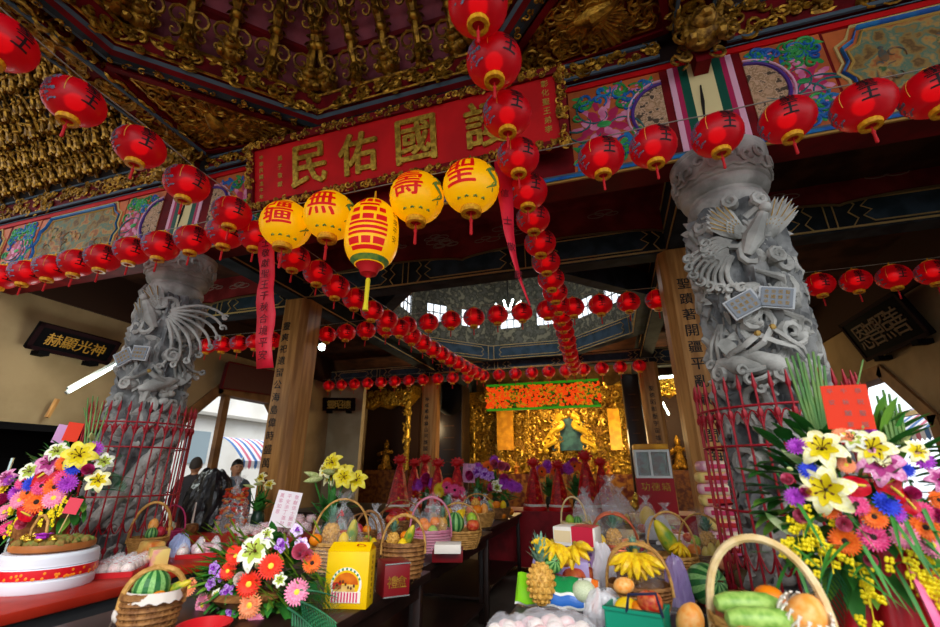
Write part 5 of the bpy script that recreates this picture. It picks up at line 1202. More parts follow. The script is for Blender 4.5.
pbasket('basket with a watermelon behind its white foam tray at the edge of the middle table', 458, 548, 46, 503, 16, WICK, fill=(('watermelon', -.15, -.3, .45, .42, 'dark striped watermelon'), ('few_bananas', .25, .1, .9, .4, 'bananas'), ('apple', .65, -.2, .35, .28), ('guava', .6, .25, .55, .26, 'guava'), ('pineapple', -.5, .4, .7, .3, 'pineapple', UPR)), desc='watermelon basket at the table edge')
pbasket('small basket behind the pink handled one on the middle table', 398, 535, 40, 500, 14, WICKD, fill=(('apple', 0, 0, .3, .3), ('orange', .4, .1, .3, .26), ('pomegranate', -.4, 0, .25, .28, 'pomegranate')), desc='small basket behind the pink handled one')
pbasket('far basket with peaches and a mango near the aisle end of the middle table', 488, 527, 34, 494, 13, WICK, fill=(('orange', 0, -.2, .3, .3), ('peach', -.4, 0, .3, .28, 'peach'), ('mango', .4, .1, .3, .28, 'mango'), ('pineapple', -.1, .4, .6, .32, 'pineapple', UPR)), desc='far peach basket near the aisle end')
pbasket('farthest fruit basket of the middle table beside the red-draped table', 508, 519, 28, 492, 10, WICKD, fill=(('orange', 0, -.3, .35, .3), ('lemon', .5, 0, .3, .28, 'lemon'), ('guava', -.4, 0, .35, .3, 'guava')), desc='farthest basket of the middle table')
pbasket('faint brown basket behind the lilies on the far side of the middle table', 350, 535, 36, 506, 12, WICKD, fill=(('apple', -.2, 0, .35, .3), ('pomegranate', .3, .1, .35, .3, 'pomegranate'), ('lemon', 0, -.5, .2, .26, 'lemon')), desc='basket behind the lilies')
pbasket('brown basket with dark plums left of the thin-handled one', 316, 545, 30, 512, 14, WICKD, fill=(('pomegranate', -.2, 0, .3, .34, 'pomegranate'), ('orange', .35, -.2, .3, .28)), desc='plum basket beside the pink orchids')
# left tables
pbasket('small tan basket leftmost before the left pillar guard', 118, 549, 28, 511, 14, WICK, fill=(('watermelon', .1, .3, .6, .42, 'dark green melon'), ('guava', -.4, -.3, .3, .34, 'guava'), ('guava', .2, -.5, .3, .3, 'green guava'), ('apple', .6, -.3, .2, .3)), desc='leftmost small basket before the pillar guard')
pbasket('tan basket with the tallest braided handle before the left pillar guard', 145, 553, 34, 502, 14, WICK, hr=.011, fill=(('mango', .1, .2, .8, .3, 'yellow mango'), ('watermelon', .1, -.1, .35, .34, 'dark melon'), ('pomegranate', .5, .2, .4, .3, 'pomegranate')), desc='braid-handled basket before the pillar guard')
pbasket('magenta cane basket with white bag before the left pillar guard', 166, 546, 26, 505, 14, MAGB, fill=(('melon', -.1, 0, .5, .46, 'pale melon'), ('orange', -.1, -.5, .3, .34)), desc='magenta basket before the pillar guard')
pbasket('wicker basket of watermelon lined with white cloth in front of the red-topped table', 144, 640, 54, 566, 42, WICKD, WICK, hr=.011, fill=(('watermelon', -.12, .15, .42, .62, 'big pale striped watermelon'), ('papaya', .78, .1, .35, .34, 'green papaya', (0, 1.15, .3)), ('orange', .15, -.5, .12, .3, 'orange')), desc='cloth-lined wicker basket')
p = at_table(144, 640); s = spx(144, 640)
m = MB(); rr = 27 * s
m.grid(lambda u, v: (rr * (1.0 + .10 * v) * cos(u * 2 * pi), rr * .8 * (1.0 + .1 * v) * sin(u * 2 * pi), 42 * s * (1.06 - .22 * v * (.85 + .22 * sin(u * 2 * pi * 7) ** 2))), 84, 3, True)
for k, (a, b) in enumerate(((-.6, -.5), (-.8, .2))): m.ball((-rr * 1.0 + k * .012, -rr * .5, 40 * s * .62 + b * .02), (.02, .014, .028), 10, 6); m.leaf((-rr, -rr * .5, 40 * s * .6), (-rr + a * .02, -rr * .62, 40 * s * (.2 - .1 * k)), .014)
tag(m.build('basket_lining_cloth', M('white_lining_cloth', '#D6CAC0', .85), loc=p), 'white gathered cloth with a bow over the rim of the watermelon basket', 'cloth')
# right tables
pbasket('small pale basket with green leaves on the far right table', 575, 538, 25, 497, 14, WICKP, hr=.009, fill=(('guava', -.3, -.1, .4, .36, 'pale guava'), ('watermelon', .3, .1, .3, .38, 'dark melon')), desc='small pale basket with leaves')
pbasket('basket with red and copper ribboned double handle around a pineapple', 617, 566, 46, 513, 20, COPB, COPB, handles=3, fill=(('pineapple', 0, -.1, .35, .40, 'pineapple', (.1, 0, 0)), ('lemon', -.55, -.2, .25, .24, 'lemon'), ('orange', .5, -.2, .2, .24)), desc='copper handled basket')
pbasket('brown basket with thin double handle and a big hand of bananas over its side', 642, 612, 62, 543, 24, WICKD, WICK, handles=2, fill=(('pineapple', -.05, .3, .55, .36, 'pineapple', (.1, 0, 0)), ('bananas', 0, -.5, .95, .74, 'large hand of bananas', (-.35, 0, -.05)), ('mango', .45, .1, .8, .34, 'yellow mango', (0, 1.3, 0))), desc='banana basket')
pbasket('tan basket with thin handle holding a green papaya beside the right pillar guard', 676, 578, 46, 512, 20, WICK, fill=(('papaya', -.15, 0, .85, .58, 'big green and yellow papaya', (.1, -.5, .0)), ('few_bananas', .35, .0, .6, .5, 'bananas', (0, .3, 0))), desc='papaya basket')
pbasket('basket with pineapple and pears nearest the right pillar guard', 708, 572, 46, 514, 16, WICKD, WICK, fill=(('pineapple', .2, .35, .55, .42, 'pineapple', (.05, 0, 0)), ('orange', -.4, -.4, .3, .28), ('guava', -.3, 0, .6, .24, 'lime-green guava'), ('pear', .3, -.5, .3, .28), ('pear', .65, -.1, .4, .28), ('pear', .05, -.6, .2, .24), ('apple', -.55, .1, .75, .24)), desc='pineapple and pear basket by the guard')
p = P(765, 600, Y=1.72); p.z = TZ
basket('large basket with a thick smooth pale cane handle at the front right', p, .155, .14, .20, P(758, 541, Y=1.72).z - TZ + .008, WICK, WICKP, -atan2(p.x, p.y) , .0125)
q = lambda x, y, z: p + V((x, y, z))
fr('gourd', q(-.05, -.0, .235), .066, 'upper pale green melon in the large front basket', None, (0, pi / 2, .2)); fr('gourd', q(-.04, -.075, .215), .064, 'lower pale green melon in the large front basket', None, (0, pi / 2, .15))
fr('orange', q(.03, .07, .235), .045, 'orange behind the foam-wrapped fruit in the large front basket'); fr('mango', q(.08, -.05, .22), .055, 'golden fruit in a white foam net in the large front basket', None, (0, .5, 0)); fr('peach', q(-.10, .06, .19), .045, 'peach at the back of the large front basket'); fr('apple', q(.0, .0, .13), .055, 'red apple under the melons in the large front basket'); fr('peach', q(.09, .04, .16), .045, 'peach at the right of the large front basket')
m = MB(); 
for k in range(16):
    a = 2 * pi * k / 16; m.tube([(.066 * cos(a + (u - .5) * .5) * sin(1.0 + u * 1.7), .066 * sin(a + (u - .5) * .5) * sin(1.0 + u * 1.7), .066 * cos(1.0 + u * 1.7)) for u in [i / 5 for i in range(6)]], .003, 4); m.tube([(.066 * cos(a - (u - .5) * .5) * sin(1.0 + u * 1.7), .066 * sin(a - (u - .5) * .5) * sin(1.0 + u * 1.7), .066 * cos(1.0 + u * 1.7)) for u in [i / 5 for i in range(6)]], .003, 4)
o = tag(m.build('foam_fruit_net', M('white_foam_net', '#EFE8DC', .8)), 'white foam net around the golden fruit in the large front basket', 'foam net'); o.location = q(.08, -.05, .222); o.rotation_euler = (.5, .3, 0)
# loose fruit on the right table
def lf(kind, px, py, r, label, lift=0, rot=None):
    s = spx(px, py, TZ + lift); R = r * s; return fr(kind, P(px, py, Z=TZ + lift + R), R, label, None, rot)
lf('watermelon', 706, 584, 16, 'dark striped watermelon lying before the pillar guard on the right table', 0, (1.2, .5, .3))
lf('kiwi', 734, 572, 9, 'brown kiwi fruit beside the watermelon, the left one of two'); lf('kiwi', 744, 580, 9, 'brown kiwi fruit beside the watermelon, the right one of two')
lf('peach', 727, 562, 9, 'peach lying above the kiwi fruits', .05); lf('mango', 690, 622, 13, 'large pale mango at the front of the right table', .02, (0, .5, .4))
lf('melon', 584, 592, 11, 'round pale melon beside the green and blue package', .02); lf('pineapple', 541, 583, 14, 'pineapple standing in front of the lavender box', .03, (-.1, 0, 0))
lf('apple', 556, 585, 11, 'red apple between the pineapple and the pale melon', .0); lf('apple', 574, 578, 11, 'red apple behind the pale melon', .02); lf('apple', 587, 577, 10, 'red apple right of the one behind the pale melon', .02)
lf('lemon', 648, 519, 8, 'bright lemon among the cellophane on the far right table', .03)
fr('orange', (-1.47, 6.2, TZ + .05), .05, 'orange at the aisle edge of the middle table'); fr('orange', (-1.48, 6.75, TZ + .05), .05, 'lone orange at the far aisle corner of the middle table')
# ---------------------------------------------------------------- boxes, bags, packs
def pbox(name, label, cat, px, py, wpx, hpx, dep, mat, rz=None, Z=TZ, extra=None, lid=None):
    p = P(px, py, Z=Z); s = spx(px, py, Z); w, h = wpx * s / 2, hpx * s; t = thing(name, label, cat, p, -atan2(p.x, p.y) if rz is None else rz)
    body = MB().cbox(-w, -dep / 2, 0, w, dep / 2, h, .004).build('carton', mat, t)
    if lid: MB().cbox(-w - .004, -dep / 2 - .004, h * .82, w + .004, dep / 2 + .004, h + .004, .004).build('lid', lid, t)
    if extra: extra(body, w, h, dep)
    return p, s, t
YEL = M('yellow_printed_card', '#F2C800', .4, col2='#E6B400', scale=3); ORG = shaded('printed_bread_orange', '#E07818', '#C85A10', 20); WHT = M('printed_white', '#F0E8DC', .5); PNK = M('printed_pink', '#D83A6A', .5); REDP = M('printed_red', '#C01418', .5); BRD = shaded('printed_bread_beige', '#E8C070', '#C8903C', 16)
def yellow_print(t, w, h, d):
    y = -d / 2 - .0015
    def disc(cx, cz, rx, rz, mat, name, yy, a0=0, a1=2 * pi): MB().at(0, yy, 0).prism([(cx + rx * cos(a0 + (a1 - a0) * i / 28), cz + rz * sin(a0 + (a1 - a0) * i / 28)) for i in range(28)], .001).build(name, mat, t, False)
    disc(0, h * .42, w * .72, h * .30, WHT, 'printed_ring', y); disc(0, h * .42, w * .62, h * .25, YEL, 'printed_ring', y - .001); disc(0, h * .42, w * .56, h * .21, ORG, 'printed_roll', y - .002, 0, pi)
    m = MB()
    for i in range(7): m.ball((-w * .4 + i * w * .13, y - .004, h * (.42 + .06 * sin(i))), (w * .05, .002, h * .03), 6, 4)
    m.build('printed_slices', M('printed_dark_brown', '#5A2A14', .5), t); MB().box(-w * .5, y - .003, h * .30, w * .42, y, h * .42).build('printed_bread', BRD, t, False)
    m = MB()
    for i in range(9): m.box(-w * .62 + i * w * .14, y - .004, h * .12, -w * .55 + i * w * .14, y, h * .29)
    MB().box(-w * .66, y - .002, h * .11, w * .7, y, h * .3).build('printed_tray', WHT, t, False); m.build('printed_stripes', PNK, t, False); MB().box(-w * .62, y - .003, h * .34, -w * .2, y, h * .46).build('printed_corner', REDP, t, False)
    m = MB()
    for i in range(9): a = pi * (.12 + .095 * i); m.ball((w * .66 * cos(a), y - .003, h * .42 + h * .275 * sin(a)), (.005, .0015, .006), 6, 4)
    m.build('printed_marks', M('printed_green', '#2E8A5A', .5), t)
    m = MB(); m.add([(-w, -d / 2, h), (w, -d / 2, h), (w * .95, 0, h + .035), (-w * .95, 0, h + .035), (-w, d / 2, h), (w, d / 2, h)], [(0, 1, 2, 3), (3, 2, 5, 4)]); m.build('top_flap', YEL, t, False)
    m = MB(); m.at(w * .5, -d * .25, h + .02, rx=-.5); m.lathe([(.022, 0), (.024, .002), (.014, .003)], 16, cap=False); m.build('red_seal', REDP, t)
    m = MB(); m.at(w + .001, 0, 0, rz=pi / 2)
    for i in range(8): m.text('純香酥糕餅禮盒精'[i], 0, h * .88 - i * h * .1, h * .07, .001)
    m.build('side_lettering', M('printed_brown_text', '#8A5A14', .5), t, False)
p = P(348, 606, Z=TZ); s = spx(348, 606); t = thing('yellow_gift_box', 'bright yellow gift box printed with a bread roll on the middle table edge', 'box', p, .22); body = MB().cbox(-.106, -.055, 0, .106, .055, 50 * s, .004).build('carton', YEL, t); yellow_print(body, .106, 50 * s, .11)
def gold_chars(t, w, h, d):
    m = MB(); m.at(0, -d / 2 - .001, 0)
    for i, ch in enumerate('禮盒'): m.text(ch, (i - .5) * w * .7, h * .45, h * .35, .002)
    m.build('gold_lettering', GOLDB, t, False); m = MB(); m.tube([(-w, -d / 2 - .002, h * .97), (w, -d / 2 - .002, h * .97)], .004, 4); m.tube([(-w, -d / 2 - .002, h * .04), (w, -d / 2 - .002, h * .04)], .004, 4); m.build('silver_edge', CHR, t)
DRB = M('dark_red_carton', '#7A1018', .4)
pbox('dark_red_gift_box', 'dark red gift box with gold lettering below the orange-brown basket', 'box', 392, 594, 26, 30, .16, DRB, .75, TZ, gold_chars)
pbox('dark_red_gift_box', 'dark red box under the foam tray at the edge of the middle table', 'box', 448, 560, 30, 10, .2, DRB, .3)
pbox('foam_tray', 'white foam tray on the dark red box in front of the watermelon', 'tray', 448, 552, 26, 8, .16, WHT, .3, TZ + .07)
LAV = shaded('lavender_plastic', '#9A8AC8', '#C0B0E0', 5, .3); 
p, s, t = pbox('lavender_box', 'lavender plastic box under the bananas on the right table', 'box', 562, 592, 54, 30, .2, LAV)
zt = TZ + 30 * s
fr('bananas', P(551, 547, Z=zt + .09), .095, 'large hand of bananas lying left on the lavender box', None, (-.45, .35, .2)); fr('few_bananas', P(577, 550, Z=zt + .08), .105, 'smaller hand of bananas lying right on the lavender box', None, (-.45, -.5, -.1)); fr('watermelon', P(553, 562, Z=zt + .03), .05, 'dark melon under the bananas on the lavender box', None, (1.3, 0, .4)); fr('peach', P(565, 560, Z=zt + .03), .035, 'peach between the two banana hands on the lavender box')
FLW = shaded('lavender_floral_print', '#D8C4E0', '#B890C0', 9, .4); PKR = M('crimson_carton', '#C81838', .4)
def band(t, w, h, d): MB().box(-w * .1, -d / 2 - .002, h * .05, w * .9, d / 2 + .002, h + .005).build('red_band', PKR, t, False); MB().box(-w * .95, -d / 2 - .002, h * .2, -w * .15, -d / 2, h * .8).build('label_panel', M('cream_label', '#E8D0A0', .5), t, False)
def bloom_print(t, w, h, d):
    m = MB()
    for i in range(12): a = i * 2.4; m.ball((w * .5 + w * .3 * cos(a) * (i / 12), -d / 2 - .001, h * .55 + h * .3 * sin(a) * (i / 12)), (.012, .002, .012), 6, 4)
    m.build('printed_blossom', M('printed_violet', '#8A5AA8', .5), t)
p, s, t = pbox('floral_gift_box', 'lavender floral gift box behind the bananas on the right table', 'box', 583, 570, 36, 26, .14, FLW, -.25, TZ, bloom_print); pbox('crimson_gift_box', 'crimson and white carton lying on the lavender floral box', 'box', 578, 545, 42, 17, .16, WHT, -.2, TZ + 26 * s, band)
pbox('long_cream_box', 'long cream flower-printed box lying across the far right table', 'box', 655, 524, 46, 9, .16, shaded('cream_floral_print', '#E0C890', '#C8906A', 16), .1)
p = P(652, 503, Y=5.2); t = thing('gold_foil_ball', 'round gold foil wrapped offering on the far right table', 'offering', P(640, 520, Z=TZ)); m = MB()
for j in range(2):
    for i in range(4): m.ball((.06 * cos(i * 1.57 + j), .06 * sin(i * 1.57 + j), .07 + j * .1), .065, 10, 7)
m.ball((0, 0, .26), .07, 10, 7); m.build('foil', M('gold_foil', '#D8B040', .25, .8, bump=.6, scale=30), t)
# tower of snack packs beside the far timber column
PKW = shaded('pink_yellow_wrap', '#EED27A', '#E070A0', 5, .35, ramp=(.5, .62)); PKW2 = shaded('pink_white_wrap', '#E8A0BC', '#F0E0C0', 6, .35)
b0 = P(712, 538, Y=4.25); z = TZ
for k in range(8):
    t = thing('snack_pack', 'pink and yellow snack pack in the tower behind the pillar guard, %s from the bottom' % ORD[k], 'snack pack', (.79 + RND.uniform(-.015, .015), 4.2, z), RND.uniform(-.2, .2), 'tower of snack packs')
    m = MB(); m.cbox(-.125, -.09, 0, .125, .09, .088, .034, 4); m.build('wrapped_pack', (PKW, PKW2)[k % 2], t); m = MB(); m.cbox(-.08, -.0925, .028, .09, -.085, .062, .006); m.build('label_stripe', (REDP, PNK)[k % 2], t, False); z += .086
# package, plastic bags
CLR = film('clear_cellophane', '#F4F4FA', .78, .12); CLRP = film('pinkish_cellophane', '#F0D8E0', .7, .15); MILK = film('milky_plastic_bag', '#F0EEF4', .5, .25)
def crumple(name, label, cat, loc, rx, ry, h, mat, seed, gather=False, rz=0, filler=None):
    t = thing(name, label, cat, loc, rz); m = MB(); nz = V((seed * 7.3, seed * 3.1, 0))
    def f(u, v):
        a = u * 2 * pi; th = v * pi / 2; r = cos(th * .93) ** .7 if not gather else (1 - v) ** .6 * .95 + .05; z = h * sin(th) if not gather else h * (v ** .8)
        d = 1 + .22 * noise.noise(V((cos(a) * 2.2, sin(a) * 2.2, v * 2.5)) + nz) + .10 * noise.noise(V((cos(a) * 6, sin(a) * 6, v * 7)) + nz)
        return (rx * r * d * cos(a), ry * r * d * sin(a), max(.002, z * (1 + .12 * noise.noise(V((a, v * 3, seed)))) ))
    m.grid(f, 44, 14, True); o = m.build('plastic_skin', mat, t, False)
    if gather:
        k = MB(); k.tube([(0, 0, h * .93), (0, 0, h * 1.02)], rx * .1, 8)
        for i in range(7): a = i * .9; k.leaf((0, 0, h), (cos(a) * rx * .5, sin(a) * rx * .5, h * 1.25), rx * .16)
        k.build('gathered_top', mat, t)
    if filler: filler(t)
    return t
def wbag(label, px, py, wpx, hpx, mat, seed, cat='plastic bag', gather=False, filler=None, asp=.8, Z=TZ, name='plastic_bag'):
    p = P(px, py, Z=Z); s = spx(px, py, Z); return crumple(name, label, cat, p, wpx / 2 * s, wpx / 2 * s * asp, hpx * s, mat, seed, gather, 0, filler)
def buns(n, R, rx, mats):
    def f(t):
        r = random.Random(n)
        for k in range(n): a = k * 2.4; d = rx * sqrt(k / n); m = MB(); m.ball((d * cos(a), d * sin(a) * .8, R * .8 + R * .6 * (1 - k / n)), (R, R, R * .8), 12, 8); m.build('bun', mats[k % len(mats)], t)
    return f
BUNW = shaded('white_bun', '#F0E4DA', '#E4C8C4', 12, .6); BUNP = shaded('pinkish_bun', '#E8B4B8', '#F0DCD4', 9, .6)
p = P(556, 609, Z=TZ); s = spx(556, 609)
t = thing('snack_package', 'pillow-shaped green and blue food package lying before the pineapple', 'package', p, -.1)
m = MB(); W_, H_ = 42 * s, 26 * s; mats = [M('package_lime', '#8AD820', .3), M('package_green', '#1E8A4A', .3), M('package_blue', '#2E6AC0', .3), M('package_white', '#E8E8E4', .3), M('package_orange', '#E07020', .3)]
def pil(u, v): k = (sin(pi * u) * sin(pi * v)) ** .5; return (-W_ + 2 * W_ * u, -.015 - .05 * k + v * .07, .004 + H_ * v * 1.0 + .004 * sin(u * 30))
n = len(m.v); NU, NV = 26, 12
for j in range(NV):
    for i in range(NU):
        u, v = (i + .5) / NU, (j + .5) / NV
        m.mat(0 if u < .26 and v > .12 else 1 if v > .55 and u < .78 else 2 if .18 < v < .5 and u > .3 and u < .85 else 4 if u > .92 else 3); a = [pil(x / NU, y / NV) for x, y in ((i, j), (i + 1, j), (i + 1, j + 1), (i, j + 1))]; m.add(a, [(0, 1, 2, 3)])
m.build('printed_front', mats, t); m = MB(); m.grid(lambda u, v: (-W_ + 2 * W_ * u, .05 * sin(pi * v) ** .5 + v * .06, .004 + H_ * v), 12, 8); m.build('back', mats[3], t)
wbag('crumpled clear plastic bag of pink and white buns at the front of the right table', 556, 640, 84, 26, CLR, 3, filler=buns(12, .035, .13, (BUNW, BUNP)), asp=.5)
wbag('clear plastic bag with a red tie at the front left corner of the right table', 510, 640, 50, 22, CLR, 5, filler=buns(6, .03, .07, (BUNW, BUNP)), asp=.7)
wbag('milky plastic bag at the front right of the lime package', 606, 628, 40, 34, MILK, 6, asp=.7)
wbag('grey-white cellophane heap behind the copper handled basket', 612, 520, 44, 34, CLR, 8, gather=True); wbag('clear cellophane wrapped bundle left of the gold foil ball', 586, 524, 30, 28, CLR, 9, gather=True)
wbag('flat shiny cellophane bag in front of the donation cabinet', 622, 516, 40, 14, CLRP, 10, asp=.6); wbag('milky sheet of plastic leaning by the papaya basket', 660, 540, 26, 22, MILK, 11, asp=.4)
wbag('cellophane around the banana basket side, shiny and crumpled', 607, 600, 24, 50, MILK, 12, asp=.5); wbag('purple tinted cellophane bag right of the banana basket', 680, 606, 26, 44, film('violet_cellophane', '#A890D0', .45, .2), 13, asp=.6)
t = wbag('red bow-topped snack packet by the thick cane handle', 716, 606, 26, 18, M('red_packet_foil', '#D8201C', .25, bump=.6, scale=20), 14, 'packet', name='red_packet'); wbag('brown-wrapped packet beside the red bow-topped one', 742, 606, 36, 14, M('brown_packet_film', '#B8703C', .3, col2='#8A3A2A', bump=.5, scale=16), 15, 'packet', name='brown_packet')
wbag('dark red wrapped bag between papaya basket and watermelon', 688, 596, 24, 22, M('maroon_packet_film', '#7A1A2C', .3, bump=.5, scale=16), 16, 'packet', name='maroon_packet')
# green plastic basket with black carrying handle
p = P(640, 640, Z=TZ); s = spx(640, 640); t = thing('green_plastic_basket', 'teal green plastic basket with dark handle at the front of the right table', 'basket', p, -.25); GPL = M('teal_green_plastic', '#0E8A6A', .35)
w_, h_ = 27 * s, 30 * s; m = MB(); m.box(-w_, -.07, 0, w_, .07, .006)
for s_ in (-1, 1): m.box(s_ * w_ - .004, -.07, 0, s_ * w_ + .004, .07, h_); m.box(-w_, s_ * .07 - .004, 0, w_, s_ * .07 + .004, h_); m.box(-w_ - .008, s_ * .07 - .01, h_ - .012, w_ + .008, s_ * .07 + .01, h_)
m.build('tray', GPL, t, False); MB().tube([(-w_ * .2, -.075, h_ - .01), (.0, -.10, h_ + .055), (w_ * .95, -.10, h_ + .07), (w_ * 1.05, -.075, h_ - .01)], .006, 6).build('handle', M('dark_blue_handle', '#2A2E48', .4), t)
q = lambda x, z: p + Matrix.Rotation(-.25, 3, 'Z') @ V((x * w_, -.015, z))
fr('apple', q(.55, h_ + .02), .048, 'large red apple in the teal green plastic basket'); fr('lemon', q(-.35, h_ - .01), .042, 'yellow lemon in the teal green plastic basket', None, (0, 1.4, .4)); fr('orange', q(.12, h_ - .01), .032, 'small orange beside the lemon in the teal green basket'); fr('orange', q(.3, h_ - .04), .034, 'lower small orange in the teal green basket'); fr('mango', q(-.35, h_ + .05) + V((0, .07, 0)), .035, 'small mango behind the teal green basket rim', None, (0, 1.4, .2))
# ---------------------------------------------------------------- left tables: drum, trays, bags
p = P(42, 586, Z=TZ); s = spx(42, 586); R = 40 * s
t = thing('banded_drum', 'white round drum with a red and gold band on the near left table', 'drum', p); Hd = P(44, 549, Y=p.y).z - TZ
MB().lathe([(R * .97, 0), (R, .01), (R, Hd * .28), (R * .985, Hd * .30), (R * .985, Hd * .33), (R, Hd * .35), (R, Hd * .62), (R * .98, Hd * .64), (R * 1.0, Hd * .67), (R * .985, Hd * .76), (R * .99, Hd * .78), (R * .97, Hd * .86), (R * .975, Hd * .88), (R * .955, Hd * .97), (R * .93, Hd)], 48).build('body', M('white_drum_paper', '#DDE2EC', .45), t)
MB().lathe([(R * 1.004, Hd * .36), (R * 1.006, Hd * .38), (R * 1.006, Hd * .60), (R * 1.004, Hd * .62)], 48, cap=False).build('red_band', M('red_band_print', '#D01420', .4), t)
m = MB(); r = random.Random(8)
for i in range(90): a = r.random() * 6.28; z = Hd * (.37 + .14 * r.random() * r.random() * 1.6); m.at(R * 1.006 * cos(a), R * 1.006 * sin(a), z, rz=a).ball((0, 0, 0), (.002, .008, .008), 6, 4)
m.build('gold_flower_print', M('orange_gold_print', '#F08A20', .4), t)
t = thing('wooden_bowl_planter', 'shallow round brown bowl with moss and gold ingots on the white drum', 'planter', (p.x, p.y, TZ + Hd)); MB().lathe([(R * .72, 0), (R * .84, .012), (R * .86, .03), (R * .83, .045), (R * .79, .036), (R * .1, .036)], 40).build('bowl', shaded('brown_bowl', '#B87038', '#9A5A28', 6, .5), t)
m = MB()
for i in range(60): a = r.random() * 6.28; d = R * .74 * sqrt(r.random()); m.ball((d * cos(a), d * sin(a), .045), .018 * (.6 + r.random()), 7, 5)
m.build('moss', shaded('brown_moss', '#8A6A34', '#6A7A34', 30, .8), t)
for i in range(6): a = -2.9 + i * .45; m = MB(); m.ball((R * .62 * cos(a), R * .62 * sin(a), .07), (.028, .018, .014), 10, 6); m.ball((R * .62 * cos(a), R * .62 * sin(a), .078), (.012, .014, .014), 8, 5); m.build('gold_ingot', M('gold_foil', '#D8B040'), t)
m = MB(); m.ball((R * .3, -R * .5, .085), (.03, .03, .02), 8, 5)
for i in range(7): a = i * .9; m.leaf((R * .3, -R * .5, .085), (R * .3 + .05 * cos(a), -R * .5 + .05 * sin(a), .1), .016)
m.build('purple_orchid', M('orchid_purple', '#B02AC0', .5), t)
m = MB(); m.tube([(-.07, -R * .4, .03), (-.075, -R * .4, .12), (-.04, -R * .4, .185), (.0, -R * .4, .19), (.04, -R * .4, .16), (.055, -R * .4, .1), (.055, -R * .4, .03)], .008, 6); m.build('cane_arch', WICK, t)
def card(name, label, px, py, w, h, mat, Y, lean=.1, txt='', tmat=None, stick=0, tsize=.02, rz=None, cols=1):
    p = P(px, py, Y=Y); t = thing(name, label, 'card', p, (-atan2(p.x, p.y) if rz is None else rz)); k = Matrix.Rotation(lean, 4, 'Y')
    m = MB(); m.m = k.copy(); m.cbox(-w / 2, -.002, -h / 2, w / 2, .002, h / 2, .001, 1); m.build('sheet', mat, t, False)
    if stick: m = MB(); m.m = k.copy(); m.tube([(0, .004, -h / 2 - stick), (0, .004, h * .2)], .003, 5); m.build('stick', WICKP, t)
    if txt:
        m = MB(); n = -(-len(txt) // cols); kk = k.copy()
        for i, ch in enumerate(txt): m.m = kk @ Matrix.Translation((0, -.0025, 0)); m.text(ch, ((cols - 1) / 2 - i // n) * w / (cols + .3), h * .36 - (i % n) * h * .75 / max(1, n - 1), tsize, .001)
        m.build('writing', tmat or BLACKINK, t, False)
    return t
CARDR = M('vermilion_card', '#F03A14', .5); CARDP = M('rose_pink_card', '#E8485A', .5); CARDW = M('pale_pink_sign', '#F4E8EC', .5); VINK = M('violet_faded_ink', '#8A5A90', .6); PINK_I = M('pink_ink', '#D890A8', .6)
card('rose_card', 'rose pink card on a stick in the brown bowl on the drum', 73, 506, .066, .085, CARDP, p.y - .05, .2, '', None, .10)
card('name_sign', 'white sign card with faint pink writing leaning among the lilies on the middle table', 286, 509, .175, .245, CARDW, 2.95, .16, '敬獻信士闔家平安添丁進財萬事如意', PINK_I, 0, .03, None, 3)
card('pink_sign', 'small pink sign on a stick far back among the fruit', 469, 473, .20, .28, M('pink_sign_card', '#E0A0C8', .5), 6.9, .05, '福壽康寧', VINK, .3, .05)
# bun trays
def tray(label, px, py, wpx, dep, n, seed, rz, mat=TR_):
    p = P(px, py, Z=TZ); s = spx(px, py); w = wpx * s / 2; t = thing('red_tray', label, 'tray', p, rz); m = MB(); m.box(-w, -dep / 2, 0, w, dep / 2, .008)
    for a in (-1, 1): m.box(a * w - .004, -dep / 2, 0, a * w + .004, dep / 2, .03); m.box(-w, a * dep / 2 - .004, 0, w, a * dep / 2 + .004, .03)
    m.build('tray', M('red_plastic_tray', '#C01820', .35), t, False); r = random.Random(seed); rot = Matrix.Rotation(rz, 3, 'Z'); k = 0
    for i in range(n):
        for j in range(3):
            loc = p + rot @ V((-w + .045 + (2 * w - .09) * i / max(1, n - 1), -dep / 2 + .04 + j * (dep - .08) / 2, .042)); BUN(loc, r.random() * 6, 'white film-wrapped bun on the ' + label.split(' with ')[0].split(', ')[0], 'buns on the ' + label.split(' with ')[0].split(', ')[0])
def mk_bun():
    t = thing('wrapped_bun', '', 'bun'); MB().ball((0, 0, 0), (.038, .038, .032), 12, 8).build('dough', BUNW, t); m = MB(); m.grid(lambda u, v: ((.043 - .03 * v * v) * (1 + .1 * sin(u * 38 + v * 4)) * cos(u * 2 * pi), (.043 - .03 * v * v) * (1 + .1 * sin(u * 38)) * sin(u * 2 * pi), -.03 + .085 * v), 30, 6, True); m.build('film', CLR, t); m = MB(); m.at(0, 0, .03).ball((0, 0, 0), (.012, .012, .004), 8, 4); m.build('red_dot', REDP, t); return t
BUN = Kit(mk_bun)
tray('near small red tray with white buns before the braid-handled basket', 122, 572, 56, .22, 5, 1, -.95); tray('long red tray with rows of white buns behind the left pillar guard', 199, 553, 60, .3, 7, 2, -.75); tray('far red tray with film-wrapped buns near the white sign card', 252, 535, 44, .34, 6, 3, -.5)
pbox('yellow_pink_packet', 'small yellow and pink packet between the two near bun trays', 'packet', 156, 566, 24, 16, .1, PKW, -.5); wbag('pale blue plastic bag beside the small yellow and pink packet', 178, 556, 22, 20, film('pale_blue_plastic', '#A8C0F0', .5, .2), 21)
t = wbag('big shiny black garbage bag behind the left offerings', 203, 530, 50, 56, M('black_bag_plastic', '#0E1016', .28, bump=.8, scale=9, spec=.6), 22, 'garbage bag', asp=.8, name='garbage_bag')
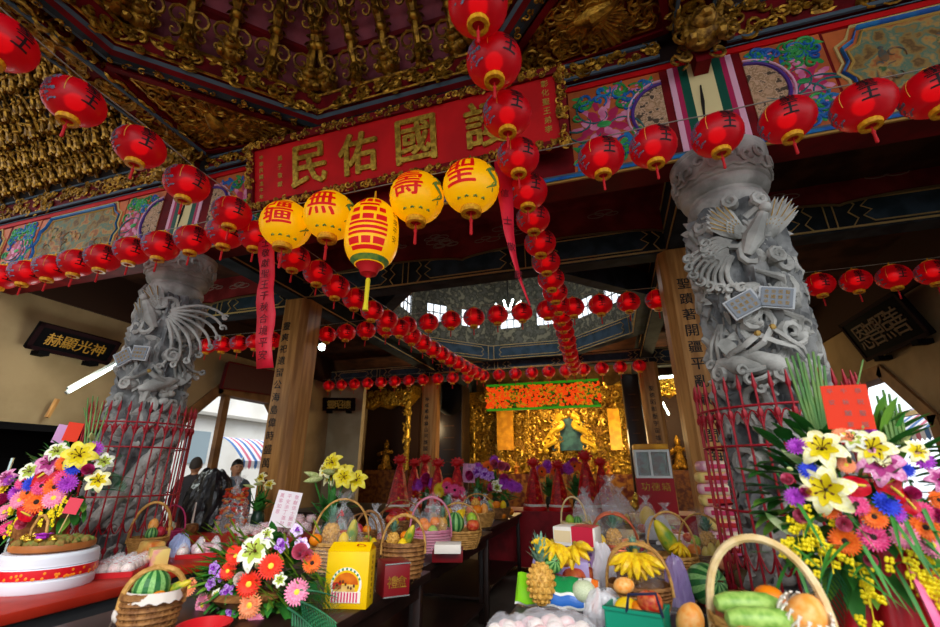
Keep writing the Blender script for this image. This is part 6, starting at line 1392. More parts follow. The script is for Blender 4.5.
def crisps(t):
    r = random.Random(6); mats = [M('orange_cracker', '#D8601C', .6, col2='#B8441A', scale=20), M('tan_cracker', '#C88A50', .6), M('red_cracker', '#C83A2A', .6)]
    m = MB()
    for i in range(120): a = r.random() * 6.28; v = r.random(); d = .15 * (1 - .4 * v); m.mat(i % 3); m.at(d * cos(a), d * sin(a), .03 + .4 * v, rx=r.random() * 3, rz=r.random() * 6).ball((0, 0, 0), (.034, .022, .012), 7, 4)
    tag(m.build('crackers', mats, t), kind='stuff')
p = P(241, 517, Z=TZ); crumple('cracker_bag', 'tall clear bag full of orange crackers next to the black garbage bag', 'bag', V((-4.0, 4.15, TZ)), .19, .17, .46, CLR, 23, True, 0, crisps)
SWEET = Kit(lambda: (lambda t: (MB().ball((0, 0, 0), (.05, .04, .035), 10, 6).build('sweet', BUNP, t), MB().grid(lambda u, v: (.06 * (1 - .3 * v) * (1 + .14 * sin(u * 30)) * cos(u * 2 * pi), .05 * (1 - .3 * v) * (1 + .1 * sin(u * 24)) * sin(u * 2 * pi), -.034 + .075 * v), 24, 4, True).build('film', CLRP, t), t)[-1])(thing('wrapped_sweet', '', 'sweet')))
r = random.Random(12)
for k in range(42):
    lay = 0 if k < 22 else 1 if k < 34 else 2; x, y = -3.2 + (r.random() - .5) * (.5 - .14 * lay), 4.1 + (r.random() - .5) * (.9 - .2 * lay)
    SWEET(V((x, y, TZ + .036 + lay * .05)), r.random() * 6, 'pink and white wrapped sweet in the heap behind the white sign card', 'heap of wrapped sweets left of the timber column')
t = thing('incense_holder', 'small brown incense holder with a pale candle before the black bag', 'holder', P(190, 534, Z=TZ)); MB().lathe([(.05, 0), (.07, .04), (.06, .09), (.04, .1)], 14).build('bowl', WICKD, t); MB().tube([(0, 0, .08), (0, 0, .3)], [.012, .008], 8).build('candle', WHT, t)
# ---------------------------------------------------------------- tall paper towers, cabinet
RPAP = M('red_gilt_paper', '#C0141C', .4, col2=['#8A0810', '#D0181E', '#C81C20', '#E0A830'], scale=16, ramp=(.35, .72), bump=.3); GPAP = M('gold_paper_ornament', '#E0A830', .35, .4)
def mk_tower():
    t = thing('paper_tower', '', 'paper tower'); m = MB(); m.lathe([(.17, .08), (.165, .1), (.12, .36), (.085, .6), (.05, .78), (.02, .86)], 8); m.build('cone_body', RPAP, t)
    MB().lathe([(.18, 0), (.185, .05), (.17, .08)], 18).build('red_base', REDP, t); MB().lathe([(.172, .08), (.176, .1), (.165, .125)], 18, cap=False).build('white_band', WHT, t)
    m = MB(); m.ball((0, 0, .93), (.075, .05, .075), 12, 8)
    for k in range(10): a = 2 * pi * k / 10; m.leaf((.06 * cos(a), 0, .93 + .06 * sin(a)), (.11 * cos(a), 0, .93 + .11 * sin(a)), .02, side=(-sin(a), 0, cos(a)))
    m.build('rosette', REDP, t)
    m = MB()
    for j in range(4):
        for i in range(4): m.at(0, 0, 0, rz=i * pi / 2 + .2).at(0, 0, 0, rz=i * pi / 2 + .1); m.ball((0, -(.125 - .028 * j), .22 + j * .14), (.03, .014, .05 - .006 * j), 8, 5)
    m.at().build('gold_ornament', GPAP, t)
    return t
TOW = Kit(mk_tower)
for x, yb, Y, k, lb in ((535, 505, 7.7, 1.0, 'red paper tower in cellophane on the red-draped table, leftmost of its row'), (560, 505, 7.72, .95, 'red paper tower in cellophane on the red-draped table, second of its row'), (589, 506, 7.6, 1.12, 'largest red paper tower with a bright rosette on the red-draped table'), (604, 502, 7.95, 1.0, 'red paper tower half behind the largest one'),
                       (398, 505, 6.9, 1.05, 'red paper tower with grey fan, leftmost at the far end of the middle table'), (413, 500, 7.6, 1.0, 'red paper tower behind the leftmost one of the middle row'), (437, 505, 6.95, .98, 'red paper tower in the middle of the far left row'), (457, 500, 6.7, .98, 'red paper tower just left of the pink sign'), (424, 498, 8.0, 1.1, 'tall orange-topped paper tower at the back of the far left row')):
    p = P(x, yb, Y=Y); onr = Y > 7.4; TOW(V((p.x, p.y, TZ)) if (-2.1 < p.x or not onr) and p.x > -2.32 else V((p.x, p.y, TZ)), .3, lb, None, (k * 1.08, k * 1.08, k * .80))
table('long dark side table carrying the far left red paper towers', -5.2, -2.36, 6.3, 8.4, TW, TW)
p = P(656, 496, Y=6.4); t = thing('donation_cabinet', 'white-framed glass donation cabinet with gold top and red base', 'cabinet', (p.x, 6.4, 0)); w_ = .2; zb, zm, zt_ = P(656, 505, Y=6.4).z, P(656, 478, Y=6.4).z, P(656, 450, Y=6.4).z
MB().box(-w_ * 1.1, -.16, 0, w_ * 1.1, .16, zm - .0).build('red_base', M('red_lacquer_base', '#A01420', .4), t, False)
m = MB()
for sx in (-1, -.1, 1):
    MB().box(sx * w_ - .014, -.165, zm, sx * w_ + .014, .16, zt_).build('white_upright', M('white_enamel_frame', '#DCE0DC', .4), t, False)
for z_ in (zm, zt_ - .03): MB().box(-w_, -.16, z_, w_, -.14, z_ + .03).build('white_rail', M('white_enamel_frame', '#C8CCC8'), t, False)
MB().box(-w_, -.15, zm, w_, -.148, zt_).build('glass_pane', film('cabinet_glass', '#C8DCD8', .75, .05), t, False); MB().box(-w_, .1, zm, w_, .12, zt_).build('inner_panel', M('pale_inner_panel', '#9A9890', .6, col2='#A03038', scale=9), t, False); MB().cbox(-w_ * 1.05, -.18, zt_, w_ * 1.05, .18, zt_ + .07, .01).build('gold_top', AGY, t)
m = MB(); m.at(0, -.162, 0)
for i, ch in enumerate('功德箱'): m.text(ch, (i - 1) * .12, zm - .1, .1, .003)
m.build('gold_lettering', GOLDB, t, False)

# clear cellophane drawn up around some of the baskets
def wrap_film(label, px, py, wpx, toppy, seed):
    p = at_table(px, py); sc_ = spx(px, py)
    if p.y > 6.85: sc_ *= 6.85 / p.y; p = P(px, py, Y=6.85); p.z = TZ
    crumple('cellophane_wrap', label, 'cellophane', p, wpx / 2 * sc_ * 1.12, wpx / 2 * sc_ * 1.0, P(px, toppy, Y=p.y).z - TZ, film('thin_sparkling_cellophane', '#F6F6FC', .93, .06), seed, True)
wrap_film('clear cellophane around the tall-handled basket behind the yellow box', 338, 570, 56, 505, 31)
wrap_film('clear cellophane around the pineapple and pear basket by the guard', 708, 572, 46, 520, 32)
wrap_film('clear cellophane around the copper handled basket', 617, 566, 46, 518, 33)
wrap_film('clear cellophane around the twin pink handled basket', 430, 552, 42, 503, 34)
wrap_film('clear cellophane around the banana basket', 642, 606, 64, 552, 35)
for k, (x, y, w_, h_) in enumerate(((-.35, 6.0, .17, .3), (.05, 6.2, .2, .34), (.3, 5.3, .16, .3), (-.3, 5.2, .15, .26), (.45, 5.0, .16, .26))):
    crumple('plastic_bag', 'clear cellophane bundle of mixed fruit on the farthest right tables, %s from the aisle' % ORD[(0, 2, 3, 1, 4)[k]], 'plastic bag', V((x, y, TZ)), w_, w_ * .85, h_, CLR, 40 + k, True)
    for j in range(4): fr(('orange', 'apple', 'guava', 'lemon')[j], (x + .07 * cos(j * 1.57 + k), y + .06 * sin(j * 1.57 + k), TZ + .05), .05, '%s inside the cellophane bundle %s from the aisle on the farthest right tables' % (('orange', 'red apple', 'guava', 'lemon')[j], ORD[(0, 2, 3, 1, 4)[k]]))

# more wrapped fruit between the baskets, each bundle with its own pieces
PLACES = (('left rear', -2.12, 3.3), ('left rear', -2.1, 3.85), ('left rear', -2.12, 4.75), ('left rear', -2.1, 5.35), ('left rear', -2.12, 5.9), ('aisle', -1.62, 4.75), ('aisle', -1.6, 5.4), ('aisle', -1.62, 5.85), ('left rear', -2.1, 6.5), ('middle', -1.85, 5.65), ('middle', -1.86, 6.35))
cnt = {}
for k, (side, x, y) in enumerate(PLACES):
    i = cnt.get(side, 0); cnt[side] = i + 1; where = '%s %s cellophane bundle of the middle tables' % (ORD[i], side)
    w_ = .125; crumple('plastic_bag', where.replace('cellophane', 'clear cellophane fruit'), 'plastic bag', V((x, y, TZ)), w_, w_ * .9, .27, CLR, 60 + k, True)
    kinds = (('pineapple', 'orange', 'apple', 'guava', 'lemon'), ('pomegranate', 'orange', 'pear', 'apple'), ('watermelon', 'orange', 'lemon', 'peach'), ('pineapple', 'mango', 'apple', 'kiwi'))[k % 4]
    for j, kd in enumerate(kinds):
        big = kd in ('pineapple', 'watermelon'); a = j * 1.45 + k; rr = .055 if big else .042
        fr(kd, (x + (.03 if big else .07) * cos(a), y + (.03 if big else .06) * sin(a), TZ + (.075 if big else .045)), rr, '%s in the %s' % ({'apple': 'red apple', 'kiwi': 'kiwi fruit'}.get(kd, kd), where), None, (0, 0, a) if big else None)
    tp = thing('gift_ribbon', 'red ribbon bow on the ' + where, 'ribbon', (x, y - .02, TZ + .285)) if k % 3 == 0 else None
    if tp:
        m = MB(); [m.tube([(0, 0, 0), (s_ * .04, -.02, .03), (s_ * .06, -.02, .0), (0, 0, 0)], [.006, .012, .012, .006], 6, flat=.5) for s_ in (-1, 1)]; m.tube([(0, 0, 0), (.015, -.03, -.05)], .006, 5); m.tube([(0, 0, 0), (-.015, -.03, -.05)], .006, 5); m.build('bow', REDP, tp)
# packets and jars between the left trays and around the right baskets
for k, (x, y, c, c2, lb) in enumerate(((-3.1, 3.0, '#F0D8DC', '#E8A0B0', 'pale pink wrapped cake beside the long red tray'), (-3.35, 2.75, '#E8C068', '#D8702C', 'golden wrapped cake left of the long red tray'), (-.3, 3.3, '#D81C40', '#F0E0D0', 'crimson and white packet left of the copper handled basket'), (-.35, 3.8, '#E8E0F0', '#A890C8', 'lilac packet behind the crimson gift box'), (.1, 4.2, '#F0C850', '#E04A6A', 'yellow and pink packet behind the copper handled basket'), (.42, 4.3, '#E8E4E0', '#D89AA8', 'white and pink packet beside the tower of snack packs'), (.4, 3.0, '#F0E8F0', '#C89AD0', 'pale packet between the two baskets by the guard'))):
    t = thing('wrapped_packet', lb, 'packet', (x, y, TZ), RND.uniform(-.5, .5)); m = MB(); m.cbox(-.09, -.06, 0, .09, .06, .08 + .04 * (k % 2), .025, 3); m.build('wrapper', shaded('packet_film_' + 'abcdefg'[k], c, c2, 9, .3, bump=.4), t)
    for s_ in (-1, 1): m = MB(); m.grid(lambda u, v: (s_ * (.088 + .04 * v), -.05 + .1 * u, .04 + (.012 + .01 * v) * sin(u * 18)), 14, 2); m.build('crimped_end', MC['packet_film_' + 'abcdefg'[k]], t)
# ================================================================ FLOWER ARRANGEMENTS
def petal_mesh(n, L, w, cup, rings=1, tilt=0., curl=0., nseg=4):
    """n petals around +z; returns MB"""
    m = MB()
    for q in range(rings):
        sc = 1 - .28 * q
        for k in range(n):
            a = 2 * pi * (k + .5 * q) / n; d = V((cos(a), sin(a), 0)); sd = V((-sin(a), cos(a), 0)); vs = []; fs = []; t0 = tilt + .35 * q
            for i in range(nseg + 1):
                u = i / nseg; r = L * sc * (.12 + .88 * u) * cos(t0 * (1 - u * .3)); z = L * sc * (.12 + .88 * u) * sin(t0) - curl * L * u ** 3
                ww = w * sc * (sin(pi * min(.97, .15 + u * .82)) ** .7); c = d * r + V((0, 0, z))
                vs += [c - sd * ww + V((0, 0, ww * cup)), c, c + sd * ww + V((0, 0, ww * cup))]
            for i in range(nseg): b = i * 3; fs += [(b, b + 1, b + 4, b + 3), (b + 1, b + 2, b + 5, b + 4)]
            m.add(vs, fs)
    return m
FMAT = {}
def fm(n, c, c2, s=6): return M('petal_' + n, c, .55, col2=c2, scale=s, sss=0)
GERB = {'pink': fm('gerbera_pink', '#F078A0', '#F8A0BC'), 'hot': fm('gerbera_magenta', '#D81868', '#F0609A'), 'orange': fm('gerbera_orange', '#F05A10', '#F87A20'), 'peach': fm('gerbera_peach', '#F8A070', '#F88858'), 'red': fm('gerbera_red', '#E82410', '#F03A18')}
LILY = {'yellow': fm('lily_yellow', '#F8F4D0', '#F4EDA0', 10), 'white': fm('lily_white', '#F4F2E6', '#E8E8CC', 8), 'pink': fm('lily_pink', '#E8A8C8', '#D070A8', 10), 'gold': fm('lily_gold', '#F2E030', '#E8D860', 10)}
DARKC = M('flower_dark_heart', '#2A1A14', .8); YELC = M('flower_yellow_heart', '#E8D040', .7); GRC = M('lily_green_throat', '#B8C850', .6); ANTH = M('lily_anther', '#5A2A10', .7)
FG = M('arrangement_leaf', '#3A8430', .5, col2='#266424', scale=6); FG2 = M('arrangement_light_leaf', '#7AA838', .5, col2='#4E8A30', scale=6); PALM = M('palm_frond', '#1E5A3A', .45, col2='#2E7A4E', scale=8)
def merge(parts, mats):
    m = MB()
    for i, p in enumerate(parts): m.mat(i); m.add(p.v, p.f)
    return m, mats
BL = {}
def bloom_data(kind):
    if kind in BL: return BL[kind]
    k, c = kind.split('_') if '_' in kind else (kind, '')
    if k == 'gerbera':
        a = petal_mesh(24, 1, .125, .25, 1, .12, .1); b = petal_mesh(20, .76, .11, .3, 1, .3); a.add(b.v, b.f); h = MB().ball((0, 0, .06), (.27, .27, .1), 14, 6); e = petal_mesh(16, .4, .06, .3, 1, .5)
        m, mats = merge([a, h, e], [GERB[c], DARKC if c in ('orange', 'hot') else YELC, GERB[c]]); nm = 'gerbera'
    elif k == 'lily':
        a = petal_mesh(6, 1, .30, .35, 1, .5, .5, 7); s = MB()
        for i in range(6): q = i * pi / 3 + .3; s.tube([(0, 0, .05), (.16 * cos(q), .16 * sin(q), .5), (.26 * cos(q), .26 * sin(q), .62)], .018, 4); s.tube([(.22 * cos(q), .22 * sin(q), .62), (.32 * cos(q), .32 * sin(q), .63)], .04, 5)
        t = petal_mesh(6, .62, .17, .4, 1, .52, .1); t.v = [v + V((0, 0, .012)) for v in t.v]; m, mats = merge([a, s, t], [LILY[c], ANTH, M('lily_yellow_throat', '#E8D010', .6) if c in ('yellow', 'gold') else GRC if c == 'white' else M('lily_rose_throat', '#B03A80', .6)]); nm = 'lily'
    elif k == 'mum':
        a = petal_mesh(18, 1, .13, .4, 4, .2, 0); m, mats = merge([a], [{'blue': fm('mum_blue', '#2030B8', '#3850E0'), 'purple': fm('mum_purple', '#9A28B0', '#C050D0'), 'yellow': fm('mum_yellow', '#F0CC10', '#F8E040')}[c]]); nm = 'chrysanthemum'
    elif k == 'rose':
        a = MB()
        for q in range(5):
            for j in range(5): an = j * 1.257 + q * .6; r = 1 - q * .18; a.grid(lambda u, v: (r * (.35 + .65 * v ** .6) * cos(an + (u - .5) * 1.5) * .8, r * (.35 + .65 * v ** .6) * sin(an + (u - .5) * 1.5) * .8, v * (.7 + .15 * q) - .2), 4, 4)
        m, mats = merge([a], [{'white': fm('rose_white', '#F6EAE0', '#F0D8D0'), 'pink': fm('rose_pink', '#F08AA8', '#E8688E'), 'magenta': fm('carnation_magenta', '#C81C78', '#E04898'), 'red': fm('rose_red', '#D01420', '#A80C18')}[c]]); nm = 'rose'
    elif k == 'orchid':
        a = petal_mesh(5, 1, .42, .15, 1, .1, .1); b = petal_mesh(3, .45, .2, .5, 1, .7); m, mats = merge([a, b], [fm('orchid_' + c, *{'purple': ('#8A2AB8', '#C8A0E0'), 'lilac': ('#C8A0E0', '#F0E0F8')}[c]), fm('orchid_lip', '#6A1A98', '#A040C0')]); nm = 'orchid'
    elif k == 'anthurium':
        a = MB(); a.grid(lambda u, v: ((u - .5) * 1.5 * sin(pi * (.12 + v * .88)) ** .6, (v - .35) * 2.0, .15 * cos((u - .5) * 5)), 8, 8); b = MB().tube([(0, -.4, .1), (0, .1, .3), (0, .5, .42)], [.09, .09, .05], 6); m, mats = merge([a, b], [M('anthurium_red', '#D0142A', .25, col2='#B00C20', scale=3), YELC]); nm = 'anthurium'
    elif k == 'bud':
        a = MB().lathe([(.03, -.9), (.2, -.5), (.26, 0), (.2, .5), (.04, 1.0)], 8); m, mats = merge([a], [fm('lily_bud', '#D8E0A0', '#B8C878')]); nm = 'lily_bud'
    BL[kind] = (m, mats, nm, {}); return BL[kind]
def place_bloom(t, kind, wp, R, nrm):
    m, mats, nm, cache = bloom_data(kind)
    if 'o' not in cache: o = m.build(nm, mats, t); cache['o'] = o
    else: o = cache['o'].copy(); COL.objects.link(o); o.parent = t
    o.location = wp - t.location; o.rotation_mode = 'QUATERNION'; o.rotation_quaternion = V((0, 0, 1)).rotation_difference(nrm.normalized()) @ Quaternion((0, 0, 1), RND.random() * 6); o.scale = (R, R, R); return o
def frond(t, a, b, w, n, label=None):
    """a palm leaf: a rib with narrow leaflets, from world point a to b"""
    a, b = a - t.location, b - t.location; d = b - a; L = d.length; side = d.cross(V((0.3, -1, .2))).normalized(); m = MB(); ribs = [a + d * u + V((0, 0, -.18 * L * u * u)) for u in [i / 10 for i in range(11)]]
    m.tube(ribs, [.006 * (1 - .07 * i) for i in range(11)], 5)
    for i in range(n):
        u = .12 + .88 * i / n; p = a + d * u + V((0, 0, -.18 * L * u * u)); ll = w * (sin(pi * (.15 + .8 * u)) ** .6)
        for s in (-1, 1): m.leaf(p, p + side * s * ll + d.normalized() * ll * .8, .0045, sag=.02, n=3)
    m.build('palm_frond', PALM, t)
def spray(t, wp, n, rad, mat, name='oncidium_spray'):
    m = MB(); r = random.Random(int(wp.x * 999)); o = wp - t.location
    for i in range(n):
        c = o + V((r.gauss(0, rad * .5), r.gauss(0, rad * .25), r.gauss(0, rad)))
        for k in range(4): a = k * 1.57 + r.random(); m.ball(c + V((.008 * cos(a), -.004, .008 * sin(a))), (.0065, .004, .0065), 6, 4)
    m.tube([o + V((0, .03, rad * 1.6)), o + V((.01, .01, 0)), o + V((0, 0, -rad * 1.4))], .002, 4); m.build(name, mat, t)
def arrangement(name, label, loc, rx, rz, D, blooms, seed, nleaf, toY=None, lsz=.16, bsz=.95):
    """blooms: (kind, px, py, radius px) in photo pixels on a bulging ellipsoid round loc"""
    t = thing(name, label, 'flower arrangement', loc); L = V(loc); r = random.Random(seed)
    def surf(px, py):
        p = P(px, py, Y=L.y); dx, dz = (p.x - L.x) / rx, (p.z - L.z) / rz; k = .3 + .75 * max(.0, 1 - (dx * dx + dz * dz) * .8) ** .5; return P(px, py, Y=L.y - D * k), V((dx * .55, -.9 - .2 * k, dz * .45 + .2)) - V((L.x * .25, 0, 0))
    for b in blooms:
        wp, nm = surf(b[1], b[2]); dv = wp - EYE; s = ((dv.y * cos(YAW) - dv.x * sin(YAW)) * cos(PITCH) + dv.z * sin(PITCH)) / F * bsz; place_bloom(t, b[0], wp, b[3] * s, nm + V((r.uniform(-.2, .2), 0, r.uniform(-.2, .2))))
    for mt, n, lab in ((FG, nleaf, 'leaves'), (FG2, nleaf // 2, 'light_leaves')):
        m = MB()
        for i in range(n):
            a = r.random() * 6.28; q = sqrt(r.random()); d = V((cos(a) * q * rx, -D * (1 - q * q) * .6 + r.uniform(-.0, .06), sin(a) * q * rz)); dr = V((cos(a) * q * 1.2 + r.uniform(-.4, .4), -.6 + r.uniform(-.3, .3), sin(a) * q + r.uniform(-.3, .4))).normalized()
            m.leaf(d * .82, d * .82 + dr * lsz * (.6 + .7 * r.random()), lsz * (.11 + .12 * r.random()), sag=lsz * .25 * r.random(), cup=.3)
        tag(m.build(lab, mt, t), kind='stuff')
    m = MB()
    for i in range(14): a = i * 2.4; m.tube([(0, .02, -rz * .9), (cos(a) * rx * .4, 0, -rz * .2), (cos(a) * rx * .7, -.02, sin(a) * rz * .5)], .005, 4)
    m.build('stems', FG, t); return t, surf
# --- big arrangement on the right
RB = [('lily_yellow', 826, 490, 26), ('lily_yellow', 822, 450, 22), ('lily_yellow', 871, 449, 21), ('lily_white', 852, 440, 13), ('lily_pink', 880, 466, 22), ('lily_yellow', 915, 452, 13), ('lily_pink', 938, 480, 13), ('bud', 862, 432, 9), ('bud', 790, 469, 8), ('bud', 905, 440, 8),
      ('gerbera_orange', 845, 541, 13), ('gerbera_orange', 874, 517, 11), ('gerbera_orange', 925, 527, 13), ('gerbera_hot', 873, 537, 13), ('gerbera_hot', 856, 504, 11), ('gerbera_pink', 904, 536, 12), ('gerbera_pink', 932, 545, 12), ('gerbera_hot', 923, 512, 10), ('gerbera_orange', 828, 508, 10), ('gerbera_peach', 843, 435, 9), ('gerbera_peach', 846, 465, 8), ('gerbera_orange', 938, 500, 9),
      ('rose_pink', 802, 516, 8), ('rose_pink', 844, 524, 8), ('rose_pink', 788, 480, 7), ('mum_blue', 809, 471, 9), ('mum_blue', 886, 504, 12), ('mum_blue', 905, 470, 8), ('mum_purple', 795, 497, 9), ('mum_purple', 867, 434, 9), ('mum_purple', 797, 447, 9), ('mum_purple', 895, 513, 9), ('mum_purple', 922, 460, 10),
      ('anthurium', 858, 486, 13), ('anthurium', 895, 492, 14), ('anthurium', 910, 505, 11), ('anthurium', 888, 483, 10), ('rose_magenta', 806, 492, 6), ('rose_magenta', 912, 494, 8), ('rose_magenta', 935, 515, 8), ('rose_pink', 870, 560, 7)]
c = P(862, 498, Y=2.08); GRA = M('bamboo_green_stalk', '#4A7A3C', .45, col2='#6E8E48', scale=5, stretch=(8, 8, .6)); ONC = M('oncidium_yellow', '#F2DC10', .5)
t, sf = arrangement('flower_arrangement', 'tall bright flower arrangement with lilies and a vermilion card in front of the right pillar', c, .36, .33, .22, RB, 31, 125, None, .15, 1.06)
for px, py, n in ((796, 538, 16), (808, 530, 16), (817, 546, 14), (828, 552, 10), (864, 585, 18), (868, 600, 12), (915, 570, 18), (930, 580, 20), (938, 560, 16), (905, 565, 10), (850, 556, 10), (800, 525, 10)): spray(t, sf(px, py)[0], int(n * .65), .045, ONC)
def stalks(t, px0, px1, pyb, pts, r=.0055):
    for k, (x, y) in enumerate(pts):
        b = P(px0 + (px1 - px0) * k / max(1, len(pts) - 1), pyb, Y=c.y - .06) - t.location; e = P(x, y, Y=c.y + .02) - t.location; m = MB(); m.tube([b, (b + e) / 2, e], [r * 1.2, r, r * .7], 6); m.build('green_stalk', GRA, t)
stalks(t, 818, 832, 452, ((786, 358), (792, 356), (797, 353), (803, 362), (808, 354), (813, 352), (818, 356), (824, 366)), .007); stalks(t, 890, 906, 445, ((877, 396), (883, 390), (889, 394), (894, 400), (899, 404)), .006); stalks(t, 845, 848, 440, ((863, 360),), .004)
frond(t, sf(806, 478)[0] + V((0, .05, 0)), P(765, 440, Y=2.12), .13, 16); frond(t, sf(800, 490)[0], P(752, 478, Y=2.15), .12, 16); frond(t, sf(815, 470)[0] + V((0, .05, 0)), P(770, 415, Y=2.2), .12, 15)
frond(t, sf(835, 560)[0], P(818, 615, Y=1.95), .07, 12)
m = MB(); r = random.Random(77)
for k in range(46):
    a = sf(r.uniform(780, 940), r.uniform(470, 570))[0] - t.location; d = V((r.uniform(-.6, .5), -.3, r.uniform(-.9, .5))).normalized(); m.leaf(a + V((0, .04, 0)), a + d * r.uniform(.12, .22), .0065, sag=.05, n=5)
tag(m.build('grass_blades', FG, t), kind='stuff')
m = MB(); [m.leaf(sf(x, y)[0] - t.location, P(x2, y2, Y=2.0) - t.location, .022, cup=.2) for x, y, x2, y2 in ((815, 478, 768, 470), (810, 470, 780, 448), (790, 535, 765, 512), (800, 520, 772, 530))]; m.build('broad_leaf', M('white_edged_leaf', '#5E8E40', .45, col2='#C8D8A0', scale=5, stretch=(1, 1, 8)), t)
card('vermilion_card', 'bright vermilion card with grey writing on top of the right flower arrangement', 847, 407, .128, .155, CARDR, c.y - .2, .06, '恭祝聖誕千秋闔家平安', M('grey_card_ink', '#A8706A', .6), .12, .018, None, 3)
# stand and red drape of that arrangement
t = thing('flower_stand', 'tripod flower stand wrapped in red cloth under the right arrangement', 'stand', (c.x + .06, c.y + .05, 0)); 
for k in range(3): a = k * 2.1 + .5; MB().tube([(.26 * cos(a), .26 * sin(a), 0), (.05 * cos(a), .05 * sin(a), 1.1)], .012, 6).build('leg', WICK, t)
MB().lathe([(.05, 1.02), (.12, 1.06), (.13, 1.18), (.1, 1.2)], 20).build('holder', WICKD, t)
m = MB(); m.grid(lambda u, v: ((.16 + .22 * v + (.015 + .02 * v) * sin(u * 2 * pi * 11)) * cos(u * 2 * pi), (.14 + .16 * v + (.015 + .02 * v) * sin(u * 2 * pi * 11)) * sin(u * 2 * pi), 1.26 - .9 * v), 110, 10, True); o = m.build('red_drape', M('bright_red_satin', '#C80A1E', .4, col2='#A00818', scale=5), t)
m = MB(); m.tube([(-.05, -.21, 1.2), (-.055, -.27, 1.08), (-.05, -.28, .92)], [.02, .028, .006], 8, flat=.4); m.build('pink_ribbon', fm('ribbon_pink', '#F078A0', '#E85890'), t)
# --- big arrangement on the left
LB = [('lily_gold', 80, 456, 15), ('lily_yellow', 98, 481, 11), ('lily_white', 58, 452, 10), ('lily_white', 104, 462, 9), ('lily_pink', 50, 464, 12), ('lily_white', 31, 472, 10), ('lily_pink', 8, 478, 9), ('bud', 92, 437, 9), ('gerbera_orange', 55, 487, 9), ('gerbera_orange', 37, 502, 10), ('gerbera_orange', 28, 493, 7), ('gerbera_pink', 54, 498, 9), ('gerbera_pink', 20, 500, 8), ('gerbera_hot', 42, 486, 8), ('gerbera_hot', 64, 478, 8), ('gerbera_pink', 5, 512, 8), ('gerbera_hot', 24, 482, 7),
      ('anthurium', 46, 474, 10), ('anthurium', 54, 480, 9), ('anthurium', 28, 514, 9), ('mum_blue', 74, 468, 7), ('mum_blue', 31, 484, 7), ('mum_purple', 93, 450, 8), ('mum_purple', 68, 484, 8), ('mum_purple', 16, 493, 7), ('mum_purple', 10, 480, 6), ('rose_magenta', 88, 470, 6), ('rose_magenta', 4, 500, 7), ('rose_pink', 23, 523, 6), ('gerbera_orange', 64, 463, 7), ('mum_yellow', 4, 489, 7), ('gerbera_hot', 8, 528, 7)]
c = P(52, 492, Y=2.2)
t, sf = arrangement('flower_arrangement', 'colourful flower arrangement with orange card leaning before the left pillar', c, .40, .36, .2, LB, 41, 90, None, .12, 1.12)
for px, py, n in ((14, 507, 12), (24, 510, 12), (62, 508, 12), (52, 518, 16), (40, 520, 10), (18, 520, 14), (12, 530, 10)): spray(t, sf(px, py)[0], n, .028, ONC)
for k, (x, y) in enumerate(((88, 398), (93, 396), (98, 397), (103, 402), (108, 408), (84, 408))): b = P(84 + k * 2, 455, Y=c.y) - t.location; e = P(x, y, Y=c.y + .05) - t.location; m = MB(); m.tube([b, (b + e) / 2, e], [.007, .006, .004], 6); m.build('green_stalk', GRA, t)
frond(t, sf(90, 480)[0], P(122, 470, Y=2.25), .12, 14); frond(t, sf(92, 490)[0], P(126, 486, Y=2.25), .12, 14); frond(t, sf(94, 474)[0], P(118, 450, Y=2.3), .1, 14)
m = MB(); m.lathe([(.10, -.36), (.13, -.3), (.15, -.16), (.12, -.14)], 18); m.build('holder', WICKD, t); m = MB(); m.tube([(.1, .0, -.34), (.12, 0, TZ - c.z + .002)], .02, 6); m.tube([(-.1, .0, -.34), (-.12, 0, TZ - c.z + .002)], .02, 6); m.build('holder_legs', WICK, t)
card('vermilion_card', 'vermilion card standing in the left flower arrangement', 73, 432, .085, .13, CARDR, c.y - .02, .1, '', None, .12); card('lilac_card', 'pale lilac card half hidden behind the left vermilion card', 62, 434, .08, .13, M('lilac_card_paper', '#E0A8DC', .5), c.y + .03, .12, '', None, .1)
# --- low arrangement at the front of the middle table
MBL = [('gerbera_pink', 203, 605, 12), ('gerbera_pink', 297, 592, 13), ('gerbera_peach', 250, 605, 13), ('gerbera_red', 249, 584, 13), ('gerbera_red', 271, 566, 13), ('gerbera_red', 236, 556, 10), ('gerbera_orange', 312, 563, 10), ('gerbera_red', 228, 571, 9), ('gerbera_peach', 190, 587, 9), ('gerbera_red', 232, 553, 8), ('gerbera_peach', 245, 620, 8),
       ('lily_white', 256, 552, 21), ('lily_white', 280, 580, 8), ('bud', 258, 566, 12), ('lily_white', 267, 535, 9), ('rose_white', 241, 579, 8), ('orchid_purple', 211, 583, 7), ('orchid_purple', 222, 575, 7), ('orchid_purple', 227, 592, 8), ('orchid_purple', 214, 568, 7), ('orchid_purple', 282, 545, 8), ('orchid_lilac', 301, 546, 9), ('orchid_purple', 301, 543, 6), ('orchid_lilac', 297, 530, 7), ('orchid_purple', 267, 541, 5), ('rose_pink', 300, 552, 10), ('rose_pink', 307, 556, 8), ('gerbera_pink', 255, 622, 9), ('orchid_purple', 231, 612, 6), ('lily_white', 217, 595, 7)]
c = P(256, 582, Y=2.0)
t, sf = arrangement('flower_arrangement', 'low arrangement of gerberas and white lilies at the front of the middle table', c, .36, .22, .16, MBL, 51, 170, None, .12)
frond(t, sf(296, 600)[0], P(338, 612, Y=1.85), .10, 14); frond(t, sf(288, 608)[0], P(326, 630, Y=1.82), .08, 12); frond(t, sf(300, 590)[0], P(338, 590, Y=1.95), .07, 12)
m = MB(); m.lathe([(.10, TZ - c.z + .001), (.15, TZ - c.z + .03), (.2, -.04), (.17, -.02)], 26); m.build('basket_bowl', WICKD, t)
m = MB(); r = random.Random(5)
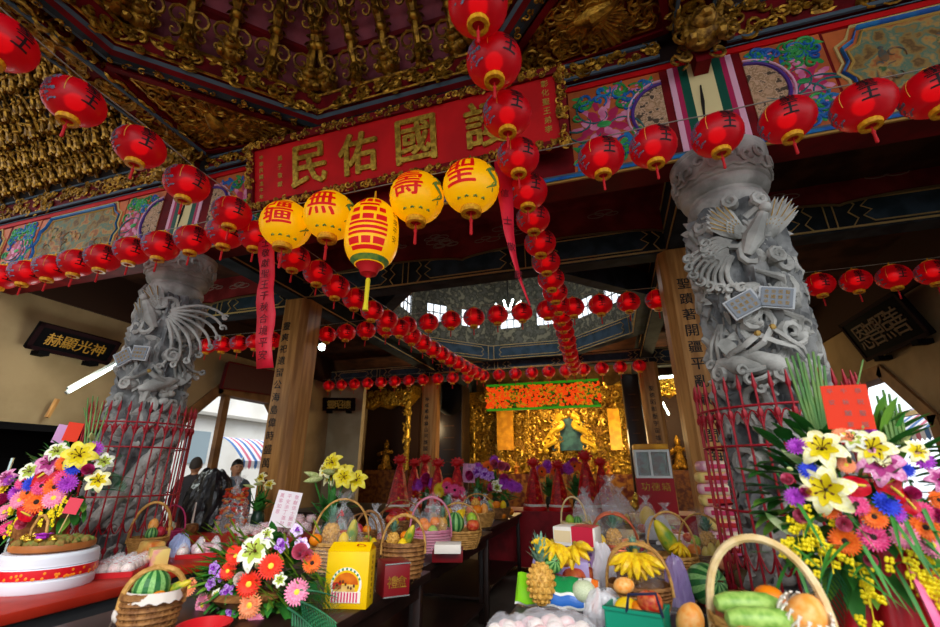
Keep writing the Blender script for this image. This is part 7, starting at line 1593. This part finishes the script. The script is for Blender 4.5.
for k in range(150):
    a = sf(r.uniform(182, 325), r.uniform(532, 615))[0] - t.location; d = V((r.uniform(-.4, .4), -.3, r.uniform(.1, .9))).normalized(); m.leaf(a + V((0, .05, 0)), a + d * r.uniform(.05, .1), .007, n=4); 
tag(m.build('yellow_green_sprigs', M('sprig_yellow_green', '#A0C030', .5, col2='#6E9A28', scale=9), t), kind='stuff')
t = thing('red_plastic_bowl', 'red plastic bowl at the front left of the low flower arrangement', 'bowl', P(202, 640, Z=TZ)); MB().lathe([(.05, 0), (.08, .035), (.095, .055), (.1, .055), (.085, .033), (.055, .006)], 30).build('bowl', M('red_plastic_tray', '#C01820', .35), t)
# --- lilies in the middle distance, small bouquets near the altar
def lily_pot(label, px, py, Y, cols, n, R, seed, Zb=TZ):
    p = P(px, py, Y=Y); t = thing('lily_bouquet', label, 'flowers', (p.x, p.y, Zb)); r = random.Random(seed); h = p.z - Zb
    MB().lathe([(.05, 0), (.075, .03), (.07, .14), (.055, .17), (.06, .19)], 16).build('vase', M('dark_green_vase', '#1E3A2A', .3), t); m = MB()
    for k in range(24): a = k * 2.4; q = sqrt(k / 24); m.leaf((0, 0, .17 + h * .3 * (k % 2)), (cos(a) * R * q * 1.2, sin(a) * R * q * .8 + .04, h * (.6 + .42 * (1 - q))), .034, n=4)
    for k in range(n): a = k * 2.4; q = sqrt(k / n); m.tube([(0, 0, .15), (cos(a) * R * q, -.02 + sin(a) * R * q * .5, h + R * .5 * (1 - q))], .004, 4)
    m.build('leaves', FG, t)
    for k in range(n): a = k * 2.4; q = sqrt(k / n); place_bloom(t, cols[k % len(cols)], V(t.location) + V((cos(a) * R * q, -.03 + sin(a) * R * q * .5, h + R * .6 * (1 - q) + .02)), R * .42, V((cos(a) * q * .6, -1, .35 + sin(a) * q * .6)))
    return t
lily_pot('bouquet of yellow lilies behind the tall-handled basket', 333, 484, 3.6, ('lily_gold', 'lily_yellow', 'bud', 'lily_gold', 'bud'), 9, .26, 3); lily_pot('green and pale lilies beside the foot of the left timber column', 262, 490, 4.35, ('lily_yellow', 'bud', 'bud'), 6, .18, 4)
for k, (px, py, Y, cols, lab) in enumerate(((478, 478, 7.0, ('mum_purple', 'rose_magenta', 'orchid_purple'), 'purple bouquet right of the pink sign'), (495, 470, 7.6, ('mum_purple', 'gerbera_orange', 'rose_pink'), 'mixed bouquet left of the red paper tower row'), (505, 490, 6.9, ('rose_magenta', 'lily_white', 'mum_purple'), 'magenta bouquet at the aisle end of the middle table'), (448, 494, 6.6, ('gerbera_red', 'mum_yellow', 'gerbera_hot'), 'red bouquet with yellow at the back of the middle table'), (427, 488, 7.0, ('rose_magenta', 'mum_purple'), 'purple bouquet between the far left paper towers'), (575, 472, 8.1, ('rose_magenta', 'mum_purple', 'gerbera_orange'), 'magenta bouquet behind the red paper tower row'), (548, 474, 8.1, ('mum_purple', 'gerbera_orange'), 'purple and orange bouquet behind the first paper towers'))):
    lily_pot(lab, px, py, Y, cols, 10, .22, 20 + k)
# ================================================================ LIGHT
w = bpy.data.worlds.new('world'); SC.world = w; w.use_nodes = True; bg = w.node_tree.nodes['Background']
bg.inputs[0].default_value = (.86, .93, 1, 1); bg.inputs[1].default_value = 1.25
def area(name, loc, size, power, col=(1, .95, .88), rot=(0, 0, 0), sy=None, spread=None):
    l = bpy.data.lights.new(name, 'AREA'); l.energy = power; l.size = size; l.color = col
    if sy: l.shape = 'RECTANGLE'; l.size_y = sy
    o = bpy.data.objects.new(name, l); COL.objects.link(o); o.location = loc; o.rotation_euler = rot; return o
sun = bpy.data.lights.new('sun', 'SUN'); sun.energy = 2.4; sun.angle = radians(35); so = bpy.data.objects.new('sun', sun); COL.objects.link(so); so.rotation_euler = (radians(52), 0, radians(28))
sun.color = (1, .97, .92)
SC.view_settings.view_transform = 'Standard'; SC.view_settings.look = 'None'; SC.view_settings.gamma = 1; SC.view_settings.exposure = .55; SC.view_settings.use_curve_mapping = False
SC.cycles.max_bounces = 8; SC.cycles.transparent_max_bounces = 12; SC.cycles.sample_clamp_indirect = 6; SC.cycles.caustics_reflective = False; SC.cycles.caustics_refractive = False
bpy.context.view_layer.update()
